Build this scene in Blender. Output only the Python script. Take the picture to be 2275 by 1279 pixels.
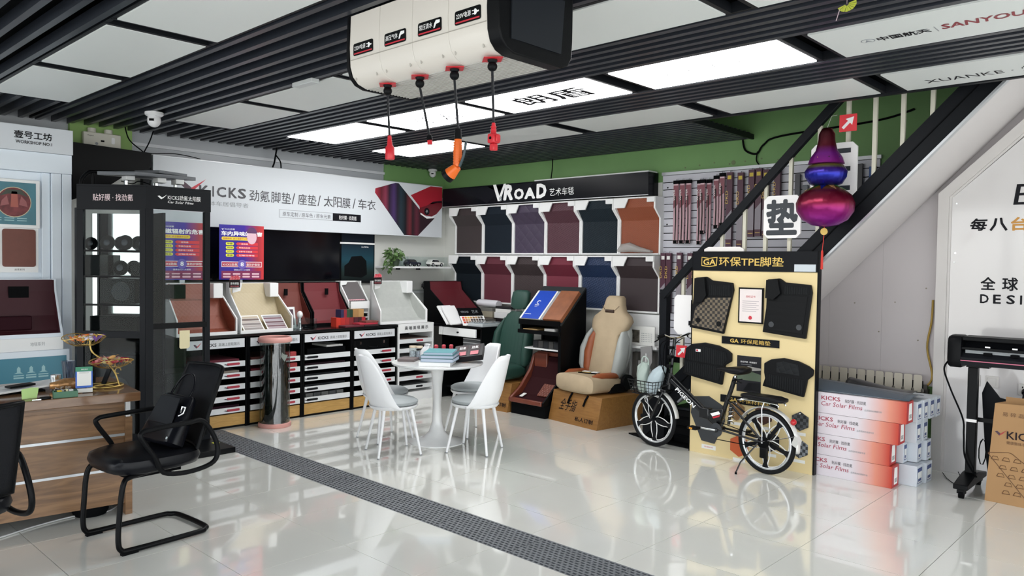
import bpy, bmesh, math, random
from mathutils import Vector, Matrix
random.seed(7)
PI = math.pi
for _o in list(bpy.data.objects): bpy.data.objects.remove(_o)
SC = bpy.context.scene
COL = SC.collection
# ---------------------------------------------------------------- camera
cam = bpy.data.objects.new('camera', bpy.data.cameras.new('camera')); COL.objects.link(cam)
cam.data.sensor_width = 36; cam.data.sensor_fit = 'HORIZONTAL'; cam.data.lens = 27.061
cam.data.clip_start = 0.05; cam.data.clip_end = 200
_A = Vector((0.72643929, 0.6870759, 0.01458271)); _B = Vector((-0.03138074, 0.01196625, 0.99943587)); _C = Vector((-0.6865138, 0.7264871, -0.0302537))
_m = Matrix.Identity(4)
for i in range(3):
    _m[i][0] = _A[i]; _m[i][1] = _B[i]; _m[i][2] = -_C[i]
_m.translation = Vector((4.14563495, -3.61618641, 1.56082162))
cam.matrix_world = _m
SC.camera = cam
# ---------------------------------------------------------------- world, exposure, daylight
w = bpy.data.worlds.new('daylight'); SC.world = w; w.use_nodes = True
nt = w.node_tree; nt.nodes.clear()
_out = nt.nodes.new('ShaderNodeOutputWorld'); _bg = nt.nodes.new('ShaderNodeBackground')
_tc = nt.nodes.new('ShaderNodeTexCoord'); _sx = nt.nodes.new('ShaderNodeSeparateXYZ'); _rp = nt.nodes.new('ShaderNodeValToRGB')
nt.links.new(_tc.outputs['Generated'], _sx.inputs[0]); nt.links.new(_sx.outputs['Z'], _rp.inputs[0])
_rp.color_ramp.elements[0].position = 0.0; _rp.color_ramp.elements[0].color = (0.55, 0.55, 0.53, 1)
_rp.color_ramp.elements[1].position = 0.35; _rp.color_ramp.elements[1].color = (0.86, 0.93, 1.0, 1)
nt.links.new(_rp.outputs[0], _bg.inputs[0]); nt.links.new(_bg.outputs[0], _out.inputs[0])
_bg.inputs[1].default_value = 2.3
vs = SC.view_settings
SC.display_settings.display_device = 'sRGB'
vs.view_transform = 'Standard'; vs.look = 'None'; vs.exposure = 1.42; vs.gamma = 1.0; vs.use_curve_mapping = False
LAMP = 4.2   # strength of the lit ceiling panels
# ---------------------------------------------------------------- materials
MATS = {}
def s2l(c):
    return tuple((x/12.92 if x <= 0.04045 else ((x+0.055)/1.055)**2.4) for x in c)
def rgb(h):
    return s2l(tuple(int(h[i:i+2], 16)/255 for i in (0, 2, 4)))
def mat(name, h, rough=0.5, metal=0.0, noise=0.0, nscale=20, bump=0.0, bscale=200, spec=0.5, coat=0.0, emit=0.0, alpha=None):
    if name in MATS: return MATS[name]
    m = bpy.data.materials.new(name); MATS[name] = m; m.use_nodes = True
    t = m.node_tree; b = t.nodes['Principled BSDF']
    c = rgb(h) if isinstance(h, str) else h
    if max(c) < 0.035 and rough > 0.2 and not metal: spec *= 0.3
    b.inputs['Base Color'].default_value = (*c, 1); b.inputs['Roughness'].default_value = rough
    b.inputs['Metallic'].default_value = metal; b.inputs['Specular IOR Level'].default_value = spec
    if coat: b.inputs['Coat Weight'].default_value = coat; b.inputs['Coat Roughness'].default_value = 0.05
    if emit: b.inputs['Emission Color'].default_value = (*c, 1); b.inputs['Emission Strength'].default_value = emit
    if alpha is not None: b.inputs['Alpha'].default_value = alpha
    if noise or bump:
        tc = t.nodes.new('ShaderNodeTexCoord')
    if noise:
        n = t.nodes.new('ShaderNodeTexNoise'); n.inputs['Scale'].default_value = nscale; n.inputs['Detail'].default_value = 4
        t.links.new(tc.outputs['Object'], n.inputs['Vector'])
        r = t.nodes.new('ShaderNodeValToRGB')
        r.color_ramp.elements[0].position = 0.3; r.color_ramp.elements[1].position = 0.7
        r.color_ramp.elements[0].color = (*[x*(1-noise) for x in c], 1)
        r.color_ramp.elements[1].color = (*[min(1, x*(1+noise)) for x in c], 1)
        t.links.new(n.outputs['Fac'], r.inputs[0]); t.links.new(r.outputs[0], b.inputs['Base Color'])
    if bump:
        n = t.nodes.new('ShaderNodeTexNoise'); n.inputs['Scale'].default_value = bscale
        t.links.new(tc.outputs['Object'], n.inputs['Vector'])
        bp = t.nodes.new('ShaderNodeBump'); bp.inputs['Strength'].default_value = bump; bp.inputs['Distance'].default_value = 0.002
        t.links.new(n.outputs['Fac'], bp.inputs['Height']); t.links.new(bp.outputs[0], b.inputs['Normal'])
    return m
def wood(name, h1, h2, axis=0, scale=2.2, rough=0.45, stretch=10):
    if name in MATS: return MATS[name]
    m = mat(name, h1, rough); t = m.node_tree; b = t.nodes['Principled BSDF']
    tc = t.nodes.new('ShaderNodeTexCoord'); mp = t.nodes.new('ShaderNodeMapping')
    sc = [stretch]*3; sc[axis] = 1.0; mp.inputs['Scale'].default_value = sc
    n = t.nodes.new('ShaderNodeTexNoise'); n.inputs['Scale'].default_value = scale; n.inputs['Detail'].default_value = 6; n.inputs['Distortion'].default_value = 1.5
    r = t.nodes.new('ShaderNodeValToRGB'); r.color_ramp.elements[0].position = 0.35; r.color_ramp.elements[1].position = 0.66
    r.color_ramp.elements[0].color = (*rgb(h1), 1); r.color_ramp.elements[1].color = (*rgb(h2), 1)
    t.links.new(tc.outputs['Object'], mp.inputs[0]); t.links.new(mp.outputs[0], n.inputs['Vector'])
    t.links.new(n.outputs['Fac'], r.inputs[0]); t.links.new(r.outputs[0], b.inputs['Base Color'])
    return m
def quilt(name, h, scale=40, kind='weave', rough=0.45, axes='xz', depth=0.004, h2=None):
    """leather or mat cloth with a woven / diamond / ribbed relief"""
    if name in MATS: return MATS[name]
    m = mat(name, h, rough); t = m.node_tree; b = t.nodes['Principled BSDF']
    tc = t.nodes.new('ShaderNodeTexCoord'); sp = t.nodes.new('ShaderNodeSeparateXYZ'); t.links.new(tc.outputs['Object'], sp.inputs[0])
    U = sp.outputs['XYZ'.index(axes[0].upper())]; V = sp.outputs['XYZ'.index(axes[1].upper())]
    def M(op, a, bb=None):
        n = t.nodes.new('ShaderNodeMath'); n.operation = op
        for i, x in enumerate((a, bb)):
            if x is None: continue
            if isinstance(x, (int, float)): n.inputs[i].default_value = x
            else: t.links.new(x, n.inputs[i])
        return n.outputs[0]
    if kind in ('diamond', 'weave'):
        if kind == 'diamond':
            p = M('ADD', U, V); q = M('SUBTRACT', U, V)
        else: p, q = M('ADD', U, M('MULTIPLY', V, 0.5)), M('SUBTRACT', V, M('MULTIPLY', U, 0.5))
        a = M('ABSOLUTE', M('SINE', M('MULTIPLY', p, scale))); c = M('ABSOLUTE', M('SINE', M('MULTIPLY', q, scale)))
        hgt = M('POWER', M('MULTIPLY', a, c), 0.5)
    elif kind == 'check':
        hgt = M('GREATER_THAN', M('MULTIPLY', M('SINE', M('MULTIPLY', U, scale)), M('SINE', M('MULTIPLY', V, scale))), 0.0)
    else:
        hgt = M('ABSOLUTE', M('SINE', M('MULTIPLY', U, scale)))
    bp = t.nodes.new('ShaderNodeBump'); bp.inputs['Strength'].default_value = 0.8; bp.inputs['Distance'].default_value = depth
    t.links.new(hgt, bp.inputs['Height']); t.links.new(bp.outputs[0], b.inputs['Normal'])
    if h2:
        r = t.nodes.new('ShaderNodeValToRGB'); r.color_ramp.elements[0].color = (*rgb(h), 1); r.color_ramp.elements[1].color = (*rgb(h2), 1)
        t.links.new(hgt, r.inputs[0]); t.links.new(r.outputs[0], b.inputs['Base Color'])
    return m
def ramp(name, axis, p0, p1, stops, rough=0.4, metal=0.0, bump=0.0):
    """colour print running along one axis between two coordinates of the object's own space"""
    if name in MATS: return MATS[name]
    m = mat(name, stops[0][1], rough, metal, bump=bump, bscale=25); t = m.node_tree; b = t.nodes['Principled BSDF']
    tc = t.nodes.new('ShaderNodeTexCoord'); sp = t.nodes.new('ShaderNodeSeparateXYZ'); t.links.new(tc.outputs['Object'], sp.inputs[0])
    mr = t.nodes.new('ShaderNodeMapRange'); mr.inputs['From Min'].default_value = p0; mr.inputs['From Max'].default_value = p1
    t.links.new(sp.outputs['XYZ'.index(axis.upper())], mr.inputs['Value'])
    r = t.nodes.new('ShaderNodeValToRGB'); cr = r.color_ramp
    while len(cr.elements) < len(stops): cr.elements.new(0.5)
    for e, (p, h) in zip(cr.elements, stops): e.position = p
    for e, (p, h) in zip(cr.elements, stops): e.color = (*rgb(h), 1)
    t.links.new(mr.outputs[0], r.inputs[0]); t.links.new(r.outputs[0], b.inputs['Base Color'])
    return m
def glassm(name, h='e8f0f0', mix=0.12, rough=0.02):
    """thin sheet glass: mostly clear with a fresnel mirror on top"""
    if name in MATS: return MATS[name]
    m = bpy.data.materials.new(name); MATS[name] = m; m.use_nodes = True; t = m.node_tree; t.nodes.clear()
    o = t.nodes.new('ShaderNodeOutputMaterial'); tr = t.nodes.new('ShaderNodeBsdfTransparent'); g = t.nodes.new('ShaderNodeBsdfGlossy')
    tr.inputs[0].default_value = (*rgb(h), 1); g.inputs['Roughness'].default_value = rough; g.inputs[0].default_value = (1, 1, 1, 1)
    fr = t.nodes.new('ShaderNodeLayerWeight'); fr.inputs[0].default_value = 0.5
    pw = t.nodes.new('ShaderNodeMath'); pw.operation = 'POWER'; pw.inputs[1].default_value = 4.0
    ad = t.nodes.new('ShaderNodeMath'); ad.operation = 'MULTIPLY_ADD'; ad.inputs[1].default_value = 0.6; ad.inputs[2].default_value = mix*0.4; ad.use_clamp = True
    mx = t.nodes.new('ShaderNodeMixShader'); t.links.new(fr.outputs['Facing'], pw.inputs[0]); t.links.new(pw.outputs[0], ad.inputs[0]); t.links.new(ad.outputs[0], mx.inputs[0])
    t.links.new(tr.outputs[0], mx.inputs[1]); t.links.new(g.outputs[0], mx.inputs[2]); t.links.new(mx.outputs[0], o.inputs[0])
    return m
white = mat('white_lacquer', 'e9eaea', 0.35)
whitem = mat('white_matt', 'dfe1e1', 0.6)
black = mat('black_satin', '08090b', 0.35, spec=0.35)
blackm = mat('black_matt', '0a0b0d', 0.7, spec=0.2)
blackpl = mat('black_plastic', '0e0f11', 0.42, bump=0.2, spec=0.35)
darkgrey = mat('dark_grey_metal', '33363b', 0.4)
inkm = mat('black_ink', '14141a', 0.5)
inkw = mat('white_ink', 'f4f4f4', 0.5)
inkg = mat('grey_ink', '8b8f93', 0.5)
inkr = mat('red_ink', 'c02a3a', 0.45)
gold = mat('gold_metal', 'b59a58', 0.35, 0.8)
goldink = mat('gold_ink', 'd8b65c', 0.4)
chrome = mat('chrome', 'd8dadc', 0.15, 1.0)
silver = mat('silver_paint', 'b9bcbf', 0.35, 0.5)
redm = mat('red_plastic', 'c8232f', 0.35)
redsign = mat('red_sign', 'e0323c', 0.5)
glass = glassm('clear_glass', 'eef4f4', 0.02)
tglass = glassm('tinted_glass', 'eef2f2', 0.015)
acryl = glassm('clear_acrylic', 'f2f6f6', 0.05)
paper = mat('paper', 'e6e6e2', 0.7)
# ---------------------------------------------------------------- mesh builder
WL = {}
def wloc(o):
    v = Vector((0, 0, 0))
    while o is not None: v = v + o.location; o = o.parent
    return v
class MB:
    def __init__(s): s.v = []; s.f = []
    def add(s, vs, fs):
        k = len(s.v); s.v += [tuple(v) for v in vs]; s.f += [tuple(i+k for i in f) for f in fs]; return s
    def box(s, x0, x1, y0, y1, z0, z1):
        x0, x1 = min(x0, x1), max(x0, x1); y0, y1 = min(y0, y1), max(y0, y1); z0, z1 = min(z0, z1), max(z0, z1)
        return s.add([(x0,y0,z0),(x1,y0,z0),(x1,y1,z0),(x0,y1,z0),(x0,y0,z1),(x1,y0,z1),(x1,y1,z1),(x0,y1,z1)],
                     [(0,3,2,1),(4,5,6,7),(0,1,5,4),(1,2,6,5),(2,3,7,6),(3,0,4,7)])
    def obox(s, c, X, Y, Z):
        """box from centre and three half-axis vectors"""
        c, X, Y, Z = Vector(c), Vector(X), Vector(Y), Vector(Z)
        P = [c-X-Y-Z, c+X-Y-Z, c+X+Y-Z, c-X+Y-Z, c-X-Y+Z, c+X-Y+Z, c+X+Y+Z, c-X+Y+Z]
        return s.add(P, [(0,3,2,1),(4,5,6,7),(0,1,5,4),(1,2,6,5),(2,3,7,6),(3,0,4,7)])
    def bar(s, p0, p1, wd, ht, up=(0, 0, 1)):
        p0, p1 = Vector(p0), Vector(p1); d = (p1-p0); L = d.length/2; d.normalize(); u = Vector(up)
        sd = d.cross(u); sd.normalize(); u2 = sd.cross(d)
        return s.obox((p0+p1)/2, d*L, sd*(wd/2), u2*(ht/2))
    def prism(s, pts, axis, a0, a1):
        if a0 > a1: a0, a1 = a1, a0
        n = len(pts)
        def P(p, a): return {'x': (a, p[0], p[1]), 'y': (p[0], a, p[1]), 'z': (p[0], p[1], a)}[axis]
        ar = sum(pts[i][0]*pts[(i+1) % n][1]-pts[(i+1) % n][0]*pts[i][1] for i in range(n))
        pts = list(pts)
        if (ar > 0) == (axis == 'y'): pts = pts[::-1]
        vs = [P(p, a0) for p in pts]+[P(p, a1) for p in pts]
        return s.add(vs, [tuple(range(n-1, -1, -1)), tuple(range(n, 2*n))]+[(i, (i+1) % n, n+(i+1) % n, n+i) for i in range(n)])
    def plate(s, pts, O, R, U, t):
        """flat outline (u,v) in the frame O,R,U with thickness t along R x U"""
        O, R, U = Vector(O), Vector(R), Vector(U); N = R.cross(U)*t; n = len(pts)
        ar = sum(pts[i][0]*pts[(i+1) % n][1]-pts[(i+1) % n][0]*pts[i][1] for i in range(n))
        if ar < 0: pts = list(pts)[::-1]
        a = [O+R*p[0]+U*p[1] for p in pts]; b = [q+N for q in a]
        return s.add(a+b, [tuple(range(n-1, -1, -1)), tuple(range(n, 2*n))]+[(i, (i+1) % n, n+(i+1) % n, n+i) for i in range(n)])
    def cyl(s, p0, p1, r0, r1=None, n=14):
        r1 = r0 if r1 is None else r1
        p0, p1 = Vector(p0), Vector(p1); d = (p1-p0).normalized()
        a = d.cross(Vector((0, 0, 1)) if abs(d.z) < 0.9 else Vector((1, 0, 0))).normalized(); b = d.cross(a)
        vs = []
        for p, r in ((p0, r0), (p1, r1)):
            vs += [p+(a*math.cos(2*PI*i/n)+b*math.sin(2*PI*i/n))*r for i in range(n)]
        return s.add(vs, [tuple(range(n-1, -1, -1)), tuple(range(n, 2*n))]+[(i, (i+1) % n, n+(i+1) % n, n+i) for i in range(n)])
    def tube(s, pts, r, n=8, closed=False):
        pts = [Vector(p) for p in pts]; N = len(pts); vs = []; prev = None
        for i, p in enumerate(pts):
            if closed: d = (pts[(i+1) % N]-pts[i-1])
            else: d = pts[min(i+1, N-1)]-pts[max(i-1, 0)]
            d.normalize()
            if prev is None: a = d.cross(Vector((0, 0, 1)) if abs(d.z) < 0.9 else Vector((1, 0, 0)))
            else: a = prev-d*prev.dot(d)
            a.normalize(); prev = a; b = d.cross(a); rr = r[i] if isinstance(r, (list, tuple)) else r
            vs += [p+(a*math.cos(2*PI*j/n)+b*math.sin(2*PI*j/n))*rr for j in range(n)]
        fs = []
        for i in range(N if closed else N-1):
            k = (i+1) % N
            fs += [(i*n+j, i*n+(j+1) % n, k*n+(j+1) % n, k*n+j) for j in range(n)]
        if not closed: fs += [tuple(range(n-1, -1, -1)), tuple((N-1)*n+j for j in range(n))]
        return s.add(vs, fs)
    def lathe(s, prof, c=(0, 0, 0), n=24, sx=1, sy=1, fn=None):
        vs = []; N = len(prof)
        for (r, z) in prof:
            for j in range(n):
                a = 2*PI*j/n; rr = r*(fn(a, z) if fn else 1)
                vs.append((c[0]+rr*math.cos(a)*sx, c[1]+rr*math.sin(a)*sy, c[2]+z))
        fs = [(i*n+j, i*n+(j+1) % n, (i+1)*n+(j+1) % n, (i+1)*n+j) for i in range(N-1) for j in range(n)]
        if prof[0][0] > 1e-5: fs.append(tuple(range(n-1, -1, -1)))
        if prof[-1][0] > 1e-5: fs.append(tuple((N-1)*n+j for j in range(n)))
        return s.add(vs, fs)
    def loft(s, secs, n=20, e=2.6, axis='z'):
        """sections (t, c1, c2, h1, h2): superellipse of half sizes h1,h2 centred c1,c2 at height t"""
        vs = []
        for (t, c1, c2, h1, h2) in secs:
            for j in range(n):
                a = 2*PI*j/n; c, q = math.cos(a), math.sin(a)
                u = c1+h1*math.copysign(abs(c)**(2/e), c); v = c2+h2*math.copysign(abs(q)**(2/e), q)
                vs.append({'z': (u, v, t), 'y': (u, t, v), 'x': (t, u, v)}[axis])
        N = len(secs)
        fs = [(i*n+j, i*n+(j+1) % n, (i+1)*n+(j+1) % n, (i+1)*n+j) for i in range(N-1) for j in range(n)]
        fs += [tuple(range(n-1, -1, -1)), tuple((N-1)*n+j for j in range(n))]
        return s.add(vs, fs)
    def ball(s, c, rx, ry=None, rz=None, n=14, m=8):
        ry = rx if ry is None else ry; rz = rx if rz is None else rz
        return s.lathe([(max(1e-6, math.sin(PI*i/m)), -math.cos(PI*i/m)*rz) for i in range(m+1)], c, n, rx, ry)
    def grid(s, fn, nu, nv, double=False):
        vs = [fn(i/nu, j/nv) for i in range(nu+1) for j in range(nv+1)]
        return s.add(vs, [(i*(nv+1)+j, (i+1)*(nv+1)+j, (i+1)*(nv+1)+j+1, i*(nv+1)+j+1) for i in range(nu) for j in range(nv)])
    def xf(s, M):
        s.v = [tuple(M @ Vector(v)) for v in s.v]; return s
    def build(s, name, m, parent=None, smooth=False, bevel=0, local=False, solid=0, sub=0, label=None):
        off = Vector((0, 0, 0)) if (local or parent is None) else wloc(parent)
        me = bpy.data.meshes.new(name)
        me.from_pydata([(v[0]-off.x, v[1]-off.y, v[2]-off.z) for v in s.v], [], s.f); me.materials.append(m)
        bm = bmesh.new(); bm.from_mesh(me); bmesh.ops.recalc_face_normals(bm, faces=bm.faces); bm.to_mesh(me); bm.free()
        o = bpy.data.objects.new(name, me); COL.objects.link(o)
        if parent is not None: o.parent = parent
        if smooth or bevel:
            for p in me.polygons: p.use_smooth = True
            me.set_sharp_from_angle(angle=math.radians(50 if not bevel else 80))
        if solid: q = o.modifiers.new('s', 'SOLIDIFY'); q.thickness = solid; q.offset = 0
        if sub: q = o.modifiers.new('u', 'SUBSURF'); q.levels = sub; q.render_levels = sub
        if bevel: q = o.modifiers.new('b', 'BEVEL'); q.width = bevel; q.segments = 2; q.limit_method = 'ANGLE'; q.angle_limit = 0.6
        if label: o['label'] = label
        return o
def thing(name, label, cat, loc=(0, 0, 0), rz=0, group=None):
    o = bpy.data.objects.new(name, None); COL.objects.link(o); o.empty_display_size = 0.1
    o.location = loc; o.rotation_euler = (0, 0, rz); o['label'] = label; o['category'] = cat
    if group: o['group'] = group
    return o
def tag(o, label, cat, group=None):
    o['label'] = label; o['category'] = cat
    if group: o['group'] = group
    return o
def struct(o, label=None):
    o['kind'] = 'structure'
    if label: o['label'] = label
    return o
def dup(root, loc, rz=None, label=None):
    r = root.copy(); COL.objects.link(r); r.location = loc
    if rz is not None: r.rotation_euler = (0, 0, rz)
    if label: r['label'] = label
    for ch in list(root.children):
        c = ch.copy(); COL.objects.link(c); c.parent = r
        for g in list(ch.children):
            d = g.copy(); COL.objects.link(d); d.parent = c
    return r
FX = {}
def txt(s, O, R, U, wd, ht, m, parent, ext=0.0012, shear=0.0, bold=0.0, local=False, name='lettering', fit=True, heavy=0.0):
    """lettering: string set in the frame O (bottom left), R (reading direction), U (up), fitted to wd x ht"""
    heavy = heavy or bold*0.8
    c = bpy.data.curves.new('t', 'FONT'); c.body = s; c.size = 1; c.resolution_u = 2; c.shear = shear; c.dimensions = '2D'; c.fill_mode = 'FRONT'
    o = bpy.data.objects.new('t', c); COL.objects.link(o)
    dg = bpy.context.evaluated_depsgraph_get(); me = bpy.data.meshes.new_from_object(o.evaluated_get(dg))
    bpy.data.objects.remove(o); bpy.data.curves.remove(c)
    me.name = name
    if heavy:
        vv = [tuple(v.co) for v in me.vertices]; ff = [tuple(p.vertices) for p in me.polygons]; V2 = []; F2 = []
        for k in range(13 if heavy > 0.028 else 9):
            nk = 12 if heavy > 0.028 else 8; dx, dy = (0, 0) if k == nk else (heavy*math.cos(k*2*PI/nk), heavy*math.sin(k*2*PI/nk)); b0 = len(V2)
            V2 += [(x+dx, y+dy, 0.00004*(k+1)) for x, y, z in vv]; F2 += [tuple(i+b0 for i in f) for f in ff]
        me = bpy.data.meshes.new(name); me.from_pydata(V2, [], F2)
    O, R, U = Vector(O), Vector(R).normalized(), Vector(U).normalized(); N = R.cross(U)
    if not me.vertices: return None
    xs = [v.co.x for v in me.vertices]; ys = [v.co.y for v in me.vertices]
    x0, x1, y0, y1 = min(xs), max(xs), min(ys), max(ys)
    sx = wd/max(1e-6, x1-x0); sy = ht/max(1e-6, y1-y0)
    if not fit: sx = sy = min(sx, sy)
    off = Vector((0, 0, 0)) if (local or parent is None) else wloc(parent)
    for v in me.vertices:
        p = O+R*((v.co.x-x0)*sx)+U*((v.co.y-y0)*sy)+N*(ext+v.co.z)-off; v.co = p
    me.materials.clear(); me.materials.append(m)
    ob = bpy.data.objects.new(name, me); COL.objects.link(ob)
    if parent is not None: ob.parent = parent
    return ob
def plate(pts, O, R, U, t, m, parent, name='print', local=False):
    return MB().plate(pts, O, Vector(R).normalized(), Vector(U).normalized(), t).build(name, m, parent, local=local)
def rect(O, R, U, w_, h_, t, m, parent, name='print', local=False):
    return plate([(0, 0), (w_, 0), (w_, h_), (0, h_)], O, R, U, t, m, parent, name, local)
def rrect(w_, h_, r, k=4, u0=0, v0=0):
    P = []
    for cx, cy, a0 in ((w_-r, r, -90), (w_-r, h_-r, 0), (r, h_-r, 90), (r, r, 180)):
        for i in range(k+1):
            a = math.radians(a0+90*i/k); P.append((u0+cx+r*math.cos(a), v0+cy+r*math.sin(a)))
    return P
def check(O, R, U, wd, ht, parent, ml=None, mr=None, local=False, ext=0.002):
    """tick-shaped emblem in two strokes"""
    ml = ml or mat('emblem_dark', '4a3040', 0.5); mr = mr or inkr
    S = lambda P: [(a*wd, b*ht) for a, b in P]
    plate(S([(0, .62), (.20, .72), (.47, .34), (.38, 0)]), O, R, U, ext, ml, parent, 'emblem', local)
    plate(S([(.38, 0), (.47, .34), (1, 1), (.62, .30)]), O, R, U, ext*1.2, mr, parent, 'emblem', local)
def arc(c, r, a0, a1, n, plane='xz', k=0.0):
    P = []
    for i in range(n+1):
        a = math.radians(a0+(a1-a0)*i/n); u, v = c[0]+r*math.cos(a), c[1]+r*math.sin(a)
        P.append({'xz': (u, k, v), 'yz': (k, u, v), 'xy': (u, v, k)}[plane])
    return P
def smooth_path(pts, k=6, closed=False):
    pts = [Vector(p) for p in pts]; N = len(pts); out = []
    rng = range(N) if closed else range(N-1)
    for i in rng:
        if closed: p0, p1, p2, p3 = pts[i-1], pts[i], pts[(i+1) % N], pts[(i+2) % N]
        else: p0, p1, p2, p3 = pts[max(i-1, 0)], pts[i], pts[i+1], pts[min(i+2, N-1)]
        for j in range(k):
            t = j/k
            out.append(0.5*((2*p1)+(-p0+p2)*t+(2*p0-5*p1+4*p2-p3)*t*t+(-p0+3*p1-3*p2+p3)*t**3))
    if not closed: out.append(pts[-1])
    return out
X_, Y_, Z_ = Vector((1, 0, 0)), Vector((0, 1, 0)), Vector((0, 0, 1))
XW, YW, CH = -3.5, 3.15, 2.76     # long wall, back wall, slat ceiling height
# ================================================================ FLOOR
tilem = mat('polished_porcelain', 'e8e8e1', 0.12, noise=0.03, nscale=1.6, spec=0.6, coat=1.0)
tilem.node_tree.nodes['Principled BSDF'].inputs['Coat Roughness'].default_value = 0.025; tilem.node_tree.nodes['Principled BSDF'].inputs['Coat IOR'].default_value = 1.6
grout = mat('grout', '4a4945', 0.8)
floor = MB().box(XW-0.1, 9, -9, YW+0.1, -0.06, -0.012).build('floor', grout); struct(floor, 'polished off-white tiled shop floor')
TX = [XW+0.1*0-0.1+0.6*i for i in range(14)]
TX = [-3.6+0.6*i for i in range(14)]
def tile_mesh(wx, wy):
    b = MB().box(0.0018, wx-0.0018, 0.0018, wy-0.0018, -0.011, 0.0)
    me = bpy.data.meshes.new('tile'); me.from_pydata(b.v, [], b.f); me.materials.append(tilem); return me
_rows = [(-0.31, 0.0)]+[(0.6*i, 0.6*(i+1)) for i in range(5)]+[(3.0, YW)]+[(-1.18, -0.62)]+[(-1.18-0.6*(i+1), -1.18-0.6*i) for i in range(4)]
_cache = {}
for (y0, y1) in _rows:
    for i in range(13):
        k = round(y1-y0, 3)
        if k not in _cache: _cache[k] = tile_mesh(0.6, y1-y0)
        o = bpy.data.objects.new('tile', _cache[k]); COL.objects.link(o); o.parent = floor; o.location = (TX[i], y0, 0)
b = MB(); b.box(4.2, 9, -9, YW, -0.011, 0); b.box(-3.5, 4.2, -9, -3.58, -0.011, 0)
b.build('outer_paving', tilem, floor)
# drain channel with perforated plastic gratings
drain = thing('drain_channel', 'long grey perforated drain grating let into the tiled floor', 'drain', (0, -0.465, -0.01)); 
MB().box(-3.5, 4.2, -0.62, -0.31, -0.0118, -0.0095).build('channel', blackm, drain)
gratem = mat('grate_grey', '6d7074', 0.55, noise=0.12, nscale=8)
gm = MB()
nl, L_, W_ = 11, 0.6, 0.305
for i in range(nl+1):
    y = -W_/2+W_*i/nl; gm.box(0.002, L_-0.002, y-0.0065, y+0.0065, 0, 0.009)
for i in range(nl):
    y0 = -W_/2+W_*i/nl
    for j in range(17):
        x = (j+0.5*(i % 2))*L_/16.5
        if x < L_-0.012: gm.box(max(0.002, x-0.0055), x+0.0055, y0+0.0065, y0+W_/nl-0.0065, 0, 0.0085)
gm.box(0.0, 0.008, -W_/2, W_/2, 0, 0.0085)
me = bpy.data.meshes.new('grate'); me.from_pydata(gm.v, [], gm.f); me.materials.append(gratem)
for i in range(13):
    o = bpy.data.objects.new('grate', me); COL.objects.link(o); o.parent = drain; o.location = (-3.6+0.6*i+0.1, 0, 0.0)
# ================================================================ WALLS
greenm = mat('green_wall_paint', '70985e', 0.6, noise=0.05, nscale=3)
silverw = mat('pale_grey_wall_panel', 'a4a8ad', 0.35)
wallwhite = mat('white_wall_panel', 'cfd0cb', 0.45)
wl = MB().box(XW-0.12, XW, -7, YW+0.12, 0, 3.6).build('wall_left', silverw); struct(wl)
wb = MB().box(XW, 7.5, YW, YW+0.12, 0, 3.6).build('wall_back', greenm); struct(wb)
o = MB().box(XW, XW+0.02, -0.9, 2.16, 2.635, 2.665).build('cornice_strip', mat('cornice', 'c9ccd0', 0.4), wl)
o = MB().box(XW, XW+0.015, 2.16, YW, 0.0, 2.95).build('green_wall_face', greenm, wl)
MB().box(XW, XW+0.05, -1.33, -0.80, 0.0, 2.42).build('pilaster_base', wallwhite, wl)
o = MB().box(XW, XW+0.05, -1.33, -0.80, 2.42, 2.95).build('green_pilaster', mat('pilaster_green', '86a860', 0.6), wl)
o = MB().box(XW+0.016, XW+0.03, -0.8, YW-0.012, 0.0, 2.42).build('wall_panel', wallwhite, wl)
o = MB().box(XW+0.03, -0.15, YW-0.012, YW, 0.0, 2.42).build('wall_panel', wallwhite, wb)
# unseen shop front frame behind the photographer: dark mullions and beam added for reflections
sf = MB().box(7.30, 7.42, -7, YW, 2.75, 3.3).build('reflection_beam', blackm); struct(sf); sf.name = 'trim_1'
for y in (-6.5, -4.6, -2.7, -0.8, 1.1): MB().box(7.32, 7.40, y-0.05, y+0.05, 0, 2.75).build('reflection_mullion', blackm, sf)
sf = MB().box(XW, 7.4, -7.05, -6.93, 2.75, 3.3).build('reflection_beam', blackm); struct(sf); sf.name = 'trim_2'
for x in (-3.0, -1.0, 1.0, 3.0, 5.0): MB().box(x-0.05, x+0.05, -7.03, -6.95, 0, 2.75).build('reflection_mullion', blackm, sf)
# ================================================================ CEILING
slab = MB().box(XW, 7.5, -7, YW, 3.02, 3.08); slab.box(XW-0.1, 7.5, -7, 1.95, 2.96, 3.02)
ceiling = MB().box(XW, 7.5, -7, YW, 3.55, 3.6).build('ceiling', blackm); struct(ceiling)
MB().box(XW, 7.5, -7, 1.99, 3.0, 3.04).build('void_lining', blackm, ceiling)
MB().box(XW, 0.85, 1.99, YW, 3.0, 3.04).build('void_lining', blackm, ceiling)
slatm = mat('ceiling_slat_metal', '2c2f36', 0.33)
def slat(y, x0, x1, w_=0.036, h_=0.062, z=CH):
    o = MB().box(x0, x1, y-w_/2, y+w_/2, z, z+h_).build('ceiling_slat', slatm, ceiling)
def zone(y0, y1, n, x0, x1, **k):
    for i in range(n): slat(y0+(y1-y0)*(i+0.5)/n, x0, x1, **k)
zone(-1.635, -0.76, 7, XW, 7.4); zone(-0.245, 0.31, 6, XW, 7.4, w_=0.04); zone(0.85, 1.40, 6, XW, 7.4, w_=0.04)
zone(1.97, YW-0.01, 14, XW, 0.80, w_=0.034)
zone(-4.0, -2.155, 14, XW, 7.4)
for y0, y1, n, xe in ((-2.155, -1.635, 4, -2.49), (-0.76, -0.245, 4, -2.62), (0.31, 0.85, 5, -2.66), (1.40, 1.93, 5, -2.76)):
    zone(y0, y1, n, XW, xe)
panelm = mat('ceiling_panel_white', 'd9dcda', 0.45)
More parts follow.
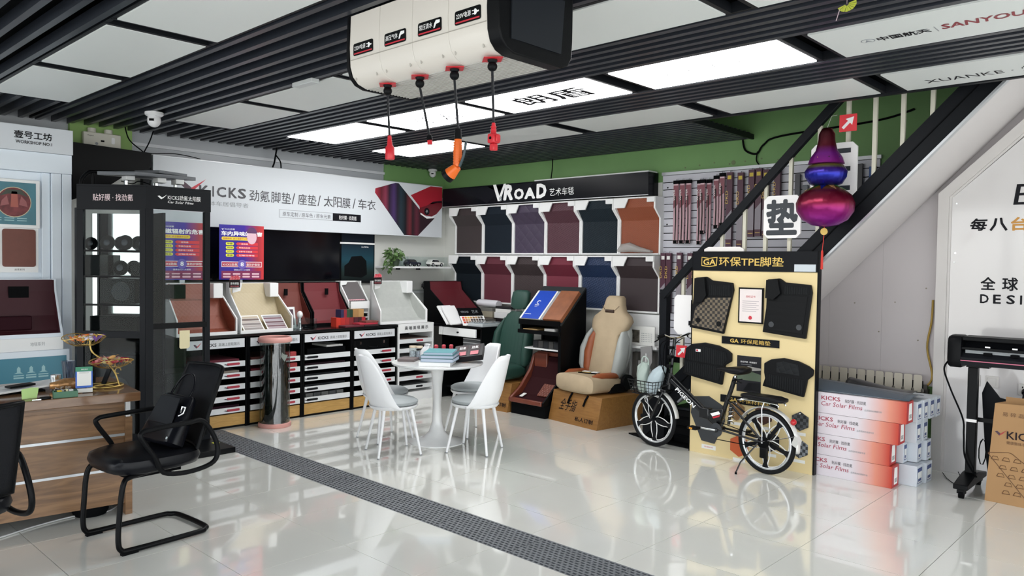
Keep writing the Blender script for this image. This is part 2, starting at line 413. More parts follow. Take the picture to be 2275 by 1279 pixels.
litm = mat('lit_diffuser', 'ffffff', 0.5, emit=LAMP)
framem = mat('black_ceiling_rail', '17191d', 0.45)
colsN = [(-2.58, -1.44), (-1.30, -0.18), (-0.077, 1.05), (1.23, 2.33), (2.495, 3.60), (3.76, 4.87), (5.02, 6.12)]
colsR1 = [(-2.70, -1.50), (-1.39, -0.24), (-0.08, 1.07), (1.23, 2.33), (2.50, 3.62), (3.78, 4.88), (5.03, 6.13)]
colsR2 = [(-2.45, -1.385), (-1.225, -0.13), (0.013, 1.10), (1.25, 2.34), (2.50, 3.60), (3.76, 4.87), (5.02, 6.12)]
lampn = ['lit ceiling light panel nearest the left wall in the middle row', 'lit ceiling panel with faint outlined characters, second in the row',
         'lit ceiling panel carrying two bold black characters', 'lit ceiling panel with thin grey handwriting, beside the stairs', 'lit ceiling panel alone in the rearmost row']
def light(x0, x1, y0, y1, lab):
    t = thing('ceiling_light', lab, 'ceiling light', ((x0+x1)/2, (y0+y1)/2, CH), group='lit ceiling panels')
    MB().box(x0, x1, y0, y1, CH+0.012, CH+0.05).build('housing', framem, t)
    MB().box(x0+0.004, x1-0.004, y0+0.004, y1-0.004, CH, CH+0.012).build('diffuser', litm, t)
    return t
lights = []
for rows, (y0, y1), nm in ((colsN, (0.31, 0.85), 'R0'), (colsR1, (1.40, 1.93), 'R1'), (colsN, (-0.76, -0.245), 'Rm'), (colsR2, (-2.155, -1.635), 'Rn')):
    for i, (x0, x1) in enumerate(rows):
        if nm == 'R0' and i < 4: lights.append(light(x0, x1, y0, y1, lampn[i]))
        elif nm == 'R1' and i == 0: lights.append(light(x0, x1, y0, y1, lampn[4]))
        else: MB().box(x0, x1, y0, y1, CH, CH+0.01).build('ceiling_panel', panelm, ceiling)
        nx = rows[i+1][0] if i+1 < len(rows) else x1+0.15
        MB().box(x1+0.004, x1+0.03, y0-0.02, y1+0.02, CH+0.004, CH+0.05).build('ceiling_rail', framem, ceiling)
        MB().box(nx-0.03, nx-0.004, y0-0.02, y1+0.02, CH+0.004, CH+0.05).build('ceiling_rail', framem, ceiling)
    for yy in (y0-0.014, y1+0.014): MB().box(XW, 7.4, yy-0.012, yy+0.012, CH+0.006, CH+0.055).build('ceiling_rail', framem, ceiling)
MB().box(0.80, 7.4, 1.945, 1.985, CH-0.01, 3.04).build('edge_beam', framem, ceiling)
MB().box(0.80, 0.822, 1.94, YW, CH-0.002, CH+0.045).build('edge_beam', framem, ceiling)
# writing on the ceiling panels
NY = Vector((0, -1, 0))
txt('朗盾', (0.22, 0.70, CH), X_, NY, 0.66, 0.26, inkm, lights[2], 0.002, heavy=0.022)
txt('前沿', (-0.97, 0.70, CH), X_, NY, 0.52, 0.22, mat('faint_ink', 'c8c8cf', 0.5), lights[1], 0.002)
txt('天启之境 · 独一无二', (1.48, 0.60, CH), X_, NY, 0.62, 0.09, mat('faint_ink2', 'b8b8b8', 0.5), lights[3], 0.002)
rect((1.42, 0.62, CH), X_, NY, 0.75, 0.004, 0.002, mat('faint_ink2', 'b8b8b8'), lights[3], 'rule')
# writing on the two ceiling panels by the stairs
t = thing('ceiling_sign_panel', 'white ceiling sign with a round emblem and red maker lettering', 'sign', (3.05, 0.58, CH-0.004))
MB().box(2.495, 3.60, 0.31, 0.85, CH-0.004, CH-0.001).build('sign_board', panelm, t)
txt('中国航天', (2.74, 0.64, CH-0.004), X_, NY, 0.25, 0.075, inkm, t, 0.001, heavy=0.025)
rect((3.015, 0.65, CH-0.004), X_, NY, 0.004, 0.09, 0.001, inkg, t, 'rule')
txt('SANYOU', (3.04, 0.63, CH-0.004), X_, NY, 0.36, 0.085, mat('dull_red', '8c3038', 0.5), t, 0.001, bold=0.03, shear=0.2)
txt('山由', (3.43, 0.63, CH-0.004), X_, NY, 0.15, 0.085, inkm, t, 0.001, heavy=0.03)
plate([(0.035*math.cos(a*PI/12), 0.035*math.sin(a*PI/12)) for a in range(24)], (2.695, 0.60, CH-0.004), X_, NY, 0.001, inkg, t, 'emblem')
plate([(0.029*math.cos(a*PI/12), 0.029*math.sin(a*PI/12)) for a in range(24)], (2.695, 0.60, CH-0.0048), X_, NY, 0.001, panelm, t, 'emblem')
plate([(-0.018, -0.018), (0.0, 0.026), (0.018, -0.018), (0.0, -0.008)], (2.695, 0.60, CH-0.0056), X_, NY, 0.001, inkg, t, 'emblem')
t = thing('ceiling_sign_panel', 'white ceiling sign with thin black latin capitals above the stairs', 'sign', (3.05, 1.66, CH-0.004))
MB().box(2.50, 3.62, 1.40, 1.93, CH-0.004, CH-0.001).build('sign_board', panelm, t)
txt('XUANKE · 炫酷', (2.66, 1.80, CH-0.004), X_, NY, 0.72, 0.12, inkm, t, 0.001)
# ================================================================ STAIRS
def zl(x): return 1.868+1.017*(x-2.057)       # lower edge of the stringer
def zh(x): return 1.30+1.02*(x-0.42)          # underside of the handrail
SY0, SY1 = 2.28, 3.10
stairs = thing('staircase', 'steep black steel staircase with pale balusters rising to the right', 'staircase', (0.4, 2.6, 0))
x0, x1 = 0.235, 3.35
stringer = mat('black_painted_steel', '15171b', 0.45, spec=0.4)
b = MB().prism([(x0, 0), (x1, zl(x1)), (x1, zl(x1)+0.27), (x0, zl(x0)+0.27)] if zl(x0) > 0 else [(x0-zl(x0)/1.017+0.01, 0.0), (x1, zl(x1)), (x1, zl(x1)+0.27), (x0, zl(x0)+0.27)], 'y', SY0, SY0+0.03)
b.build('stringer', stringer, stairs)
b = MB(); b.bar((0.5, SY0-0.003, zl(0.5)+0.145), (x1, SY0-0.003, zl(x1)+0.145), 0.006, 0.008); b.build('seam', blackm, stairs)
b = MB(); b.bar((0.6, SY0+0.01, zl(0.6)-0.008), (x1, SY0+0.01, zl(x1)-0.008), 0.05, 0.016); b.build('edge_trim', silver, stairs)
b = MB(); b.bar((0.62, (SY0+0.03+SY1)/2, zl(0.62)-0.01), (x1, (SY0+0.03+SY1)/2, zl(x1)-0.01), SY1-SY0-0.03, 0.012); b.build('soffit', mat('soffit_grey', 'c9c4c3', 0.4), stairs)
for i in range(15):
    x = 0.30+0.2*i; z = zl(x)+0.10
    if z < 0.02: z = 0.03+0.0*i
    MB().box(x-0.11, x+0.11, SY0+0.032, SY1-0.01, z, z+0.03).build('tread', stringer, stairs)
b = MB(); b.bar((0.42, SY0, zh(0.42)), (1.99, SY0, zh(1.99)), 0.05, 0.065); b.build('handrail', stringer, stairs, bevel=0.004)
cream = mat('cream_post', 'c9c6b6', 0.45)
for x in (0.62, 0.80, 0.98, 1.18, 1.36, 1.56, 1.78):
    MB().box(x-0.014, x+0.014, SY0+0.002, SY0+0.03, zl(x)+0.26, zh(x)-0.02).build('baluster', cream, stairs)
for x in (1.99, 2.18, 2.37, 2.56):
    MB().box(x-0.014, x+0.014, SY0+0.002, SY0+0.03, zl(x)+0.26, 3.0).build('baluster', cream, stairs)
MB().box(0.39, 0.46, SY0, SY0+0.07, 0, 1.36).build('newel_post', stringer, stairs)
MB().box(0.245, 0.39, SY0+0.02, SY1-0.1, 0, 0.20).build('bottom_step', stringer, stairs)
# grey boarding under the stairs
gb = mat('grey_boarding', 'bfb9bb', 0.4)
t = thing('boarding', 'smooth grey triangular boarding closing the wall under the stairs', 'boarding', (1.9, YW, 0.64))
for xa, xb in ((0.95, 1.569), (1.57, 1.999), (2.0, 2.415)):
    MB().prism([(xa, 0.64), (xb, 0.64), (xb, zl(xb)+0.02), (xa, max(0.66, zl(xa)+0.02))], 'y', YW-0.03, YW-0.004).build('panel', gb, t)
MB().prism([(2.4155, 2.168), (3.45, 3.14), (3.45, 3.25), (2.4155, zl(2.4155)+0.03)], 'y', YW-0.03, YW-0.004).build('panel', gb, t)
for x, z in ((1.78, 1.28), (2.10, 1.30), (1.98, 1.05), (2.28, 1.00), (2.33, 1.42)):
    MB().cyl((x, YW-0.033, z), (x, YW-0.03, z), 0.006).build('screw_cap', mat('screw_tan', '8c8478', 0.5), t)
# framed glossy board wall on the right
frm = mat('white_frame_trim', 'cfcbc9', 0.4)
wr = thing('framed_wall_board', 'tall glossy white board in a stepped white frame, right of the stairs', 'wall board', (2.9, 3.06, 0))
FY = 3.03
def fpoly(o_): # outline offset inwards
    xo = 2.42+o_; zo = 2.162-0.414*o_*0
    return xo
P0 = [(2.42, 0), (2.42, 2.162), (3.30, 3.06)]
def band(o0, o1, y, m, nm):
    a = [(2.42+o0, 0), (2.42+o0, 2.162-0.40*o0), (3.6, 2.162+0.94*1.18-1.36*o0-0.0)]
    c = [(2.42+o1, 0), (2.42+o1, 2.162-0.40*o1), (3.6, 2.162+0.94*1.18-1.36*o1)]
    MB().prism(a+c[::-1], 'y', y, YW-0.002).build(nm, m, wr)
band(0.0, 0.075, FY, frm, 'frame'); band(0.076, 0.092, FY+0.012, frm, 'frame_step'); 
MB().prism([(2.513, 0.0), (2.513, 2.125), (3.6, 3.13), (6.5, 3.13), (6.5, 0.0)], 'y', FY+0.02, YW-0.002).build('gloss_board', mat('gloss_white_board', 'd8d5d5', 0.08, spec=0.6), wr)
BY = FY+0.02
txt('每', (2.640, BY, 1.868), X_, Z_, 0.115, 0.095, inkm, wr, heavy=0.03, shear=0.15)
txt('八', (2.770, BY, 1.865), X_, Z_, 0.115, 0.098, inkm, wr, heavy=0.035)
txt('台', (2.905, BY, 1.865), X_, Z_, 0.11, 0.10, mat('ochre_ink', 'c58a30', 0.4), wr, heavy=0.03)
txt('车', (3.04, BY, 1.865), X_, Z_, 0.11, 0.10, inkm, wr, heavy=0.03)
txt('全', (2.722, BY, 1.423), X_, Z_, 0.098, 0.098, inkm, wr, heavy=0.022)
txt('球', (2.862, BY, 1.420), X_, Z_, 0.102, 0.10, inkm, wr, heavy=0.022)
txt('设', (3.00, BY, 1.422), X_, Z_, 0.10, 0.10, inkm, wr, heavy=0.022)
for i, (c, w_) in enumerate(zip('DESIGN', (0.052, 0.046, 0.05, 0.012, 0.052, 0.05))):
    txt(c, (2.722+0.0855*i, BY, 1.322), X_, Z_, w_*1.1, 0.068, inkm, wr, bold=0.03)
txt('B', (2.915, BY, 2.055), X_, Z_, 0.14, 0.15, inkm, wr, shear=0.1)
for z in (2.08, 1.70): MB().cyl((2.545, BY-0.003, z), (2.545, BY, z), 0.007).build('screw_cap', chrome, wr)
MB().cyl((2.54, BY-0.006, 1.63), (2.54, BY, 1.63), 0.008).build('hook', inkw, wr)
# sockets on the board
def socket(x, z, lab, kind):
    t = thing('wall_socket', lab, 'socket', (x, BY, z), group='switches and sockets on the right wall')
    MB().box(x-0.043, x+0.043, BY-0.012, BY-0.0005, z-0.043, z+0.043).build('cover_plate', mat('socket_white', 'd6d3d0', 0.4), t, bevel=0.003)
    if kind == 'switch':
        MB().box(x-0.03, x+0.028, BY-0.017, BY-0.0122, z-0.03, z+0.03).build('rocker', mat('socket_white', 'd6d3d0'), t, bevel=0.002)
    else:
        for dx, dz in ((-0.015, 0.018), (0.015, 0.018)): MB().box(x+dx-0.004, x+dx+0.004, BY-0.0128, BY-0.012, z+dz-0.006, z+dz+0.006).build('slot', blackm, t)
    return t
socket(2.70, 0.735, 'plain white wall switch left of the black plotter leg', 'switch'); socket(2.82, 0.735, 'white wall switch with a wide rocker beside the plotter stand', 'switch')
t = socket(3.03, 0.70, 'square wall socket with a black plug in it, far right', 'socket')
pl_ = thing('power_plug', 'black round power plug pushed into the far right socket', 'plug', (3.03, BY-0.03, 0.66))
MB().cyl((3.03, BY-0.014, 0.69), (3.03, BY-0.05, 0.68), 0.02, 0.014).build('plug_body', blackpl, pl_, smooth=True)
MB().tube(smooth_path([(3.03, BY-0.05, 0.68), (3.02, BY-0.06, 0.62), (2.96, BY-0.05, 0.58), (2.94, BY-0.04, 0.56)]), 0.006).build('cord', blackpl, pl_, smooth=True)
# skirting heating-film cable
tag(MB().tube(smooth_path([(2.385, YW-0.045, 1.33), (2.38, YW-0.05, 1.15), (2.355, YW-0.05, 0.95), (2.40, YW-0.06, 0.72), (2.34, YW-0.06, 0.62)]), 0.008).build('yellow_cable', mat('ochre_cable', 'a88a3c', 0.5), smooth=True), 'ochre cable hanging in the corner under the stairs', 'cable')
# ================================================================ SLATWALL
sw = thing('slatwall', 'white grooved slatwall behind the stair railing', 'wall display', (0.9, YW, 0.9))
MB().prism([(-0.14, 0.6), (0.80, 0.6), (0.80, zl(0.80)+0.06), (1.95, zl(1.95)+0.06), (1.95, 2.5), (-0.14, 2.5)], 'y', YW-0.008, YW-0.001).build('backing', blackm, sw)
me0 = None
for i in range(25):
    z = 0.66+0.073*i
    if z > 2.44: break
    MB().box(-0.14, min(1.95, 2.057+(z-1.868)/1.017-0.05), YW-0.024, YW-0.008, z+0.004, z+0.069).build('slat_board', mat('slatwall_white', 'c6c6cf', 0.4), sw)
MB().box(-0.15, 1.96, YW-0.032, YW-0.001, 2.485, 2.515).build('top_trim', silver, sw)
for x, z in ((0.02, 2.36), (0.02, 1.99)): MB().cyl((x-0.1, YW-0.027, z), (x-0.1, YW-0.024, z), 0.008).build('screw_cap', blackm, sw)
# ================================================================ KICKS SIGN
SX = -3.32
sign = thing('shop_sign', 'long white wall sign with grey latin name, red tick and curtain picture', 'sign', (SX, 1.1, 2.2))
MB().box(SX-0.06, SX, -0.66, 2.955, 1.895, 2.545).build('sign_board', mat('sign_white', 'cdd2d7', 0.4), sign)
MB().box(SX-0.002, SX+0.004, -0.66, 2.955, 2.541, 2.547).build('edge_trim', silver, sign)
GI = mat('dark_grey_ink', '45454a', 0.5)
O_ = lambda y, z: (SX, y, z)
check(O_(-0.42, 2.22), Y_, Z_, 0.27, 0.14, sign)
for c, y, w_ in (('K', -0.22, .10), ('I', -0.085, .018), ('C', -0.04, .10), ('K', 0.085, .09), ('S', 0.185, .09)):
    txt(c, O_(y, 2.195), Y_, Z_, w_, 0.105, GI, sign, heavy=0.028)
yy = 0.31
for c, y, w_ in (('劲', .31, .11), ('氪', .43, .11), ('脚', .555, .11), ('垫', .68, .11), ('/', .80, .04), ('座', .875, .11), ('垫', .995, .11), ('/', 1.12, .04), ('太', 1.20, .12), ('阳', 1.325, .11), ('膜', 1.445, .11), ('/', 1.585, .04), ('车', 1.66, .12), ('衣', 1.79, .12)):
    txt(c, O_(y, 2.18), Y_, Z_, w_, 0.118, GI, sign, heavy=0.006)
txt('健康整体车居倡导者', O_(-0.33, 2.105), Y_, Z_, 0.63, 0.048, inkg, sign)
rect(O_(0.65, 2.028), Y_, Z_, 0.67, 0.086, 0.001, inkg, sign); rect((SX+0.0011, 0.654, 2.032), Y_, Z_, 0.662, 0.078, 0.001, mat('sign_white', ''), sign)
txt('原车定制 / 原车色 / 原车元素', (SX+0.002, 0.69, 2.045), Y_, Z_, 0.60, 0.048, GI, sign)
rect(O_(1.32, 2.028), Y_, Z_, 0.38, 0.086, 0.002, inkm, sign)
txt('贴好膜 · 找劲氪', (SX+0.002, 1.40, 2.045), Y_, Z_, 0.24, 0.048, inkw, sign)
cur = ramp('curtain_print', 'y', 0.80, 1.50, [(0, 'a32a3c'), (.13, '5a1c28'), (.22, '81344a'), (.30, '2b1b2c'), (.40, '463061'), (.48, '241d2c'), (.56, '23333d'), (.66, '17171d'), (.76, '6c2730'), (.82, '241a20'), (.91, '5d2434'), (1, '2a1820')], 0.4)
plate([(1.905, 2.44), (2.20, 2.53), (2.25, 2.53), (2.58, 2.235), (2.63, 2.175), (2.72, 2.14), (2.83, 2.135), (2.56, 1.905), (2.345, 1.905), (1.90, 2.39)], (SX, 0, 0), Y_, Z_, 0.0015, cur, sign, 'curtain_print')
redp = mat('red_print', 'a01e2e', 0.4); redd = mat('dark_red_print', '6b1522', 0.4)
plate([(2.44, 2.40), (2.76, 2.535), (2.953, 2.535), (2.953, 2.28), (2.86, 2.19), (2.78, 2.155), (2.68, 2.16), (2.60, 2.20), (2.58, 2.27)], (SX, 0, 0), Y_, Z_, 0.0015, redp, sign, 'car_print')
plate([(2.58, 2.20), (2.585, 2.255), (2.68, 2.28), (2.78, 2.325), (2.88, 2.34), (2.95, 2.34), (2.95, 2.28), (2.86, 2.19), (2.78, 2.158), (2.66, 2.165)], (SX+0.0016, 0, 0), Y_, Z_, 0.0008, redd, sign, 'car_print')
plate([(2.70+0.043*math.cos(a*PI/10), 2.215+0.045*math.sin(a*PI/10)) for a in range(20)], (SX+0.0025, 0, 0), Y_, Z_, 0.0008, inkm, sign, 'wheel_print')
plate([(2.70+0.028*math.cos(a*PI/5+.3)*(1 if a % 2 else .4), 2.215+0.028*math.sin(a*PI/5+.3)*(1 if a % 2 else .4)) for a in range(10)], (SX+0.0034, 0, 0), Y_, Z_, 0.0008, inkg, sign, 'wheel_print')
plate([(2.745, 2.31), (2.80, 2.345), (2.95, 2.365), (2.95, 2.34), (2.88, 2.335), (2.80, 2.315)], (SX+0.0016, 0, 0), Y_, Z_, 0.0008, mat('print_dark', '26151c'), sign, 'car_print')
plate([(2.595, 2.175), (2.60, 2.195), (2.70, 2.145), (2.80, 2.15), (2.86, 2.19), (2.80, 2.135), (2.70, 2.125)], (SX+0.0016, 0, 0), Y_, Z_, 0.0008, inkw, sign, 'road_print')
t = tag(MB().tube(smooth_path([(XW+0.2, 0.62, 2.80), (XW+0.19, 0.60, 2.68), (XW+0.2, 0.58, 2.60), (XW+0.2, 0.56, 2.55)]), 0.009).tube(smooth_path([(XW+0.2, 0.60, 2.68), (XW+0.2, 0.65, 2.62), (XW+0.2, 0.66, 2.55)]), 0.007).build('cable_tie', blackm, smooth=True), 'black looped cable hanging above the middle of the white sign', 'cable')
# ================================================================ TV + poster screen
MB().box(XW+0.03, SX-0.06, -0.6, -0.5, 2.0, 2.4).box(XW+0.03, SX-0.06, 2.7, 2.8, 2.0, 2.4).build('wall_bracket', silver, sign)
tv = thing('television', 'large black wall television below the white sign', 'television', (-3.36, 0.85, 1.35))
MB().box(-3.465, -3.395, -0.62, 1.47, 1.345, 1.93).build('housing', blackpl, tv, bevel=0.004)
MB().box(-3.395, -3.392, -0.61, 1.46, 1.365, 1.92).build('screen', mat('tv_screen', '06070c', 0.12), tv)
t = thing('wall_poster', 'dark poster of an off-road car at dusk right of the television', 'poster', (-3.44, 1.78, 1.32))
MB().box(-3.47, -3.44, 1.50, 1.99, 1.32, 1.93).build('frame', blackm, t)
rect((-3.44, 1.52, 1.33), Y_, Z_, 0.455, 0.44, 0.002, ramp('dusk_print', 'z', 0.0, 0.45, [(0, '17191c'), (.3, '22302e'), (.6, '22434f'), (1, '1a2734')]), t, 'picture')
plate([(1.56, 1.40), (1.56, 1.52), (1.62, 1.56), (1.66, 1.63), (1.80, 1.64), (1.87, 1.58), (1.88, 1.42), (1.80, 1.38)], (-3.438, 0, 0), Y_, Z_, 0.001, mat('print_black', '0c0e10', 0.4), t, 'car_print')
rect((-3.44, 1.52, 1.80), Y_, Z_, 0.455, 0.115, 0.002, mat('print_navy', '1b222c', 0.4), t, 'picture')
rect((-3.44, 1.50, 1.775), Y_, Z_, 0.49, 0.02, 0.003, inkw, t, 'divider'); txt('LUMMA', (-3.437, 1.80, 1.735), Y_, Z_, 0.10, 0.018, inkw, t, 0.001)
# ================================================================ shelf with models, plant
sh = thing('wall_shelf', 'short white shelf in the corner carrying model cars and ivy', 'shelf', (-3.3, 2.5, 1.5))
MB().box(XW+0.03, -3.20, 2.02, 3.02, 1.50, 1.522).build('shelf_board', white, sh)
for y in (2.30, 2.62): MB().box(-3.40, -3.36, y-0.02, y+0.02, 1.48, 1.50).build('bracket', blackm, sh)
def car(loc, rz, body, lab, L_=0.19, parent_mat=None):
    t = thing('model_car', lab, 'model car', loc, rz, group='model cars')
    h = L_/4.8; W_ = L_*0.40
    prof = [(-L_/2, h*.45), (-L_/2, h*.95), (-L_*.47, h*1.05), (-L_*.20, h*1.18), (-L_*.10, h*1.75), (L_*.02, h*1.9), (L_*.36, h*1.88), (L_*.46, h*1.25), (L_/2, h*1.15), (L_/2, h*.45)]
    MB().prism(prof, 'y', -W_/2, W_/2).build('body', body, t, local=True, bevel=0.003)
    gl = [(-L_*.165, h*1.22), (-L_*.085, h*1.68), (L_*.02, h*1.8), (L_*.33, h*1.78), (L_*.41, h*1.26)]
    MB().prism(gl, 'y', -W_/2-0.0008, W_/2+0.0008).build('side_windows', mat('model_glass', '15181c', 0.1), t, local=True)
    for x in (-L_*.31, L_*.31):
        for y in (-W_/2+0.004, W_/2-0.004):
            MB().cyl((x, y-0.006, h*.48), (x, y+0.006, h*.48), h*.48, n=16).build('wheel', blackm, t, local=True)
            MB().cyl((x, y-0.0068, h*.48), (x, y+0.0068, h*.48), h*.28, n=10).build('hub', silver, t, local=True)
    MB().box(-L_/2-0.002, L_/2+0.002, -W_/2+0.003, W_/2-0.003, h*.4, h*.6).build('bumper', blackpl, t, local=True)
    return t
car((-3.30, 2.46, 1.523), math.radians(-90), mat('navy_paint', '1d2230', 0.2), 'navy model estate car on the corner shelf beside the plant', 0.215)
car((-3.30, 2.83, 1.523), math.radians(-90), mat('white_paint', 'e4e4e0', 0.2), 'white model off-road car on the corner shelf', 0.225)
t = thing('acrylic_stand', 'clear acrylic ledge below the corner shelf holding the black model car', 'shelf', (-3.3, 2.75, 1.22)); MB().box(-3.47, -3.19, 2.42, 3.03, 1.222, 1.2335).build('ledge', acryl, t)
MB().box(-3.47, -3.465, 2.42, 3.03, 1.18, 1.2215).build('bracket', white, t)
car((-3.29, 2.78, 1.234), math.radians(-90), mat('black_paint', '15161a', 0.2), 'black model car on the lower acrylic stand in the corner', 0.27)
t = thing('acrylic_case', 'clear acrylic case around the two model cars on the shelf', 'display case', (-3.3, 2.65, 1.523))
for y in (2.33, 2.97): MB().box(-3.40, -3.22, y, y+0.003, 1.524, 1.64).build('side_pane', acryl, t)
MB().box(-3.40, -3.397, 2.334, 2.97, 1.524, 1.64).build('back_pane', acryl, t); MB().box(-3.40, -3.22, 2.33, 2.973, 1.641, 1.644).build('top_pane', acryl, t)
pot = thing('potted_ivy', 'bushy green trailing ivy in a pot on the corner shelf', 'plant', (-3.26, 2.14, 1.523))
MB().lathe([(0.045, 0), (0.06, 0.08), (0.062, 0.085), (0.05, 0.085)], (-3.26, 2.16, 1.523)).build('pot', mat('plant_pot', '3b4a38', 0.5), pot, smooth=True)
leafm = mat('ivy_leaf', '5d7c48', 0.45, noise=0.25, nscale=12)
lm = bpy.data.meshes.new('leaf'); lm.from_pydata([(0, 0, 0), (0.018, 0.012, 0.004), (0.012, 0.032, 0.002), (0, 0.046, -0.004), (-0.012, 0.032, 0.002), (-0.018, 0.012, 0.004), (0, 0.018, -0.004)], [], [(0, 1, 6), (1, 2, 6), (2, 3, 6), (3, 4, 6), (4, 5, 6), (5, 0, 6)]); lm.materials.append(leafm)
rnd = random.Random(3)
for i in range(150):
    o = bpy.data.objects.new('leaf', lm); COL.objects.link(o); o.parent = pot
    a, r_ = rnd.uniform(0, 2*PI), rnd.uniform(0.02, 0.13)
    zz = 0.09+rnd.uniform(0.0, 0.17)*(1-r_/0.2); x, y = r_*0.7*math.cos(a), r_*math.sin(a)
    if i > 112: zz = rnd.uniform(-0.06, 0.08); y = -0.02-rnd.uniform(0.05, 0.13); x = rnd.uniform(0.02, 0.09)
    o.location = (x, y, zz); o.rotation_euler = (rnd.uniform(-1.2, 0.6), rnd.uniform(-.8, .8), a-PI/2+rnd.uniform(-.5, .5)); s_ = rnd.uniform(0.8, 1.5); o.scale = (s_, s_, s_)
for k in range(5):
    a = k*1.3; MB().tube(smooth_path([(-3.26, 2.16, 1.60), (-3.26+0.04*math.cos(a), 2.16+0.05*math.sin(a), 1.68), (-3.26+0.07*math.cos(a), 2.15+0.11*math.sin(a), 1.70), (-3.20, 2.06-0.01*k, 1.56-0.02*k)]), 0.002, 5).build('stem', leafm, pot)
# ================================================================ COUNTER CABINETS
CX = -2.65
ys = [-0.66, -0.05, 0.535, 1.13, 1.725]
plinthm = wood('oak_plinth', 'b08a4c', 'c49c5c', 1, 6, 0.4)
lipm = mat('tray_lip_white', 'dde0e2', 0.35); tabr = mat('red_tab', 'a83243', 0.4); tabk = mat('black_tab', '17181c', 0.4)
bayn = ['black counter cabinet partly behind the glass showcase, leftmost of the four', 'black counter cabinet behind the clear bin tube', 'black counter cabinet with black tray tabs, under the fabric swatches', 'black counter cabinet behind the white chairs, holding a case on top']
for i in range(4):
    y0, y1 = ys[i], ys[i+1]
    t = thing('counter_cabinet', bayn[i], 'cabinet', (CX, (y0+y1)/2, 0), group='black counter cabinets with white-lipped trays')
    for y in (y0+0.002, y1-0.022): MB().box(-3.20, CX, y, y+0.02, 0.0, 0.845).build('side_panel', black, t)
    MB().box(-3.20, -3.185, y0+0.023, y1-0.023, 0.02, 0.845).build('back_panel', blackm, t)
    MB().box(-3.18, CX-0.01, y0+0.023, y1-0.023, 0.02, 0.128).build('plinth', plinthm, t)
    MB().box(-3.18, CX-0.015, y0+0.023, y1-0.023, 0.0, 0.018).build('foot_rail', black, t)
    lp = MB().box(CX-0.02, CX-0.006, y0+0.03, y1-0.03, 0.75, 0.832).build('label_plate', mat('label_white', 'd6d9dd', 0.4), t)
    check((CX-0.006, y0+0.09, 0.765), Y_, Z_, 0.075, 0.05, lp); 
    txt('KICKS', (CX-0.006, y0+0.18, 0.770), Y_, Z_, 0.125, 0.030, inkm, lp, 0.001, bold=0.02)
    txt('高端上层毯展示', (CX-0.006, y0+0.325, 0.769), Y_, Z_, 0.205, 0.032, GI, lp, 0.001)
    for k in range(5):
        z = 0.572-0.1075*k
        tr = MB().box(-3.18, CX-0.012, y0+0.023, y1-0.023, z-0.004, z+0.006).build('tray', blackm, t)
        MB().box(CX-0.012, CX+0.002, y0+0.028, y1-0.028, z, z+0.05).build('lip', lipm, tr)
        ty = y0+0.05 if i == 2 else y1-0.21
        plate(rrect(0.13, 0.022, 0.0105, 3), (CX+0.002, ty, z+0.014), Y_, Z_, 0.0015, tabk if i == 2 else tabr, tr, 'tab')
        plate([(0, .012), (.02, .016), (.05, .004), (.045, -.002)], (CX+0.002, ty-0.03, z+0.014), Y_, Z_, 0.0015, GI, tr, 'emblem')
t = tag(MB().box(-3.24, CX+0.004, -0.68, 1.735, 0.846, 0.872).build('countertop', mat('counter_black', '0d0e10', 0.18), bevel=0.002), 'long glossy black countertop above the four tray cabinets', 'countertop')
# contents of the bays
def flat(name, lab, cat, x0, x1, y0, y1, z0, z1, m, group=None):
    return tag(MB().box(x0, x1, y0, y1, z0, z1).build(name, m, bevel=0.003), lab, cat, group)
mar = mat('maroon_cloth', '5a1626', 0.8, noise=0.15); mar2 = mat('wine_cloth', '7c2131', 0.8, noise=0.12)
for i, k, m, lab in ((0, 0, mar, 'maroon folded mat on the top tray of the leftmost cabinet'), (0, 1, mat('cream_cloth', '8b8178', 0.8), 'greyish folded mat on the second tray of the leftmost cabinet'), (0, 4, mat('plum_cloth', '2c1420', 0.8), 'dark plum mat on the lowest tray of the leftmost cabinet'),
                     (1, 0, mat('brown_cloth', '5b2d28', 0.8), 'brown folded mat on the top tray behind the clear tube'), (1, 1, mar2, 'wine red mat on the second tray behind the clear tube'),
                     (2, 1, mat('dark_plum_cloth', '2a1a22', 0.8), 'very dark plum mat on the second tray of the third cabinet'), (2, 2, mat('charcoal_cloth', '26282b', 0.8), 'charcoal mat on the middle tray of the third cabinet'), (2, 3, mat('charcoal_cloth', '26282b', 0.8), 'charcoal mat on the fourth tray of the third cabinet')):
    z = 0.572-0.1075*k
    flat('carpet_sample', lab, 'carpet sample', -3.1, CX-0.03, ys[i]+0.05, ys[i+1]-(0.19 if i == 1 else 0.07), z+0.0065, z+0.068, m, 'folded mats on the cabinet trays')
for j in range(5):
    flat('sample_block', ['leftmost', 'second', 'middle', 'fourth', 'rightmost'][j]+' grey fabric block in the row on the lowest tray of the third cabinet', 'sample', -2.8, -2.69, 0.60+0.092*j, 0.60+0.092*j+0.082, 0.1425+0.0065, 0.225, mat('grey_block%d' % (j % 2), ['6f7170', '55585a'][j % 2], 0.8), 'grey sample blocks')
flat('booklet', 'thin cream booklet lying in the top bay of the third cabinet', 'booklet', -3.0, -2.72, 0.86, 1.06, 0.6795, 0.70, paper)
bk = flat('book_box', 'dark box under the cream booklet in the third cabinet', 'box', -3.05, -2.70, 0.62, 1.08, 0.5785, 0.679, blackm)
t = thing('carry_case', 'black hard carry case with two metal clasps, top right bay', 'case', (-2.8, 1.42, 0.579))
MB().box(-3.10, -2.70, 1.19, 1.66, 0.579, 0.735).build('shell', blackpl, t, bevel=0.012)
for y in (1.26, 1.57): MB().box(-2.70, -2.694, y, y+0.02, 0.68, 0.71).build('clasp', chrome, t)
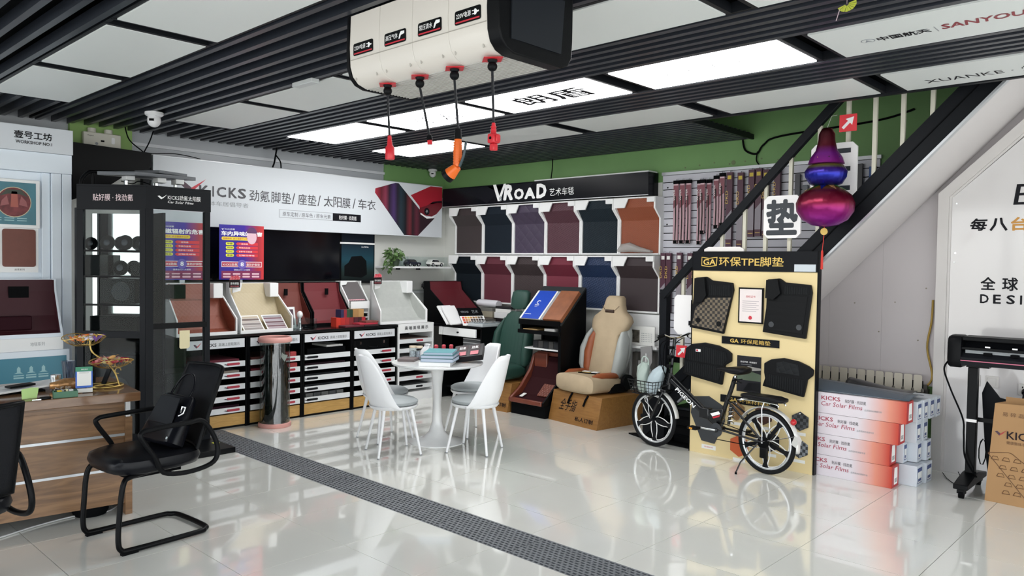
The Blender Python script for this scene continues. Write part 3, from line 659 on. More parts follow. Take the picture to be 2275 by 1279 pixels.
MB().tube(smooth_path([(-2.70, 1.37, 0.655), (-2.67, 1.38, 0.65), (-2.665, 1.42, 0.645), (-2.67, 1.47, 0.65), (-2.70, 1.48, 0.655)]), 0.006).build('handle', blackpl, t, smooth=True)
for k, (y, z0, lab) in enumerate(((0.40, 0.579, 'red ribboned box on the top tray right of the clear tube'), (0.41, 0.4715, 'red fabric roll hanging over the second tray right of the clear tube'))):
    t = tag(MB().box(-2.80, -2.69, y-0.04, y+0.08, z0, z0+0.085).build('gift_box', mat('red_fabric', 'a33a3c', 0.6), bevel=0.006), lab, 'box')
    t.location.x += 0.02
# white tray rack to the right of the counter
wk = thing('white_tray_rack', 'white tray rack with a black lettered heading, right end of the counter', 'cabinet', (CX, 2.0, 0))
for y in (1.742, 2.24): MB().box(-3.1, CX, y, y+0.018, 0, 0.88).build('side_panel', white, wk)
MB().box(-3.1, -3.085, 1.76, 2.24, 0.03, 0.88).build('back_panel', blackm, wk)
MB().box(-3.08, CX, 1.7605, 2.2395, 0.0, 0.10).build('base_panel', white, wk)
lp = MB().box(CX-0.014, CX+0.003, 1.7605, 2.2395, 0.775, 0.88).build('label_plate', white, wk)
txt('高 端 面 毯 展 示', (CX+0.003, 1.83, 0.81), Y_, Z_, 0.34, 0.042, inkm, lp, 0.001, heavy=0.018)
MB().box(-3.1, CX-0.015, 1.7605, 2.2395, 0.862, 0.88).build('top_board', white, wk)
for k in range(6):
    z = 0.66-0.105*k; tr = MB().box(-3.08, CX-0.012, 1.7605, 2.2395, z-0.004, z+0.006).build('tray', white, wk)
    MB().box(CX-0.012, CX+0.002, 1.7605, 2.2395, z, z+0.045).build('lip', lipm, tr)
    plate(rrect(0.10, 0.022, 0.0105, 3), (CX+0.002, 2.0, z+0.012), Y_, Z_, 0.0015, tabk if k % 2 else tabr, tr, 'tab')
    flat('carpet_sample', ['brown and cream mats', 'dark grey mats', 'white boxed mats', 'folded grey mats', 'black mats', 'thin grey mats'][k]+' stacked in the white tray rack, level %s' % ['one from the top', 'two from the top', 'three from the top', 'four from the top', 'five from the top', 'six from the top'][k], 'carpet sample', -3.05, CX-0.03, 1.79, 2.2, z+0.0065, z+0.055, mat('rackmat%d' % k, ['5b4a44', '2f3234', 'a7a8a8', '4b4d50', '191a1c', '3c3e40'][k], 0.8), 'mats in the white tray rack')
# ================================================================ footwell display boxes on the counter
def footwell(y0, y1, inner, lab, xf=-2.66, z0=0.873, depth=0.42, h=0.47, frame=white, block=True, name='footwell_display', hf=0.15, tl=0.06):
    t = thing(name, lab, 'display', (xf, (y0+y1)/2, z0))
    class TB(MB):
        def build(s, *a, **k):
            s.v = [(v[0], v[1]+(y1-v[1])/(y1-y0)*tl*(xf-v[0])/depth, v[2]) for v in s.v]
            return MB.build(s, *a, **k)
    D = depth
    prof = [(xf, z0), (xf, z0+hf), (xf-D*.75, z0+h*.80), (xf-D*.78, z0+h), (xf-D, z0+h), (xf-D, z0)]
    for y in (y0, y1-0.014): TB().prism(prof, 'y', y, y+0.014).build('side_panel', frame, t, bevel=0.002)
    TB().box(xf-D, xf-D+0.012, y0+0.0145, y1-0.0145, z0, z0+h).build('back_panel', frame, t)
    TB().box(xf-0.012, xf, y0+0.0145, y1-0.0145, z0, z0+0.03).build('front_lip', frame, t)
    path = [(xf-0.013, z0+0.012), (xf-D*.35, z0+0.05), (xf-D*.62, z0+h*.36), (xf-D*.86, z0+h*.78), (xf-D*.94, z0+h*.985)]
    TB().prism(path+[(xf-D+0.013, z0+h*.985), (xf-D+0.013, z0+0.004), (xf-0.013, z0+0.004)], 'y', y0+0.018, y1-0.018).build('carpet', inner, t)
    for y in (y0+0.0145, y1-0.0182):
        TB().prism([(xf-0.02, z0+0.02), (xf-0.02, z0+hf-.01), (xf-D*.75, z0+h*.78), (xf-D*.80, z0+h-.01), (xf-D+.013, z0+h-.01), (xf-D+.013, z0+.02)], 'y', y, y+0.0035).build('side_carpet', inner, t)
    if block:
        TB().box(xf-D*.95, xf-D*.60, y1-0.12, y1-0.020, z0+h*.70, z0+h*1.0).build('corner_block', frame, t, bevel=0.006)
        TB().prism([(y0+0.015, z0+h), (y0+0.12, z0+h), (y0+0.10, z0+h*.84), (y0+0.015, z0+h*.80)], 'x', xf-D*.66, xf-D*.62).build('corner_plate', frame, t)
    return t
brownl = quilt('brown_leather', '8b4a38', 75, 'diamond', 0.5, 'yz', 0.0015); beigel = quilt('beige_leather', 'b9ab8c', 75, 'diamond', 0.5, 'yz', 0.0015); greyl = mat('pale_grey_cloth', 'a9aca8', 0.7, noise=0.04)
footwell(-0.72, -0.15, brownl, 'white footwell display lined in reddish brown quilting, behind the glass showcase')
fw2 = footwell(-0.118, 0.435, beigel, 'white footwell display lined in beige quilting with two swatch cards')
fw4 = footwell(1.50, 2.17, greyl, 'white footwell display lined in pale grey, right end of the counter', h=0.47, z0=0.8835, tl=0.165)
mblk = mat('maroon_liner', '6a2228', 0.55); brl = mat('rust_liner', '6b2f26', 0.55); teal = mat('teal_liner', '1d3f47', 0.6)
footwell(0.48, 0.86, brl, 'rust brown footwell display below the television, left of the maroon one', -3.0, 0.873, 0.27, 0.465, blackm, False, tl=0)
footwell(0.875, 1.345, mblk, 'maroon footwell display below the television, behind the fabric cubes', -3.0, 0.873, 0.27, 0.465, blackm, False, tl=0)
for y in (0.66, 1.16):
    tag(MB().box(-3.195, -3.185, y-0.02, y+0.02, 1.20, 1.27).build('care_tag', blackm), 'small black tag hanging in the %s footwell below the television' % ('rust' if y < 1 else 'maroon'), 'tag')
# swatch cards
def swcard(y0, y1, lab, cols):
    t = thing('swatch_card', lab, 'swatch card', (-2.75, (y0+y1)/2, 0.91))
    O = Vector((-2.685, y0, 0.893)); U = Vector((-0.135, 0, 0.125)).normalized(); R = Y_
    N = R.cross(U)
    rect(O, R, U, y1-y0, 0.20, 0.004, paper, t, 'card')
    n = len(cols)
    for i, c in enumerate(cols): rect(O+R*0.012+U*(0.012+0.178*i/n)+N*0.004, R, U, y1-y0-0.024, 0.178/n-0.004, 0.001, mat('sw'+c, c, 0.6), t, 'swatch')
swcard(-0.07, 0.145, 'left swatch card with grey and taupe stripes in the beige display', ['8d8583', 'a39a97', '7b7270', 'b3a9a3', '6a5b56', 'b7aa98'])
swcard(0.175, 0.395, 'right swatch card with mauve stripes in the beige display', ['9a8a92', '6b4a52', '8f8189', '5c3b44', 'a29aa2', '74525c', '8d8a90'])
# price flags
def flag(y, x, z, lab):
    t = thing('price_flag', lab, 'price tag', (x, y, z))
    MB().box(x-0.002, x, y, y+0.11, z, z+0.085).build('board', mat('flag_black', '1d1316', 0.5), t)
    plate([(0.0, .075), (.02, .115), (.05, .105), (.075, .125), (.11, .10), (.108, .078)], (x, y, z), Y_, Z_, 0.001, mat('flag_pink', 'c86a74', 0.5), t)
    txt('799', (x+0.001, y+0.02, z+0.075), Y_, Z_, 0.075, 0.038, inkr, t, 0.001, bold=0.02); txt('原车脚垫', (x, y+0.012, z+0.03), Y_, Z_, 0.085, 0.022, inkw, t, 0.001); txt('限时特惠', (x, y+0.012, z+0.008), Y_, Z_, 0.085, 0.012, mat('flag_pink', ''), t, 0.001)
flag(-0.115, -2.895, 1.30, 'black and pink 799 price card on the beige footwell display'); flag(1.58, -2.895, 1.32, 'black and pink price card on the pale grey footwell display')
# standing promotion posters
def promo(y0, w_, z0, h_, x, title, lab, lean=0.0):
    t = thing('promotion_poster', lab, 'poster', (x, y0+w_/2, z0), group='purple promotion posters')
    MB().box(x-0.006, x, y0, y0+w_, z0, z0+h_).build('board', ramp('promo_print'+title[:1], 'y', -w_/2, w_/2, [(0, '2b2192'), (.55, '3a2394'), (.85, 'a0303e'), (1, 'cc3a3c')], 0.35), t)
    o = lambda u, v: (x, y0+u*w_, z0+v*h_)
    txt(title, o(.04, .80), Y_, Z_, w_*.92, h_*.085, inkw, t, 0.0012, heavy=0.03)
    check(o(.05, .90), Y_, Z_, .06*w_, .04*h_, t, inkw, inkw, ext=0.001); txt('KICKS劲氪', o(.12, .905), Y_, Z_, w_*.22, h_*.03, inkw, t, 0.0012)
    yel = mat('print_yellow', 'e8d23c', 0.5)
    plate(rrect(w_*.62, h_*.06, h_*.028), o(.05, .72), Y_, Z_, 0.001, mat('print_yellow', ''), t); txt('拒绝异味  亲子健康不让步', (x+0.001, y0+.08*w_, z0+.735*h_), Y_, Z_, w_*.55, h_*.032, inkr, t, 0.0012)
    for k, (a, b_) in enumerate((('甲醛', '一级致癌'), ('苯系物', '导致白血病'), ('VOC', '伤害中枢 引发癌变'), ('霉菌', '过敏性哮喘'))):
        v = .63-.07*k
        plate(rrect(w_*.18, h_*.052, h_*.025), o(.14, v), Y_, Z_, 0.001, mat('print_lime', 'dfe24a', 0.5), t); plate([(0, .026*h_), (.04*w_, 0), (.50*w_, 0), (.50*w_, .052*h_), (.04*w_, .052*h_)], o(.36, v), Y_, Z_, 0.001, mat('print_red', 'd8323c', 0.5), t)
        txt(a, (x+0.001, y0+.17*w_, z0+(v+.012)*h_), Y_, Z_, w_*.12, h_*.03, inkm, t, 0.0012); txt(b_, (x+0.001, y0+.43*w_, z0+(v+.012)*h_), Y_, Z_, w_*(.2+.05*k), h_*.028, inkw, t, 0.0012)
    rect(o(.05, .23), Y_, Z_, w_*.90, h_*.10, 0.001, inkw, t); rect((x+0.001, y0+.06*w_, z0+.24*h_), Y_, Z_, w_*.88, h_*.08, 0.001, mat('print_crimson', 'b32c48', 0.5), t)
    txt('KICKS劲氪', (x+0.002, y0+.08*w_, z0+.255*h_), Y_, Z_, w_*.32, h_*.045, inkw, t, 0.001, bold=0.006); txt('重防护脚垫', (x+0.002, y0+.60*w_, z0+.255*h_), Y_, Z_, w_*.31, h_*.045, inkw, t, 0.001)
    c24 = lambda r: [(r*math.cos(a*PI/12), r*math.sin(a*PI/12)) for a in range(24)]
    plate(c24(.085*h_), (x+0.002, y0+.50*w_, z0+.28*h_), Y_, Z_, 0.001, mat('print_violet', '6a5ab0', 0.5), t); txt('8', (x+0.003, y0+.465*w_, z0+.245*h_), Y_, Z_, w_*.07, h_*.075, inkw, t, 0.001, bold=0.02)
    rect(o(.05, .02), Y_, Z_, w_*.88, h_*.14, 0.0005, mat('print_plum', '7d2452', 0.5), t); txt('健康出行八大保障', (x+0.0005, y0+.32*w_, z0+.165*h_), Y_, Z_, w_*.36, h_*.03, inkw, t, 0.001)
    for k in range(8): plate(rrect(w_*.17, h_*.03, h_*.014), (x+0.0005, y0+(.08+.215*(k % 4))*w_, z0+(.09-.05*(k//4))*h_), Y_, Z_, 0.001, mat('print_pink', 'e0b8c4', 0.5), t)
    return t
pp = promo(-0.117, 0.472, 1.372, 0.542, -3.1, '车内异味的危害', 'purple and red promotion poster standing left of the television')
# pale portrait in the corner of the poster, drawn as flat print
plate([(0.285+0.052*math.cos(a*PI/12)*1.0, 0.425+0.07*math.sin(a*PI/12)) for a in range(24)], (-3.0988, -0.117+0.055, 1.372), Y_, Z_, 0.0008, mat('print_face', 'dcb6c4', 0.5), pp)
plate([(0.34+0.055*math.cos(a*PI/12), 0.465+0.06*math.sin(a*PI/12)) for a in range(0, 13)], (-3.098, -0.117, 1.372), Y_, Z_, 0.0008, mat('print_hair', '5a3260', 0.5), pp)
promo(-0.715, 0.466, 1.372, 0.542, -3.1, '电磁辐射的危害', 'purple promotion poster seen through the glass showcase')
for y in (0.08, -0.50): 
    tag(MB().box(-3.125, -3.107, y, y+0.05, 0.873, 1.42).build('easel_post', silver, bevel=0.002), 'silver upright holding the %s purple poster' % ('right' if y > -.3 else 'left'), 'stand')
# things on the counter
t = thing('acrylic_tray', 'clear acrylic box holding a silver lamp on the black counter', 'display case', (-2.82, 0.62, 0.873))
for a in ((-2.92, -2.917, 0.52, 0.74), (-2.72, -2.717, 0.52, 0.74), (-2.917, -2.72, 0.52, 0.523), (-2.917, -2.72, 0.737, 0.74)): MB().box(*a, 0.876, 0.98).build('pane', acryl, t)
MB().box(-2.92, -2.717, 0.52, 0.74, 0.873, 0.8757).build('pane', acryl, t)
t = thing('desk_lamp', 'small silver lamp with a round bulb head in the acrylic box', 'lamp', (-2.82, 0.60, 0.876))
MB().lathe([(0.034, 0), (0.034, 0.01), (0.02, 0.03), (0.017, 0.09), (0.02, 0.11)], (-2.82, 0.605, 0.876), 18).build('stem', chrome, t, smooth=True); MB().ball((-2.82, 0.605, 1.02), 0.03, rz=0.038).build('bulb', mat('bulb_white', 'e6e6e6', 0.2), t, smooth=True)
t = thing('framed_card', 'small white framed card with a dark print behind the acrylic box', 'card', (-2.97, 0.60, 0.873))
O = Vector((-2.93, 0.47, 0.875)); U = Vector((-0.04, 0, 0.2)).normalized()
rect(O, Y_, U, 0.16, 0.22, 0.006, white, t, 'card'); rect(O+Y_.cross(U)*0.006+Y_*0.02+U*0.03, Y_, U, 0.12, 0.165, 0.001, mat('print_mauve', '5a4650', 0.5, noise=0.5, nscale=40), t, 'picture')
def swcube(x, y, z, w_, cols, lab, h_=0.095):
    t = thing('fabric_swatch_block', lab, 'fabric sample', (x, y, z), group='fabric swatch blocks')
    n = len(cols)
    for i, c in enumerate(cols): MB().box(x-0.10, x, y+w_*i/n, y+w_*(i+1)/n-0.001, z, z+h_).build('swatch', mat('fab'+c, c, 0.8), t)
swcube(-2.80, 1.03, 0.873, 0.22, ['c23320', 'b22a26', '9f2a2a', '7d2428'], 'red fabric swatch block on the counter, lower left')
swcube(-2.80, 1.255, 0.873, 0.15, ['4a1a24', '3a1820', 'a32630'], 'dark red fabric swatch block on the counter, lower right')
swcube(-2.805, 1.09, 0.9685, 0.15, ['23244a', '8c2430', '28482e', '1f3a2c'], 'blue red and green swatch block on top of the red one', 0.085)
swcube(-2.805, 1.245, 0.9685, 0.14, ['a07a4a', 'ae8a58'], 'tan suede swatch block on top of the dark red one', 0.085)
for k, (x0, x1, y0, y1, z, c, lab) in enumerate(((-2.79, -2.66, 1.05, 1.285, 0.873, '5c1c28', 'maroon folded cloth lying at the front of the counter'), (-2.80, -2.665, 1.295, 1.485, 0.873, '3a2226', 'dark folded cloth under the bright red one'), (-2.81, -2.665, 1.235, 1.47, 0.8925, 'a8283a', 'bright red folded cloth on the counter'), (-2.80, -2.67, 1.32, 1.485, 0.9115, '6e3a34', 'reddish brown folded cloth, topmost at the counter end'))):
    o = flat('folded_cloth', lab, 'cloth', x0, x1, y0, y1, z, z+0.018, mat('clo'+c, c, 0.85, noise=0.12), 'folded cloths on the counter')
# small white desktop rack
t = thing('small_sample_rack', 'narrow white desktop rack with grey lining and three slots', 'display', (-3.05, 1.50, 0.873))
prof = [(-3.045, 0.873), (-3.045, 1.12), (-3.20, 1.30), (-3.20, 1.35), (-3.30, 1.35), (-3.30, 0.873)]
for y in (1.350, 1.615): MB().prism(prof, 'y', y, y+0.014).build('side_panel', white, t)
MB().box(-3.30, -3.285, 1.365, 1.614, 0.873, 1.35).build('back_panel', white, t)
MB().prism([(-3.06, 1.125), (-3.25, 1.335), (-3.284, 1.335), (-3.284, 1.10), (-3.06, 1.10)], 'y', 1.3645, 1.6145).build('lining', mat('grey_liner', '5b5657', 0.7), t)
MB().box(-3.03, -3.018, 1.3645, 1.6145, 1.045, 1.125).build('front_board', white, t); MB().prism([(1.3645, 1.35), (1.445, 1.35), (1.425, 1.31), (1.3645, 1.30)], 'x', -3.203, -3.20).build('corner_plate', white, t)
for z in (0.88, 0.935, 0.99): MB().box(-3.28, -3.045, 1.3645, 1.6145, z, z+0.014).build('slot_shelf', white, t)
MB().box(-3.28, -3.06, 1.375, 1.605, 0.90, 0.93).build('dark_filler', blackm, t); MB().box(-3.28, -3.05, 1.375, 1.605, 0.955, 0.985).build('dark_filler', blackm, t)
rn = random.Random(5)
for k in range(9):
    y = 1.385+0.024*k
    tag(MB().ball((-3.085, y, 1.137), 0.02, 0.02, 0.011, 8, 5).build('wrapped_sweet', mat('pink_wrap', 'd49aa4', 0.5), smooth=True), 'pink wrapped sweet lying on the sill of the narrow white rack', 'sweet', 'pink sweets on the rack')
# ================================================================ GLASS SHOWCASE
gsm = mat('showcase_frame', '17191d', 0.4, spec=0.35)
gs = thing('glass_showcase', 'tall dark framed glass showcase of loudspeakers with lettered headers', 'showcase', (-2.5, -1.1, 0))
C0, C1, C2, C3, C4 = (-2.17, -1.17), (-2.17, -0.64), (-2.61, -0.64), (-2.61, -1.53), (-2.57, -1.548)
def F(f, d): return Vector((C4[0]+(C0[0]-C4[0])*f-0.687*d, C4[1]+(C0[1]-C4[1])*f+0.727*d, 0))
MB().box(-2.63, -1.76, -1.74, -0.62, 0.0, 0.045).build('base_slab', black, gs, bevel=0.004)
MB().prism([C0, C1, C2, C3, C4], 'z', 0.046, 0.09).build('plinth', gsm, gs)
MB().prism([C0, C1, C2, C3, C4], 'z', 2.135, 2.15).build('top_board', gsm, gs)
def side(a, b, z0, z1, t, m, nm, in_=0.0, ia=0.0, ib=0.0, par=None):
    a, b = Vector((*a, 0)), Vector((*b, 0)); d = (b-a).normalized(); n = Vector((d.y, -d.x, 0))
    a = a+d*ia-n*in_; b = b-d*ib-n*in_
    return MB().obox((a+b)/2+Vector((0, 0, (z0+z1)/2))-n*t/2, d*((b-a).length/2), n*t/2, Z_*((z1-z0)/2)).build(nm, m, par or gs)
D01, D04 = Vector((0, 1, 0)), (Vector((*C4, 0))-Vector((*C0, 0))).normalized()
side(C0, C1, 1.965, 2.134, 0.02, gsm, 'header'); side(C4, C0, 1.95, 2.134, 0.02, gsm, 'header')
for (p, w_) in ((C0, .06), (C1, .045), (C4, .05), (C3, .04)):
    cx = p[0]+(.026 if p[0] < -2.5 and p in (C2, C3) else -.026); cy = p[1]+(.026 if p in (C0, C3, C4) else -.026)
    MB().box(cx-w_/2, cx+w_/2, cy-w_/2, cy+w_/2, 0.091, 1.9645).build('post', gsm, gs)
side(C4, C0, 0.0901, 1.949, 0.02, gsm, 'stile', 0, 0.0, 0.50); side(C4, C0, 0.0901, 1.949, 0.02, gsm, 'stile', 0, 0.50, 0.0)
side(C0, C1, 1.00, 1.045, 0.03, black, 'crossbar', 0.0, 0.03, 0.03); side(C4, C0, 0.93, 0.985, 0.03, gsm, 'crossbar', 0.001, 0.04, 0.04)
side(C0, C1, 0.091, 0.14, 0.03, black, 'crossbar', 0, 0.03, 0.03); side(C4, C0, 0.091, 0.16, 0.03, gsm, 'crossbar', 0.001, 0.04, 0.04)
side(C0, C1, 0.14, 1.96, 0.005, tglass, 'glass_pane', 0.012, 0.035, 0.03); side(C4, C0, 0.16, 1.95, 0.005, tglass, 'glass_pane', 0.012, 0.05, 0.05)
MB().box(-2.60, -2.595, -1.48, -0.90, 0.10, 0.96).build('back_panel', blackm, gs)
a_, b_ = F(.03, .205), F(.93, .205)
MB().add([(a_.x, a_.y, .98), (b_.x, b_.y, .98), (b_.x, b_.y, 1.93), (a_.x, a_.y, 1.93)], [(0, 1, 2, 3)]).build('mirror_back', mat('mirror', 'd8dcdc', 0.03, 1.0), gs, solid=0.006)
MB().add([(a_.x, a_.y, .10), (b_.x, b_.y, .10), (b_.x, b_.y, .97), (a_.x, a_.y, .97)], [(0, 1, 2, 3)]).build('dark_back', blackm, gs, solid=0.006)
MB().box(-2.58, -2.21, -1.02, -1.00, 0.10, 1.94).build('inner_partition', blackm, gs)
for z in (0.97, 1.20, 1.425, 1.63):
    MB().prism([tuple(F(a, d)[:2]) for a, d in ((.05, .016), (.95, .016), (.95, .195), (.05, .195))], 'z', z-0.008, z).build('shelf', black if z < 1 else tglass, gs)
    MB().bar(F(.05, .01)+Z_*(z-.006), F(.95, .01)+Z_*(z-.006), 0.01, 0.016).build('shelf_edge', black, gs)
for z in (1.23, 1.44): MB().box(-2.57, -2.22, -0.99, -0.68, z-0.008, z).build('shelf', tglass, gs)
# lettering on the headers
Rl = -D04; 
Ol = Vector((*C4, 0))
txt('贴好膜 · 找劲氪', Ol+Rl*0.13+Z_*2.02, Rl, Z_, 0.32, 0.055, mat('header_pale', 'e4cfd2', 0.5), gs, 0.003, bold=0.006)
check(Vector((-2.17, -1.08, 2.045)), Y_, Z_, 0.075, 0.04, gs, inkw, inkw)
txt('KICKS劲氪太阳膜', (-2.17, -1.00, 2.045), Y_, Z_, 0.27, 0.04, inkw, gs, 0.003); txt('Car Solar Films', (-2.17, -1.00, 2.018), Y_, Z_, 0.21, 0.02, inkw, gs, 0.003, shear=0.2)
# loudspeakers inside
def speaker(loc, r, face, lab, tilt=0.0):
    t = thing('loudspeaker', lab, 'loudspeaker', loc, group='round loudspeakers in the showcase')
    n = Vector((0.69, -0.72, 0.12)).normalized(); c = Vector(loc)+Z_*r
    MB().cyl(c-n*0.06, c-n*0.012, r*.55, r*.98, 22).cyl(c-n*0.012, c, r*.99, r, 22).build('basket', blackpl, t, smooth=True)
    MB().cyl(c+n*0.0005, c+n*0.008, r*.93, r*.86, 22).build('surround', blackm, t, smooth=True)
    MB().cyl(c+n*0.0085, c+n*0.014, r*.42, r*.30, 16).build('dust_cap', mat('cone_grey', face, 0.3), t, smooth=True)
    return t
zz = 1.631
for k, (f, r) in enumerate(((0.12, .052), (.36, .060), (.62, .062), (.87, .054))):
    p = F(f, .085)
    speaker((p.x, p.y, zz), r, '2c3038', 'round black loudspeaker on the top glass shelf, ' + ['leftmost of four', 'second from the left', 'third from the left with a shiny cap', 'rightmost of four'][k])
p = F(.55, .085); speaker((p.x, p.y, 1.4265), .062, '1f2024', 'single round black loudspeaker on the second glass shelf')
def abox(name, c, sz, lab, cat='box', m=None, g=None):
    t = thing(name, lab, cat, (c[0], c[1], c[2]), math.radians(43), g); m = m or blackpl
    MB().box(-sz[0]/2, sz[0]/2, -sz[1]/2, sz[1]/2, 0, sz[2]).build('cabinet_body', m, t, local=True, bevel=0.004)
    return t
t = abox('speaker_box', (F(.18, .10).x, F(.18, .10).y, 1.4265), (0.13, 0.12, 0.165), 'tall black speaker box at the left of the second glass shelf', 'loudspeaker')
t = abox('speaker_box', (F(.84, .10).x, F(.84, .10).y, 1.4265), (0.12, 0.10, 0.11), 'low black speaker box at the right of the second glass shelf', 'loudspeaker')
t = abox('subwoofer', (F(.56, .105).x, F(.56, .105).y, 1.2015), (0.28, 0.15, 0.20), 'wide black subwoofer box with a round grille, third shelf', 'loudspeaker')
MB().cyl((0.03, -0.076, 0.10), (0.03, -0.083, 0.10), 0.075, n=24).build('grille', mat('grille_grey', '24272c', 0.35), t, local=True, smooth=True)
t = abox('amplifier_box', (F(.5, .105).x, F(.5, .105).y, 0.9715), (0.38, 0.15, 0.13), 'black amplifier box on the shelf below the subwoofer', 'amplifier', blackm)
t = abox('floor_speaker', (F(.5, .105).x, F(.5, .105).y, 0.0905), (0.34, 0.15, 0.70), 'large black floor speaker in the bottom of the showcase', 'loudspeaker')
MB().cyl((0.03, -0.076, 0.42), (0.03, -0.085, 0.42), 0.11, n=28).build('grille', mat('grille_grey', '24272c'), t, local=True, smooth=True); MB().ball((0.03, -0.087, 0.42), 0.03, rz=0.03).build('dust_cap', mat('cap_silver', '8a8c90', 0.2), t, local=True, smooth=True)
for y, z, lab in ((-0.93, 1.2305, 'small black speaker box behind the right showcase pane'), (-0.80, 1.2305, 'black tweeter box at the right behind the showcase pane')):
    tag(MB().box(-2.52, -2.40, y-0.05, y+0.05, z, z+0.12).build('speaker_box', blackpl, bevel=0.004), lab, 'loudspeaker')
t = tag(MB().box(-2.56, -2.25, -0.98, -0.72, 0.0905, 0.62).build('equipment_cabinet', blackpl, bevel=0.006), 'black equipment cabinet low in the right half of the showcase', 'cabinet')
t = thing('hanging_card', 'cream card hanging on the right showcase pane below the crossbar', 'card', (-2.165, -0.86, 0.90))
MB().plate([(0, 0.01), (0.01, 0), (0.07, 0), (0.085, 0.015), (0.085, 0.15), (0, 0.15)], (-2.167, -0.905, 0.83), Y_, Z_, 0.003).build('card', mat('cream_card', 'd9cfa8', 0.6), t)
t = thing('warning_sticker', 'small yellow warning label on the black showcase base', 'sticker', (-1.95, -0.66, 0.0455))
MB().box(-2.02, -1.97, -0.70, -0.65, 0.0455, 0.047).build('label', mat('print_lime', ''), t)
# rig on the showcase top
rg = thing('roof_rack_sample', 'grey metal rack sample with a bent black tube on top of the showcase', 'rack', (-2.6, -1.1, 2.15))
rgm = mat('rack_grey', '5b5f64', 0.45)
MB().obox((-2.50, -1.02, 2.255), (0.12, 0.10, 0), (-0.12, 0.30, 0.012), (0, 0, 0.015)).build('rack_plate', rgm, rg, bevel=0.003)
MB().obox((-2.54, -0.90, 2.29), (0.10, 0.06, 0), (-0.05, 0.14, 0.0), (0, 0, 0.012)).build('rack_plate', rgm, rg, bevel=0.003)
for y in (-1.2, -0.95, -0.80): MB().box(-2.50, -2.40, y-0.035, y+0.035, 2.20, 2.24).build('white_block', whitem, rg, bevel=0.004)
for y in (-1.22, -0.98, -0.82): MB().box(-2.46, -2.44, y-0.01, y+0.01, 2.1505, 2.20).build('support_post', chrome, rg)
MB().tube(smooth_path([(-2.62, -1.50, 2.151), (-2.62, -1.49, 2.20), (-2.62, -1.44, 2.255), (-2.62, -1.36, 2.265), (-2.64, -1.0, 2.285)]), 0.016).tube([(-2.62, -1.41, 2.151), (-2.62, -1.41, 2.26)], 0.014).build('bent_tube', black, rg, smooth=True)
MB().tube(smooth_path([(-2.55, -1.22, 2.20), (-2.50, -1.15, 2.18), (-2.55, -1.08, 2.21), (-2.52, -1.0, 2.19)]), 0.004).build('cord', blackm, rg)
# black header box between the white unit and the sign
t = thing('black_fascia_box', 'deep black fascia box on the green pilaster above the showcase', 'fascia', (-3.2, -1.08, 2.1))
MB().prism([(-1.415, 2.55), (-0.76, 2.53), (-0.76, 2.40), (-0.98, 2.31), (-1.18, 2.16), (-1.415, 2.06)], 'x', XW+0.055, -3.10).build('box_front', black, t)
MB().box(-3.44, -3.10, -0.84, -0.755, 1.9, 2.398).build('drop_post', black, t) if False else MB().box(-3.40, -3.33, -0.745, -0.69, 2.05, 2.53).build('post', gsm, t)
# ================================================================ WHITE WORKSHOP UNIT (left edge)
uw = mat('unit_white_blue', 'dfe8f1', 0.35)
un = thing('display_wall_unit', 'pale blue-white wall unit with cornice and column at the left edge', 'wall unit', (-3.2, -2.2, 0))
MB().box(XW+0.01, -3.06, -4.2, -1.452, 0, 2.26).build('back_board', uw, un)
MB().box(XW+0.01, -2.975, -4.2, -1.448, 2.42, 2.625).build('header', mat('unit_header', 'd4d9df', 0.35), un, bevel=0.003)
MB().box(XW+0.01, -2.995, -4.2, -1.452, 2.262, 2.418).build('cornice', uw, un)
for (a, b_, x) in ((-1.665, -1.605, -3.03), (-1.60, -1.53, -3.0), (-1.525, -1.452, -3.0)): MB().box(-3.0595, x, a, b_, 0, 2.2605).build('column', uw, un, bevel=0.004)
txt('壹号工坊', (-2.975, -1.875, 2.515), Y_, Z_, 0.27, 0.062, inkm, un, 0.002, heavy=0.02); txt('WORKSHOP NO.1', (-2.975, -1.865, 2.475), Y_, Z_, 0.26, 0.026, inkm, un, 0.002, bold=0.02)
t = thing('framed_picture', 'teal framed picture with a round red car interior, left edge', 'picture', (-3.04, -2.1, 1.83))
MB().box(-3.0595, -3.025, -2.6, -1.68, 1.80, 2.19).build('frame', white, t, bevel=0.004)
rect((-3.025, -2.57, 1.825), Y_, Z_, 0.86, 0.34, 0.001, mat('print_teal', '3d7482', 0.4, noise=0.25, nscale=3), t, 'picture')
cc = lambda r, n=28: [(r*math.cos(2*PI*a/n), r*math.sin(2*PI*a/n)) for a in range(n)]
plate(cc(.122), (-3.024, -1.865, 2.005), Y_, Z_, 0.0008, mat('print_sand', 'c4b99c', 0.5), t); plate(cc(.116), (-3.0232, -1.865, 2.005), Y_, Z_, 0.0008, mat('print_interior', '6e2b2f', 0.5, noise=0.4, nscale=18), t)
plate([(-.025, -.04), (.03, -.04), (.022, .085), (-.018, .085)], (-3.0224, -1.865, 2.005), Y_, Z_, 0.0008, mat('print_salmon', 'a85a4e', 0.5), t)
for s_ in (-1, 1): plate([(s_*.035, -.02), (s_*.095, -.035), (s_*.085, .01), (s_*.05, .05)], (-3.0224, -1.865, 2.005), Y_, Z_, 0.0008, mat('print_rose', '99595a', 0.5), t)
plate([(-.10, .045), (-.05, .10), (.05, .10), (.10, .045), (.04, .065), (-.04, .065)], (-3.0224, -1.865, 2.005), Y_, Z_, 0.0008, mat('print_olive', '3c4238', 0.5), t)
for k in range(3):
    for j in range(2): rect((-3.024, -2.02+0.088*k, 1.855+0.018*j), Y_, Z_, 0.068, 0.006, 0.0008, mat('print_aqua', '9cc4c8', 0.5), t)
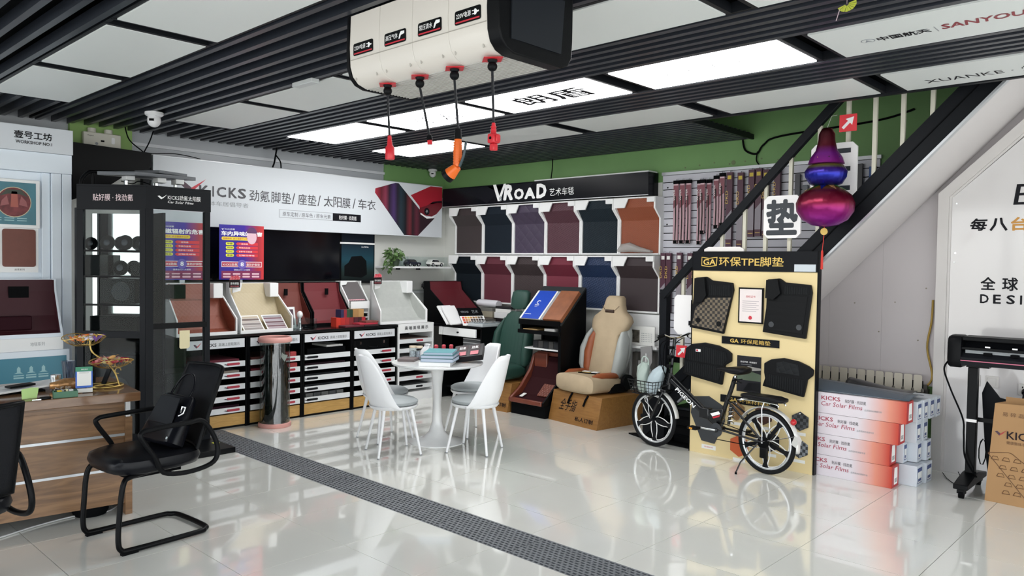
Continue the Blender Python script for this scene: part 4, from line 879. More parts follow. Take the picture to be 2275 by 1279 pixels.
t = thing('leather_sample_board', 'white sample board with a cream and a brown rounded leather panel', 'sample board', (-3.05, -2.1, 1.43))
MB().box(-3.0595, -3.04, -2.5, -1.69, 1.44, 1.81).build('board', white, t)
for y0, c, lab in ((-1.945, '6b3a2e', 'brown leather panel'), (-2.20, '8d8474', 'cream leather panel')):
    MB().plate(rrect(0.235, 0.305, 0.02, 4), (-3.04, y0, 1.485), Y_, Z_, 0.008).build('leather_panel', mat('lp'+c, c, 0.5, noise=0.05, bump=0.3), t, label=lab)
txt('皮革系列', (-3.04, -1.86, 1.455), Y_, Z_, 0.07, 0.016, inkm, t, 0.001)
t = footwell(-2.45, -1.595, mat('deep_maroon', '3a0f1a', 0.6), 'white framed footwell display lined in deep maroon, left edge', -2.74, 0.93, 0.232, 0.46, uw, False, hf=0.03, tl=0.0)
MB().box(-2.87, -2.79, -2.30, -1.80, 0.99, 1.10).build('mat_step', mat('deep_maroon2', '2a0a14', 0.7), t, bevel=0.01)
MB().box(-2.935, -2.925, -1.93, -1.79, 1.24, 1.33).build('pedal_plate', blackm, t)
MB().box(-2.76, -2.735, -2.45, -1.597, 0.83, 0.9295).build('label_strip', white, t); txt('地毯系列', (-2.735, -1.83, 0.865), Y_, Z_, 0.10, 0.03, inkg, t, 0.001)
t = thing('teal_counter_box', 'white box with a teal printed front carrying three small emblems', 'counter box', (-2.8, -2.1, 0.3))
MB().box(-2.994, -2.715, -2.6, -1.555, 0.40, 0.8295).build('box_body', uw, t, bevel=0.003)
rect((-2.715, -2.5, 0.56), Y_, Z_, 0.92, 0.22, 0.001, mat('print_teal2', '3f7f93', 0.4), t, 'printed_front')
for k in range(3):
    y = -1.915+0.085*k
    plate([(-.03, -.01), (-.012, .0), (-.012, .03), (0, .045), (.012, .03), (.012, 0), (.03, -.01)], (-2.714, y, 0.67), Y_, Z_, 0.001, mat('print_aqua', ''), t, 'emblem')
    rect((-2.714, y-.035, 0.64), Y_, Z_, .07, .008, 0.001, mat('print_aqua', ''), t, 'rule'); rect((-2.714, y-.035, 0.62), Y_, Z_, .07, .012, 0.001, mat('print_aqua', ''), t, 'rule')
MB().box(-2.994, -2.72, -2.6, -1.56, 0, 0.3995).build('lower_body', uw, t)
# ================================================================ exit sign, cameras
t = thing('emergency_lamp', 'white emergency light box on the green pilaster below the ceiling', 'lamp', (-3.43, -1.0, 2.6))
MB().box(XW+0.05, -3.40, -1.235, -0.915, 2.575, 2.70).build('housing', mat('ivory_plastic', 'd2d0c4', 0.45), t, bevel=0.008)
for y in (-1.16, -1.02): MB().cyl((-3.42, y, 2.70), (-3.42, y, 2.735), 0.035, n=16).build('lamp_head', mat('ivory_plastic', ''), t, smooth=True)
plate(rrect(0.03, 0.06, 0.012), (-3.40, -1.0, 2.61), Y_, Z_, 0.002, white, t, 'switch'); MB().box(-3.40, -3.398, -1.09, -1.06, 2.62, 2.635).build('display', blackm, t)
txt('Rayen', (-3.40, -1.20, 2.66), Y_, Z_, 0.05, 0.014, inkm, t, 0.001); plate(cc(.013, 14), (-3.40, -1.125, 2.60), Y_, Z_, 0.001, inkg, t, 'emblem')
def domecam(c, lab, s_=1.0, rz=0.0):
    t = thing('security_camera', lab, 'camera', c, rz)
    MB().lathe([(0.062*s_, 0), (0.062*s_, -0.018*s_), (0.045*s_, -0.03*s_)], (0, 0, 0), 24).build('base', mat('camera_white', 'd8d8da', 0.35), t, local=True, smooth=True)
    MB().ball((0, 0, -0.055*s_), 0.046*s_, rz=0.05*s_, n=20, m=12).build('ball', mat('camera_white', ''), t, local=True, smooth=True)
    MB().box(-0.016*s_, 0.016*s_, -0.048*s_, -0.040*s_, -0.066*s_, -0.05*s_).build('lens', black, t, local=True)
    MB().tube([(0.03*s_*math.sin(a), -0.037*s_, -0.035*s_+0.02*s_*math.cos(a)) for a in [x*.35-1.2 for x in range(8)]], 0.003*s_).build('trim_ring', inkg, t, local=True)
domecam((-2.34, -1.04, CH), 'white dome security camera under the slats, upper left', 1.15, math.radians(47)); domecam((-3.40, 2.86, 2.76), 'small white dome security camera in the far green corner', 0.95, math.radians(45))
tag(MB().tube(smooth_path([(-3.35, -0.90, 2.78), (-3.35, -0.86, 2.66), (-3.30, -0.76, 2.56), (-3.32, -0.74, 2.53)]), 0.006).tube(smooth_path([(-3.3, -0.66, 2.78), (-3.3, -0.70, 2.66), (-3.31, -0.755, 2.54)]), 0.006).tube(smooth_path([(-3.32, -0.74, 2.545), (-3.28, -0.5, 2.57), (-3.28, -0.35, 2.565), (-3.29, -0.22, 2.55)]), 0.004).build('cable', blackm, smooth=True), 'black cables drooping from the ceiling onto the fascia box', 'cable')
t = thing('ceiling_strip_lamp', 'short pale plastic strip fixed under the slats, upper left', 'strip', (0, 0, 0)); t.location = (-0.40, -0.90, CH)
MB().box(-0.52, -0.28, -0.86, -0.80, CH-0.03, CH-0.001).build('strip_body', mat('strip_plastic', 'c3c6c6', 0.35), t, bevel=0.004)
# ================================================================ DESK
dw = wood('walnut_laminate', '66492f', '8c6a4a', 1, 2.4, 0.35, 9)
th = math.radians(-6.7); DO = Vector((-0.70, -1.77, 0))
desk = thing('office_desk', 'walnut laminate desk with silver inlaid strips at the left', 'desk', DO, th)
MB().box(-0.78, 0.0, -1.7, 0.0, 0.700, 0.755).build('desktop', wood('walnut_top', '6b4d36', '86664a', 1, 2.0, 0.12, 7), desk, local=True, bevel=0.003)
for z0, z1 in ((0.50, 0.66), (0.292, 0.484), (0.07, 0.276)): MB().box(-0.09, -0.065, -1.66, -0.075, z0, z1).build('front_board', dw, desk, local=True)
MB().box(-0.09, -0.065, -1.66, -0.075, 0.661, 0.699).build('front_board', dw, desk, local=True)
for z in (0.4845, 0.2765): MB().box(-0.088, -0.062, -1.66, -0.075, z, z+0.015).build('inlay_strip', silver, desk, local=True)
MB().box(-0.72, -0.05, -0.074, -0.035, 0.0, 0.60).build('end_panel', dw, desk, local=True); MB().box(-0.70, -0.055, -0.07, -0.045, 0.601, 0.6995).build('end_spacer', white, desk, local=True)
MB().box(-0.70, -0.10, -1.66, -1.62, 0.0, 0.6995).build('end_panel', dw, desk, local=True)
MB().box(-0.40, -0.38, -1.6, -0.08, 0.0, 0.45).build('modesty_panel', blackm, desk, local=True)  # modesty panel run down to the floor to darken the space under the desk
pb = thing('power_box', 'low round black cable box on the floor behind the desk board', 'box', (-0.93, -1.98, 0)); MB().lathe([(0.09, 0), (0.10, 0.02), (0.10, 0.06), (0.08, 0.075)], (-0.93, -1.98, 0), 20).build('body', blackm, pb, smooth=True)
tag(MB().tube(smooth_path([(-0.86, -2.9, 0.006), (-0.80, -2.55, 0.006), (-0.88, -2.30, 0.006), (-0.92, -2.08, 0.006), (-0.88, -1.90, 0.006), (-1.0, -1.78, 0.006)]), 0.005).build('floor_cable', mat('cable_white', 'c9c9c9', 0.5), smooth=True), 'thin white cable on the floor under the desk', 'cable')
# ---- things on the desk
DZ = 0.756
st = thing('snack_stand', 'two-tier gold wire stand on the desk corner', 'stand', (-1.03, -1.86, DZ))
MB().tube([(-1.03+0.10*math.cos(a*PI/14), -1.86+0.10*math.sin(a*PI/14), DZ+0.008) for a in range(28)], 0.007, 8, True).build('base_ring', gold, st, smooth=True)
MB().tube([(-1.12, -1.90, DZ+0.012), (-0.95, -1.84, DZ+0.012)], 0.004).tube([(-1.06, -1.77, DZ+0.012), (-1.0, -1.95, DZ+0.012)], 0.004).build('base_cross', gold, st)
MB().tube(smooth_path([(-0.965, -1.80, DZ+0.012), (-0.98, -1.82, DZ+0.09), (-1.02, -1.86, DZ+0.16), (-1.08, -1.92, DZ+0.22), (-1.09, -1.93, DZ+0.30)]), 0.005).build('stem', gold, st, smooth=True)
MB().tube([(-0.985+0.0*a, -1.80+0.018*math.cos(a*.5), DZ+0.10+0.018*math.sin(a*.5)) for a in range(11)], 0.003).build('curl', gold, st, smooth=True)
def basket(c, a, b_, dep, lift, nm):
    rim = [(c[0]+a*math.cos(t), c[1]+b_*math.sin(t), c[2]+dep+lift*math.cos(2*t-0.6)) for t in [2*PI*k/28 for k in range(28)]]
    m_ = MB().tube(rim, 0.003, 6, True)
    bas = [(c[0]+a*.45*math.cos(t), c[1]+b_*.45*math.sin(t), c[2]) for t in [2*PI*k/28 for k in range(28)]]
    m_.tube(bas, 0.002, 5, True)
    for k in range(28): m_.tube([rim[k], [(r+q)/2 for r, q in zip(rim[k][:2], bas[k][:2])]+[c[2]+dep*.28], bas[k]], 0.0012, 4)
    m_.build(nm, gold, st)
basket((-1.10, -1.96, DZ+0.262), 0.085, 0.125, 0.055, 0.014, 'upper_basket'); basket((-0.98, -1.84, DZ+0.125), 0.075, 0.13, 0.045, 0.012, 'lower_basket')
rn = random.Random(11)
def sweets(c, a, b_, dep, n, cols, lab, grp, big=1.0):
    for k in range(n):
        t = 2*PI*rn.random(); r = math.sqrt(rn.random())*.72
        x, y = c[0]+a*r*math.cos(t), c[1]+b_*r*math.sin(t); z = c[2]+dep*.55+0.034*(1-r)*rn.random()+0.010
        col = cols[k % len(cols)]; L_ = 0.023*big; rz = rn.random()*PI
        m_ = MB().ball((0, 0, 0), L_, L_*.55, L_*.42, 8, 5)
        for s_ in (-1, 1): m_.add([(s_*L_*.9, 0, 0), (s_*L_*1.6, L_*.5, 0.003), (s_*L_*1.65, -L_*.5, -0.003)], [(0, 1, 2)])
        o = m_.build('wrapped_sweet', mat('wrap'+col, col, 0.3), None, smooth=True); o.location = (x, y, z); o.rotation_euler = (rn.uniform(-.5, .5), rn.uniform(-.5, .5), rz)
        tag(o, lab(k, col), 'sweet', grp)
CN = {'c0332f': 'red', 'e0b030': 'yellow', '7a50a0': 'violet', 'ddd8e4': 'white', 'd87a3a': 'orange', 'a02838': 'dark red', 'd0a060': 'gold', 'c87a78': 'pink', 'b8b088': 'pale gold'}
sweets((-1.10, -1.96, DZ+0.262), .085, .125, .055, 26, ['c0332f', 'e0b030', '7a50a0', 'ddd8e4', 'd87a3a', '7a50a0', 'ddd8e4'], lambda k, c: CN[c]+' wrapped sweet in the upper wire basket on the desk', 'sweets in the upper basket')
sweets((-0.98, -1.84, DZ+0.125), .075, .13, .045, 26, ['a02838', 'd0a060', 'c87a78', 'b8b088', 'a02838'], lambda k, c: CN[c]+' wrapped snack in the lower wire basket on the desk', 'snacks in the lower basket', 1.25)
# payment card stand (square code left out)
t = thing('payment_card_stand', 'white and green payment card in a clear stand with blue border', 'card stand', (-0.92, -2.02, DZ))
O = Vector((-0.885, -2.075, DZ+0.03)); R = Vector((0.35, 0.94, 0)).normalized(); R = Vector((0.30, 0.954, 0)); U = Vector((-0.20, 0.06, 0.97)).normalized(); U = (U-R*U.dot(R)).normalized()
Nn = R.cross(U)
rect(O-U*0.03-Nn*0.003, R, U, 0.098, 0.165, 0.002, acryl, t, 'stand'); rect(O, R, U, 0.09, 0.125, 0.001, mat('card_blue', '2f63c0', 0.4), t, 'card'); rect(O+R*0.008+U*0.012+Nn*0.001, R, U, 0.075, 0.085, 0.0005, paper, t, 'panel')
rect(O+U*0.098+Nn*0.001, R, U, 0.09, 0.027, 0.0006, mat('card_green', '3c8a68', 0.4), t, 'panel'); txt('微信支付', O+R*0.03+U*0.105+Nn*0.0016, R, U, 0.035, 0.009, inkw, t, 0.0004)
txt('推荐使用微信支付', O+R*0.02+U*0.086+Nn*0.0015, R, U, 0.05, 0.006, inkg, t, 0.0004); rect(O-U*0.028+R*0.002+Nn*0.001, R, U, 0.088, 0.024, 0.0005, paper, t, 'foot_label')
# green box with small things
t = thing('green_open_box', 'small green open box with odds and ends on the desk front', 'box', (-0.80, -2.155, DZ), math.radians(-12))
gbm = mat('box_green', '35684c', 0.4)
for a in ((-0.035, 0.035, -0.062, -0.058, 0.0, 0.035), (-0.035, 0.035, 0.058, 0.062, 0, 0.035), (-0.035, -0.031, -0.058, 0.058, 0, 0.035), (0.031, 0.035, -0.058, 0.058, 0, 0.035), (-0.031, 0.031, -0.058, 0.058, 0, 0.003)): MB().box(*a).build('wall', gbm, t, local=True)
for k, (y, c, lab) in enumerate(((-0.03, 'e0c030', 'yellow clip in the green box'), (0.0, 'ddd6b0', 'cream clip in the green box'), (0.028, 'e6e6e6', 'white clip in the green box'), (-0.01, '8a8a8a', 'grey clip in the green box'))):
    o = tag(MB().box(-0.80-0.012, -0.80+0.012, -2.155+y-0.012, -2.155+y+0.012, DZ+0.004, DZ+0.04+0.004*(k % 2)).build('clip', mat('clip'+c, c, 0.4), bevel=0.003), lab, 'clip')
t = thing('glass_ashtray', 'small clear glass dish beside the green box', 'dish', (-0.93, -2.13, DZ)); MB().lathe([(0.03, 0), (0.042, 0.004), (0.045, 0.035), (0.041, 0.035), (0.038, 0.008), (0.0001, 0.006)], (-0.93, -2.125, DZ), 22).build('dish', acryl, t, smooth=True)
t = thing('key_bunch', 'black car key with fob lying near the desk edge', 'key', (-0.79, -2.27, DZ)); MB().loft([(DZ, -0.79, -2.26, .018, .03), (DZ+.012, -0.79, -2.26, .018, .03)], 14).build('fob', blackpl, t, smooth=True, bevel=0.003); MB().box(-0.785, -0.778, -2.33, -2.285, DZ, DZ+.004).build('blade', chrome, t)
nm_ = mat('note_green', 'b6d88c', 0.7)
t = thing('sticky_note', 'pale green sticky note standing propped on the desk', 'note', (-0.88, -2.33, DZ)); MB().add([(-0.86, -2.36, DZ), (-0.86, -2.285, DZ), (-0.875, -2.275, DZ+.03), (-0.88, -2.27, DZ+0.055), (-0.875, -2.31, DZ+0.06), (-0.87, -2.36, DZ+0.055)], [(0, 1, 2, 3, 4, 5)]).build('note', nm_, t, solid=0.0008)
t = thing('snack_bag', 'crumpled gold foil snack bag behind the payment card', 'snack bag', (-1.07, -2.03, DZ)); MB().loft([(-2.16, -1.07, DZ+.03, .006, .02), (-2.13, -1.07, DZ+.03, .03, .024), (-2.08, -1.07, DZ+.035, .045, .034), (-2.02, -1.06, DZ+.035, .04, .034), (-1.985, -1.06, DZ+.03, .01, .028)], 16, 2.2, 'y').build('bag', mat('foil_gold', 'b98b5c', 0.3, 0.5, noise=0.35, nscale=30, bump=1.0, bscale=60), t, smooth=True)
kb = thing('laptop_stand', 'white flat stand with black edges under the tablet and glasses', 'stand', (-1.2, -2.25, DZ)); MB().obox((-1.16, -2.32, DZ+0.022), (0.10, 0.02, 0), (-0.05, 0.26, 0.012), (0, 0, 0.006)).build('board', white, kb, bevel=0.003)
MB().box(-1.24, -1.08, -2.5, -2.18, DZ, DZ+0.008).build('foot', blackm, kb)
t = thing('black_tablet', 'black glossy phone on the white flat stand', 'phone', (-1.17, -2.28, DZ+.04)); MB().obox((-1.13, -2.30, DZ+0.041), (0.035, 0.007, 0), (-0.015, 0.07, 0.003), (0, 0, 0.006)).build('phone_body', black, t, bevel=0.003)
t = thing('coffee_mug', 'black mug with a loop handle behind the snack bag', 'mug', (-1.25, -1.89, DZ)); MB().lathe([(0.034, 0), (0.038, 0.09), (0.034, 0.09), (0.031, 0.006), (0.0001, 0.006)], (-1.25, -1.88, DZ), 22).build('body', blackpl, t, smooth=True); MB().tube([(-1.24, -1.918-0.022*math.sin(a*.35), DZ+0.045+0.024*math.cos(a*.35)) for a in range(10)], 0.004).build('handle', blackpl, t, smooth=True)
t = thing('clear_cup', 'stack of clear plastic cups against the white unit', 'cups', (-1.38, -1.98, DZ)); MB().lathe([(0.03, 0), (0.042, 0.14), (0.040, 0.14), (0.028, 0.004), (0.0001, 0.003)], (-1.36, -1.97, DZ), 20).build('cup', glassm('cup_plastic', 'c9ced6', 0.15), t, smooth=True)
t = thing('folded_stand', 'black folding phone stand leaning behind the card', 'stand', (-1.13, -1.95, DZ)); MB().obox((-1.10, -1.83, DZ+0.05), (0.03, 0, 0), (0, 0.02, 0.05), (0, 0.004, -0.002)).build('prop', blackpl, t)
t = thing('watch', 'steel ringed dark glass jar beside the foil bag', 'jar', (-1.22, -2.10, DZ)); MB().lathe([(0.028, 0), (0.03, 0.06), (0.03, 0.078), (0.0001, 0.08)], (-1.20, -2.09, DZ), 18).build('body', chrome, t, smooth=True)
t.name = 'steel_jar'
# ================================================================ OFFICE CHAIRS
def office_chair(loc, rz, lab):
    t = thing('office_chair', lab, 'chair', loc, rz, 'black cantilever office chairs')
    for s_ in (-1, 1):
        pass
    P = [(-.15, -.02, .405), (-.20, .17, .405), (-.22, .225, .37), (-.22, .245, .20), (-.22, .25, .08), (-.22, .235, .03), (-.22, .18, .018), (-.22, -.18, .018), (-.20, -.24, .018), (-.14, -.27, .018)]
    full = smooth_path(P+[(-x, y, z) for x, y, z in P[::-1]], 5)
    MB().tube(full, 0.0145, 12).build('sled_frame', black, t, local=True, smooth=True)
    for s_ in (-1, 1): MB().box(s_*.22-.014, s_*.22+.014, .15, .235, 0.0, .014).build('glide', blackm, t, local=True)
    se = mat('black_leather', '15161a', 0.3, bump=0.15)
    MB().loft([(.405, 0, .01, .20, .215), (.42, 0, .01, .238, .245), (.455, 0, .01, .25, .26), (.485, 0, .01, .243, .25), (.50, 0, .01, .21, .215)], 36, 3.6).build('seat', se, t, local=True, smooth=True)
    MB().box(-.16, .16, -.12, .17, .38, .404).build('seat_pan', blackm, t, local=True)
    # backrest: curved mesh panel in a plastic frame
    def bk(u, v): # u across, v up
        x = (u-.5)*(.44-.05*v); y = -.235-.17*v+.05*(2*u-1)**2; return (x, y, .50+.43*v)
    MB().grid(bk, 10, 8).build('back_mesh', mat('mesh_fabric', '1a1b1f', 0.6, bump=0.6, bscale=500), t, local=True, smooth=True, solid=0.012)
    rim = [bk(k/8, 0) for k in range(9)]+[bk(1, k/6) for k in range(1, 7)]+[bk(1-k/8, 1) for k in range(1, 9)]+[bk(0, 1-k/6) for k in range(1, 6)]
    MB().tube(rim, 0.012, 8, True).build('back_frame', blackpl, t, local=True, smooth=True)
    MB().tube(smooth_path([(0, -.05, .39), (0, -.24, .40), (0, -.285, .47), (0, -.31, .60)]), [.02]*19, 8).build('spine', blackpl, t, local=True, smooth=True)
    for s_ in (-1, 1):
        A = [(.262*s_, .03, .41), (.27*s_, .08, .50), (.275*s_, .155, .615), (.272*s_, .15, .645), (.268*s_, .10, .655), (.262*s_, -.10, .660), (.25*s_, -.20, .655), (.255*s_, -.27, .55), (.262*s_, -.285, .46), (.264*s_, -.24, .405), (.262*s_, -.10, .385)]
        MB().tube(smooth_path(A, 4, True), 0.014, 8, True).build('armrest', blackpl, t, local=True, smooth=True)
    return t
oc = office_chair((-0.318, -1.885, 0), math.radians(184), 'black office chair with a leather seat in front of the desk, bag on it')
dup(oc, (-0.015, -2.895, 0), math.radians(98), 'black office chair cut off by the left edge of the picture')
# handbag leaning on the chair
bgm = mat('bag_leather', '0e0f14', 0.25, bump=0.2)
hb = thing('handbag', 'black leather handbag with silver clasps leaning on the office chair', 'handbag', (-0.29, -1.83, 0.502), math.radians(8))
M_ = Matrix.Translation((0, 0, 0)) @ Matrix.Rotation(math.radians(-27), 4, 'X')
MB().loft([(0.012, 0, 0.0, .14, .045), (.03, 0, 0, .175, .06), (.16, 0, 0, .165, .05), (.29, 0, 0, .14, .03), (.305, 0, 0, .13, .015)], 24, 4).xf(M_).build('bag_body', bgm, hb, local=True, smooth=True)
MB().plate([(-.12, .12), (.12, .12), (.10, .28), (-.10, .28)], (0, -.052, 0), X_, Z_, .006).xf(M_).build('flap', bgm, hb, local=True, bevel=0.003)
MB().tube([tuple(M_ @ Vector(p)) for p in smooth_path([(-.09, -.01, .27), (-.09, 0, .36), (-.04, 0, .43), (.04, 0, .43), (.09, 0, .36), (.09, -.01, .27)])], 0.006).build('strap', bgm, hb, local=True, smooth=True)
MB().tube([tuple(M_ @ Vector(p)) for p in ((.15, -.055, .18), (.175, -.05, .20), (.17, -.05, .235), (.14, -.05, .235), (.145, -.05, .20))], 0.005).build('clasp', chrome, hb, local=True, smooth=True)
for s_ in (-1, 1): MB().cyl(tuple(M_ @ Vector((s_*.13, -.045, .05))), tuple(M_ @ Vector((s_*.13, -.056, .05))), .008).build('stud', chrome, hb, local=True)
# ================================================================ VEROAD SIGN AND MAT RACK
vs_ = thing('black_shop_sign', 'long black wall sign with white angular lettering over the mat rack', 'sign', (-1.75, 3.05, 2.28))
blk = mat('sign_navy_black', '070910', 0.22)
MB().box(-3.31, -0.20, 2.955, YW-0.013, 2.285, 2.515).build('sign_body', blk, vs_, bevel=0.002)
MB().box(-1.75, -0.21, 2.97, YW-0.02, 2.5155, 2.53).build('top_dust_sheet', whitem, vs_)
MB().box(-3.31, -0.2, 2.953, 2.955, 2.281, 2.289).build('lower_trim', silver, vs_)
for k, (a, b_) in enumerate(((-3.0, -2.2), (-2.5, -1.75))): plate([(a, 2.50), (b_, 2.50), ((a+b_)/2+.1, 2.30)], (0, 2.955, 0), X_, Z_, 0.0008, mat('sign_facet', '12131a', 0.3), vs_, 'facet')
E_ = lambda x, z: (x, 2.954, z)
plate([(0, .20), (.05, .20), (.11, .06), (.13, .10), (.18, .20), (.215, .20), (.15, .06), (.13, .0), (.085, .0)], E_(-2.40, 2.315), X_, Z_, 0.002, inkw, vs_, 'letter')
txt('e', E_(-2.29, 2.315), X_, Z_, 0.045, 0.055, inkg, vs_, 0.004, bold=0.03)
for c, x, w_, h_ in (('R', -2.225, .155, .185), ('O', -2.05, .155, .13), ('A', -1.885, .165, .13), ('D', -1.70, .15, .165)):
    txt(c, E_(x, 2.318), X_, Z_, w_, h_, inkw, vs_, 0.002, heavy=0.05, shear=0.15 if c == 'R' else 0)
txt('艺术车毯', E_(-1.505, 2.335), X_, Z_, 0.35, 0.085, inkw, vs_, 0.002)
rk = [('3a3132', 'plain', 0, 'top row, leftmost, plain dark brown'), ('1a222b', 'plain', 0, 'top row, second, plain blue-black'), ('40364a', 'diamond', 22, 'top row, third, plum quilted in large diamonds'), ('4c2833', 'weave', 130, 'top row, fourth, maroon basket weave'),
      ('1d272e', 'weave', 130, 'top row, fifth, blackish blue basket weave'), ('8f4b2f', 'diamond', 150, 'top row, rightmost, orange brown'),
      ('141b22', 'plain', 0, 'bottom row, leftmost, plain blue-black'), ('5b2733', 'plain', 0, 'bottom row, second, plain wine red'), ('3a2f30', 'weave', 150, 'bottom row, third, dark brown fine check'), ('6e2536', 'plain', 0, 'bottom row, fourth, bright wine red'),
      ('1b2e4e', 'weave', 120, 'bottom row, fifth, navy basket weave'), ('352a2d', 'plain', 0, 'bottom row, rightmost, plain brown-black')]
RW = 0.513
for k, (c, kind, sc_, lab) in enumerate(rk):
    i, row = k % 6, k//6; x0 = -3.20+RW*i; x1 = x0+RW; z1 = (2.268, 1.668)[row]; z0 = (1.683, 1.085)[row]
    t = thing('mat_display_box', 'white wall display box with a car mat, '+lab, 'display', ((x0+x1)/2, 3.1, z0), group='car mat display boxes on the back wall')
    YB = YW-0.014
    prof = [(2.97, z1), (2.97, z1-0.115), (3.075, z1-0.215), (3.075, z0), (YB, z0), (YB, z1)]
    for xa in (x0+0.001, x1-0.021): MB().prism(prof, 'x', xa, xa+0.020).build('side_panel', white, t, bevel=0.002)
    MB().box(x0+0.0215, x1-0.0215, YB-0.02, YB, z0, z1).build('back_board', white, t)
    MB().box(x0+0.0215, x1-0.0215, 2.972, YB-0.0205, z1-0.012, z1).build('top_board', white, t)
    MB().box(x0+0.0215, x1-0.0215, 3.07, YB-0.0205, z0, z0+0.016).build('bottom_board', white, t)
    mm = mat('mat_'+c, c, 0.55, bump=0.25, bscale=500) if kind == 'plain' else quilt('mat_'+c, c, sc_, kind, 0.5, 'xz', 0.006 if sc_ < 40 else 0.003)
    MB().prism([(3.09, z0+0.017), (3.09, z1-0.23), (3.00, z1-0.10), (3.00, z1-0.0125), (YB-0.021, z1-0.0125), (YB-0.021, z0+0.017)], 'x', x0+0.022, x1-0.022).build('car_mat', mm, t)
    MB().plate([(0.0, 0), (0.185, 0), (0.135, -0.105), (0.0, -0.105)], (x0+0.004, 2.982, z1), X_, Z_, 0.016).build('corner_plate', white, t, bevel=0.002)
    MB().box(x1-0.10, x1-0.006, 2.962, 3.03, z1-0.055, z1-0.001).build('corner_block', white, t, bevel=0.003)
t = thing('plastic_wrap', 'crumpled clear plastic wrap lying in the orange brown mat box', 'plastic wrap', (-0.42, 3.05, 1.70)); MB().loft([(-0.62, 3.035, 1.725, .01, .01), (-.56, 3.03, 1.75, .04, .045), (-.46, 3.03, 1.76, .045, .05), (-.34, 3.03, 1.735, .045, .03), (-.20, 3.035, 1.715, .03, .012)], 14, 2.2, 'x').build('wrap', mat('crumpled_plastic', 'b9b7b4', 0.2, bump=1.0, bscale=40, alpha=0.55), t, smooth=True)
tag(MB().tube(smooth_path([(-1.55, 3.05, 2.78), (-1.55, 3.05, 2.70), (-1.56, 3.05, 2.60), (-1.57, 3.05, 2.535)]), 0.006).build('hanging_wire', blackm, smooth=True), 'single black wire hanging from the ceiling to the black sign', 'cable')
# ================================================================ CORNER DESK WITH WHITE DRAWERS
cd = thing('corner_desk', 'black corner desk with two white drawers below the mat rack', 'desk', (-2.1, 2.7, 0))
MB().box(-2.63, -1.96, 2.36, 3.12, 0.835, 0.858).build('desktop', black, cd)
MB().box(-3.42, -2.6305, 2.28, 3.12, 0.835, 0.858).build('desktop', black, cd)
for x in (-2.62, -1.975): MB().box(x-0.01, x+0.01, 2.37, 3.07, 0, 0.8345).build('side_panel', black, cd)
MB().box(-2.609, -1.97, 3.08, 3.10, 0.0, 0.8345).build('back_panel', blackm, cd)
for x0, x1 in ((-2.66, -2.595), (-2.585, -2.04)):
    dr = MB().box(x0, x1, 2.345, 2.365, 0.735, 0.828).build('drawer', white, cd, bevel=0.002)
    if x1 > -2.5: MB().cyl((-2.32, 2.345, 0.78), (-2.32, 2.325, 0.78), 0.008, 0.011, 12).build('knob', blackm, dr, smooth=True)
MB().box(-2.6, -1.99, 2.375, 2.95, 0.72, 0.733).build('drawer_shelf', black, cd)
MB().box(-2.35, -1.99, 2.38, 3.05, 0.60, 0.612).build('shelf', black, cd); MB().box(-2.60, -1.99, 2.40, 3.05, 0.12, 0.135).build('shelf', black, cd)
for k in range(5): flat('sample_folder', ['topmost', 'second', 'third', 'fourth', 'lowest'][k]+' grey sample folder stacked on the corner desk shelf', 'folder', -2.30, -2.0, 2.40, 2.9, 0.6125+0.022*k if False else 0.6125+0.022*(4-k), 0.6125+0.022*(4-k)+0.018, mat('fold%d' % (k % 2), ['9a9c9e', '5a5c5f'][k % 2], 0.6), 'sample folders on the desk shelf')
d5 = footwell(2.42, 2.96, mat('maroon_leather', '5e1f27', 0.35), 'black framed maroon footwell display standing on the corner desk', -2.58, 0.859, 0.45, 0.49, black, False, tl=0.0)
# sample books on the corner desk
t = thing('colour_sample_book', 'open white sample book with a colour chart leaning on the corner desk', 'sample book', (-2.5, 2.4, 0.859))
a = Vector((-2.62, 2.37, 1.055)); e = Vector((-2.40, 2.33, 0.862)); dn = (e-a)
for k, off in enumerate((0, 0.055)):
    MB().obox((a+e)/2+Vector((off*1.3+0.01, 0, 0.012)), dn*0.5, Vector((0.0, 0.10, 0.0)), Vector((0.006, 0, 0.007))).build('cover', white, t)
R = Vector((0.35, 0.94, 0)).normalized(); O = Vector((-2.28, 2.375, 0.862)); U = Vector((-0.45, 0.12, 0.42)).normalized(); U = (U-R*U.dot(R)).normalized(); N = R.cross(U)
rect(O-U*0.0, R, U, 0.30, 0.27, 0.006, blackm, t, 'black_page'); rect(O+U*0.0+N*0.0065, R, U, 0.30, 0.135, 0.003, white, t, 'chart_card')
cl = ['c8452c', 'cf5a34', 'b43b30', 'd98a3a', 'c07a4a', '8a5a44', 'd9b24a', 'c9a070', '70503c', 'b98a50', '4a3a34', '2c2a2c', '8c6a48', '3a3230', '1e1e20', 'a9885a', '4f4238', '26262a', '6c5a44', '2a2a2c', '141416', '4a4440', '1c1c1e', '0f0f10']
for k, c in enumerate(cl): rect(O+R*(0.02+0.033*(k//3))+U*(0.095-0.038*(k % 3))+N*0.0098, R, U, 0.028, 0.031, 0.0006, mat('ch'+c, c, 0.6), t, 'colour_patch')
txt('VEROAD', O+R*0.03+U*0.19+N*0.007, R, U, 0.10, 0.03, inkg, t, 0.001); txt('艺术', O+R*0.17+U*0.18+N*0.007, R, U, 0.08, 0.05, inkg, t, 0.001)
flat('magazine', 'thick silver catalogue lying flat on the front of the corner desk', 'catalogue', -2.20, -1.965, 2.38, 2.80, 0.859, 0.893, mat('catalogue_silver', 'b3b9bc', 0.25))
flat('magazine', 'glossy grey magazine lying on the silver catalogue', 'magazine', -2.19, -1.98, 2.40, 2.72, 0.8935, 0.903, mat('magazine_grey', '8b9498', 0.15, noise=0.4, nscale=14))
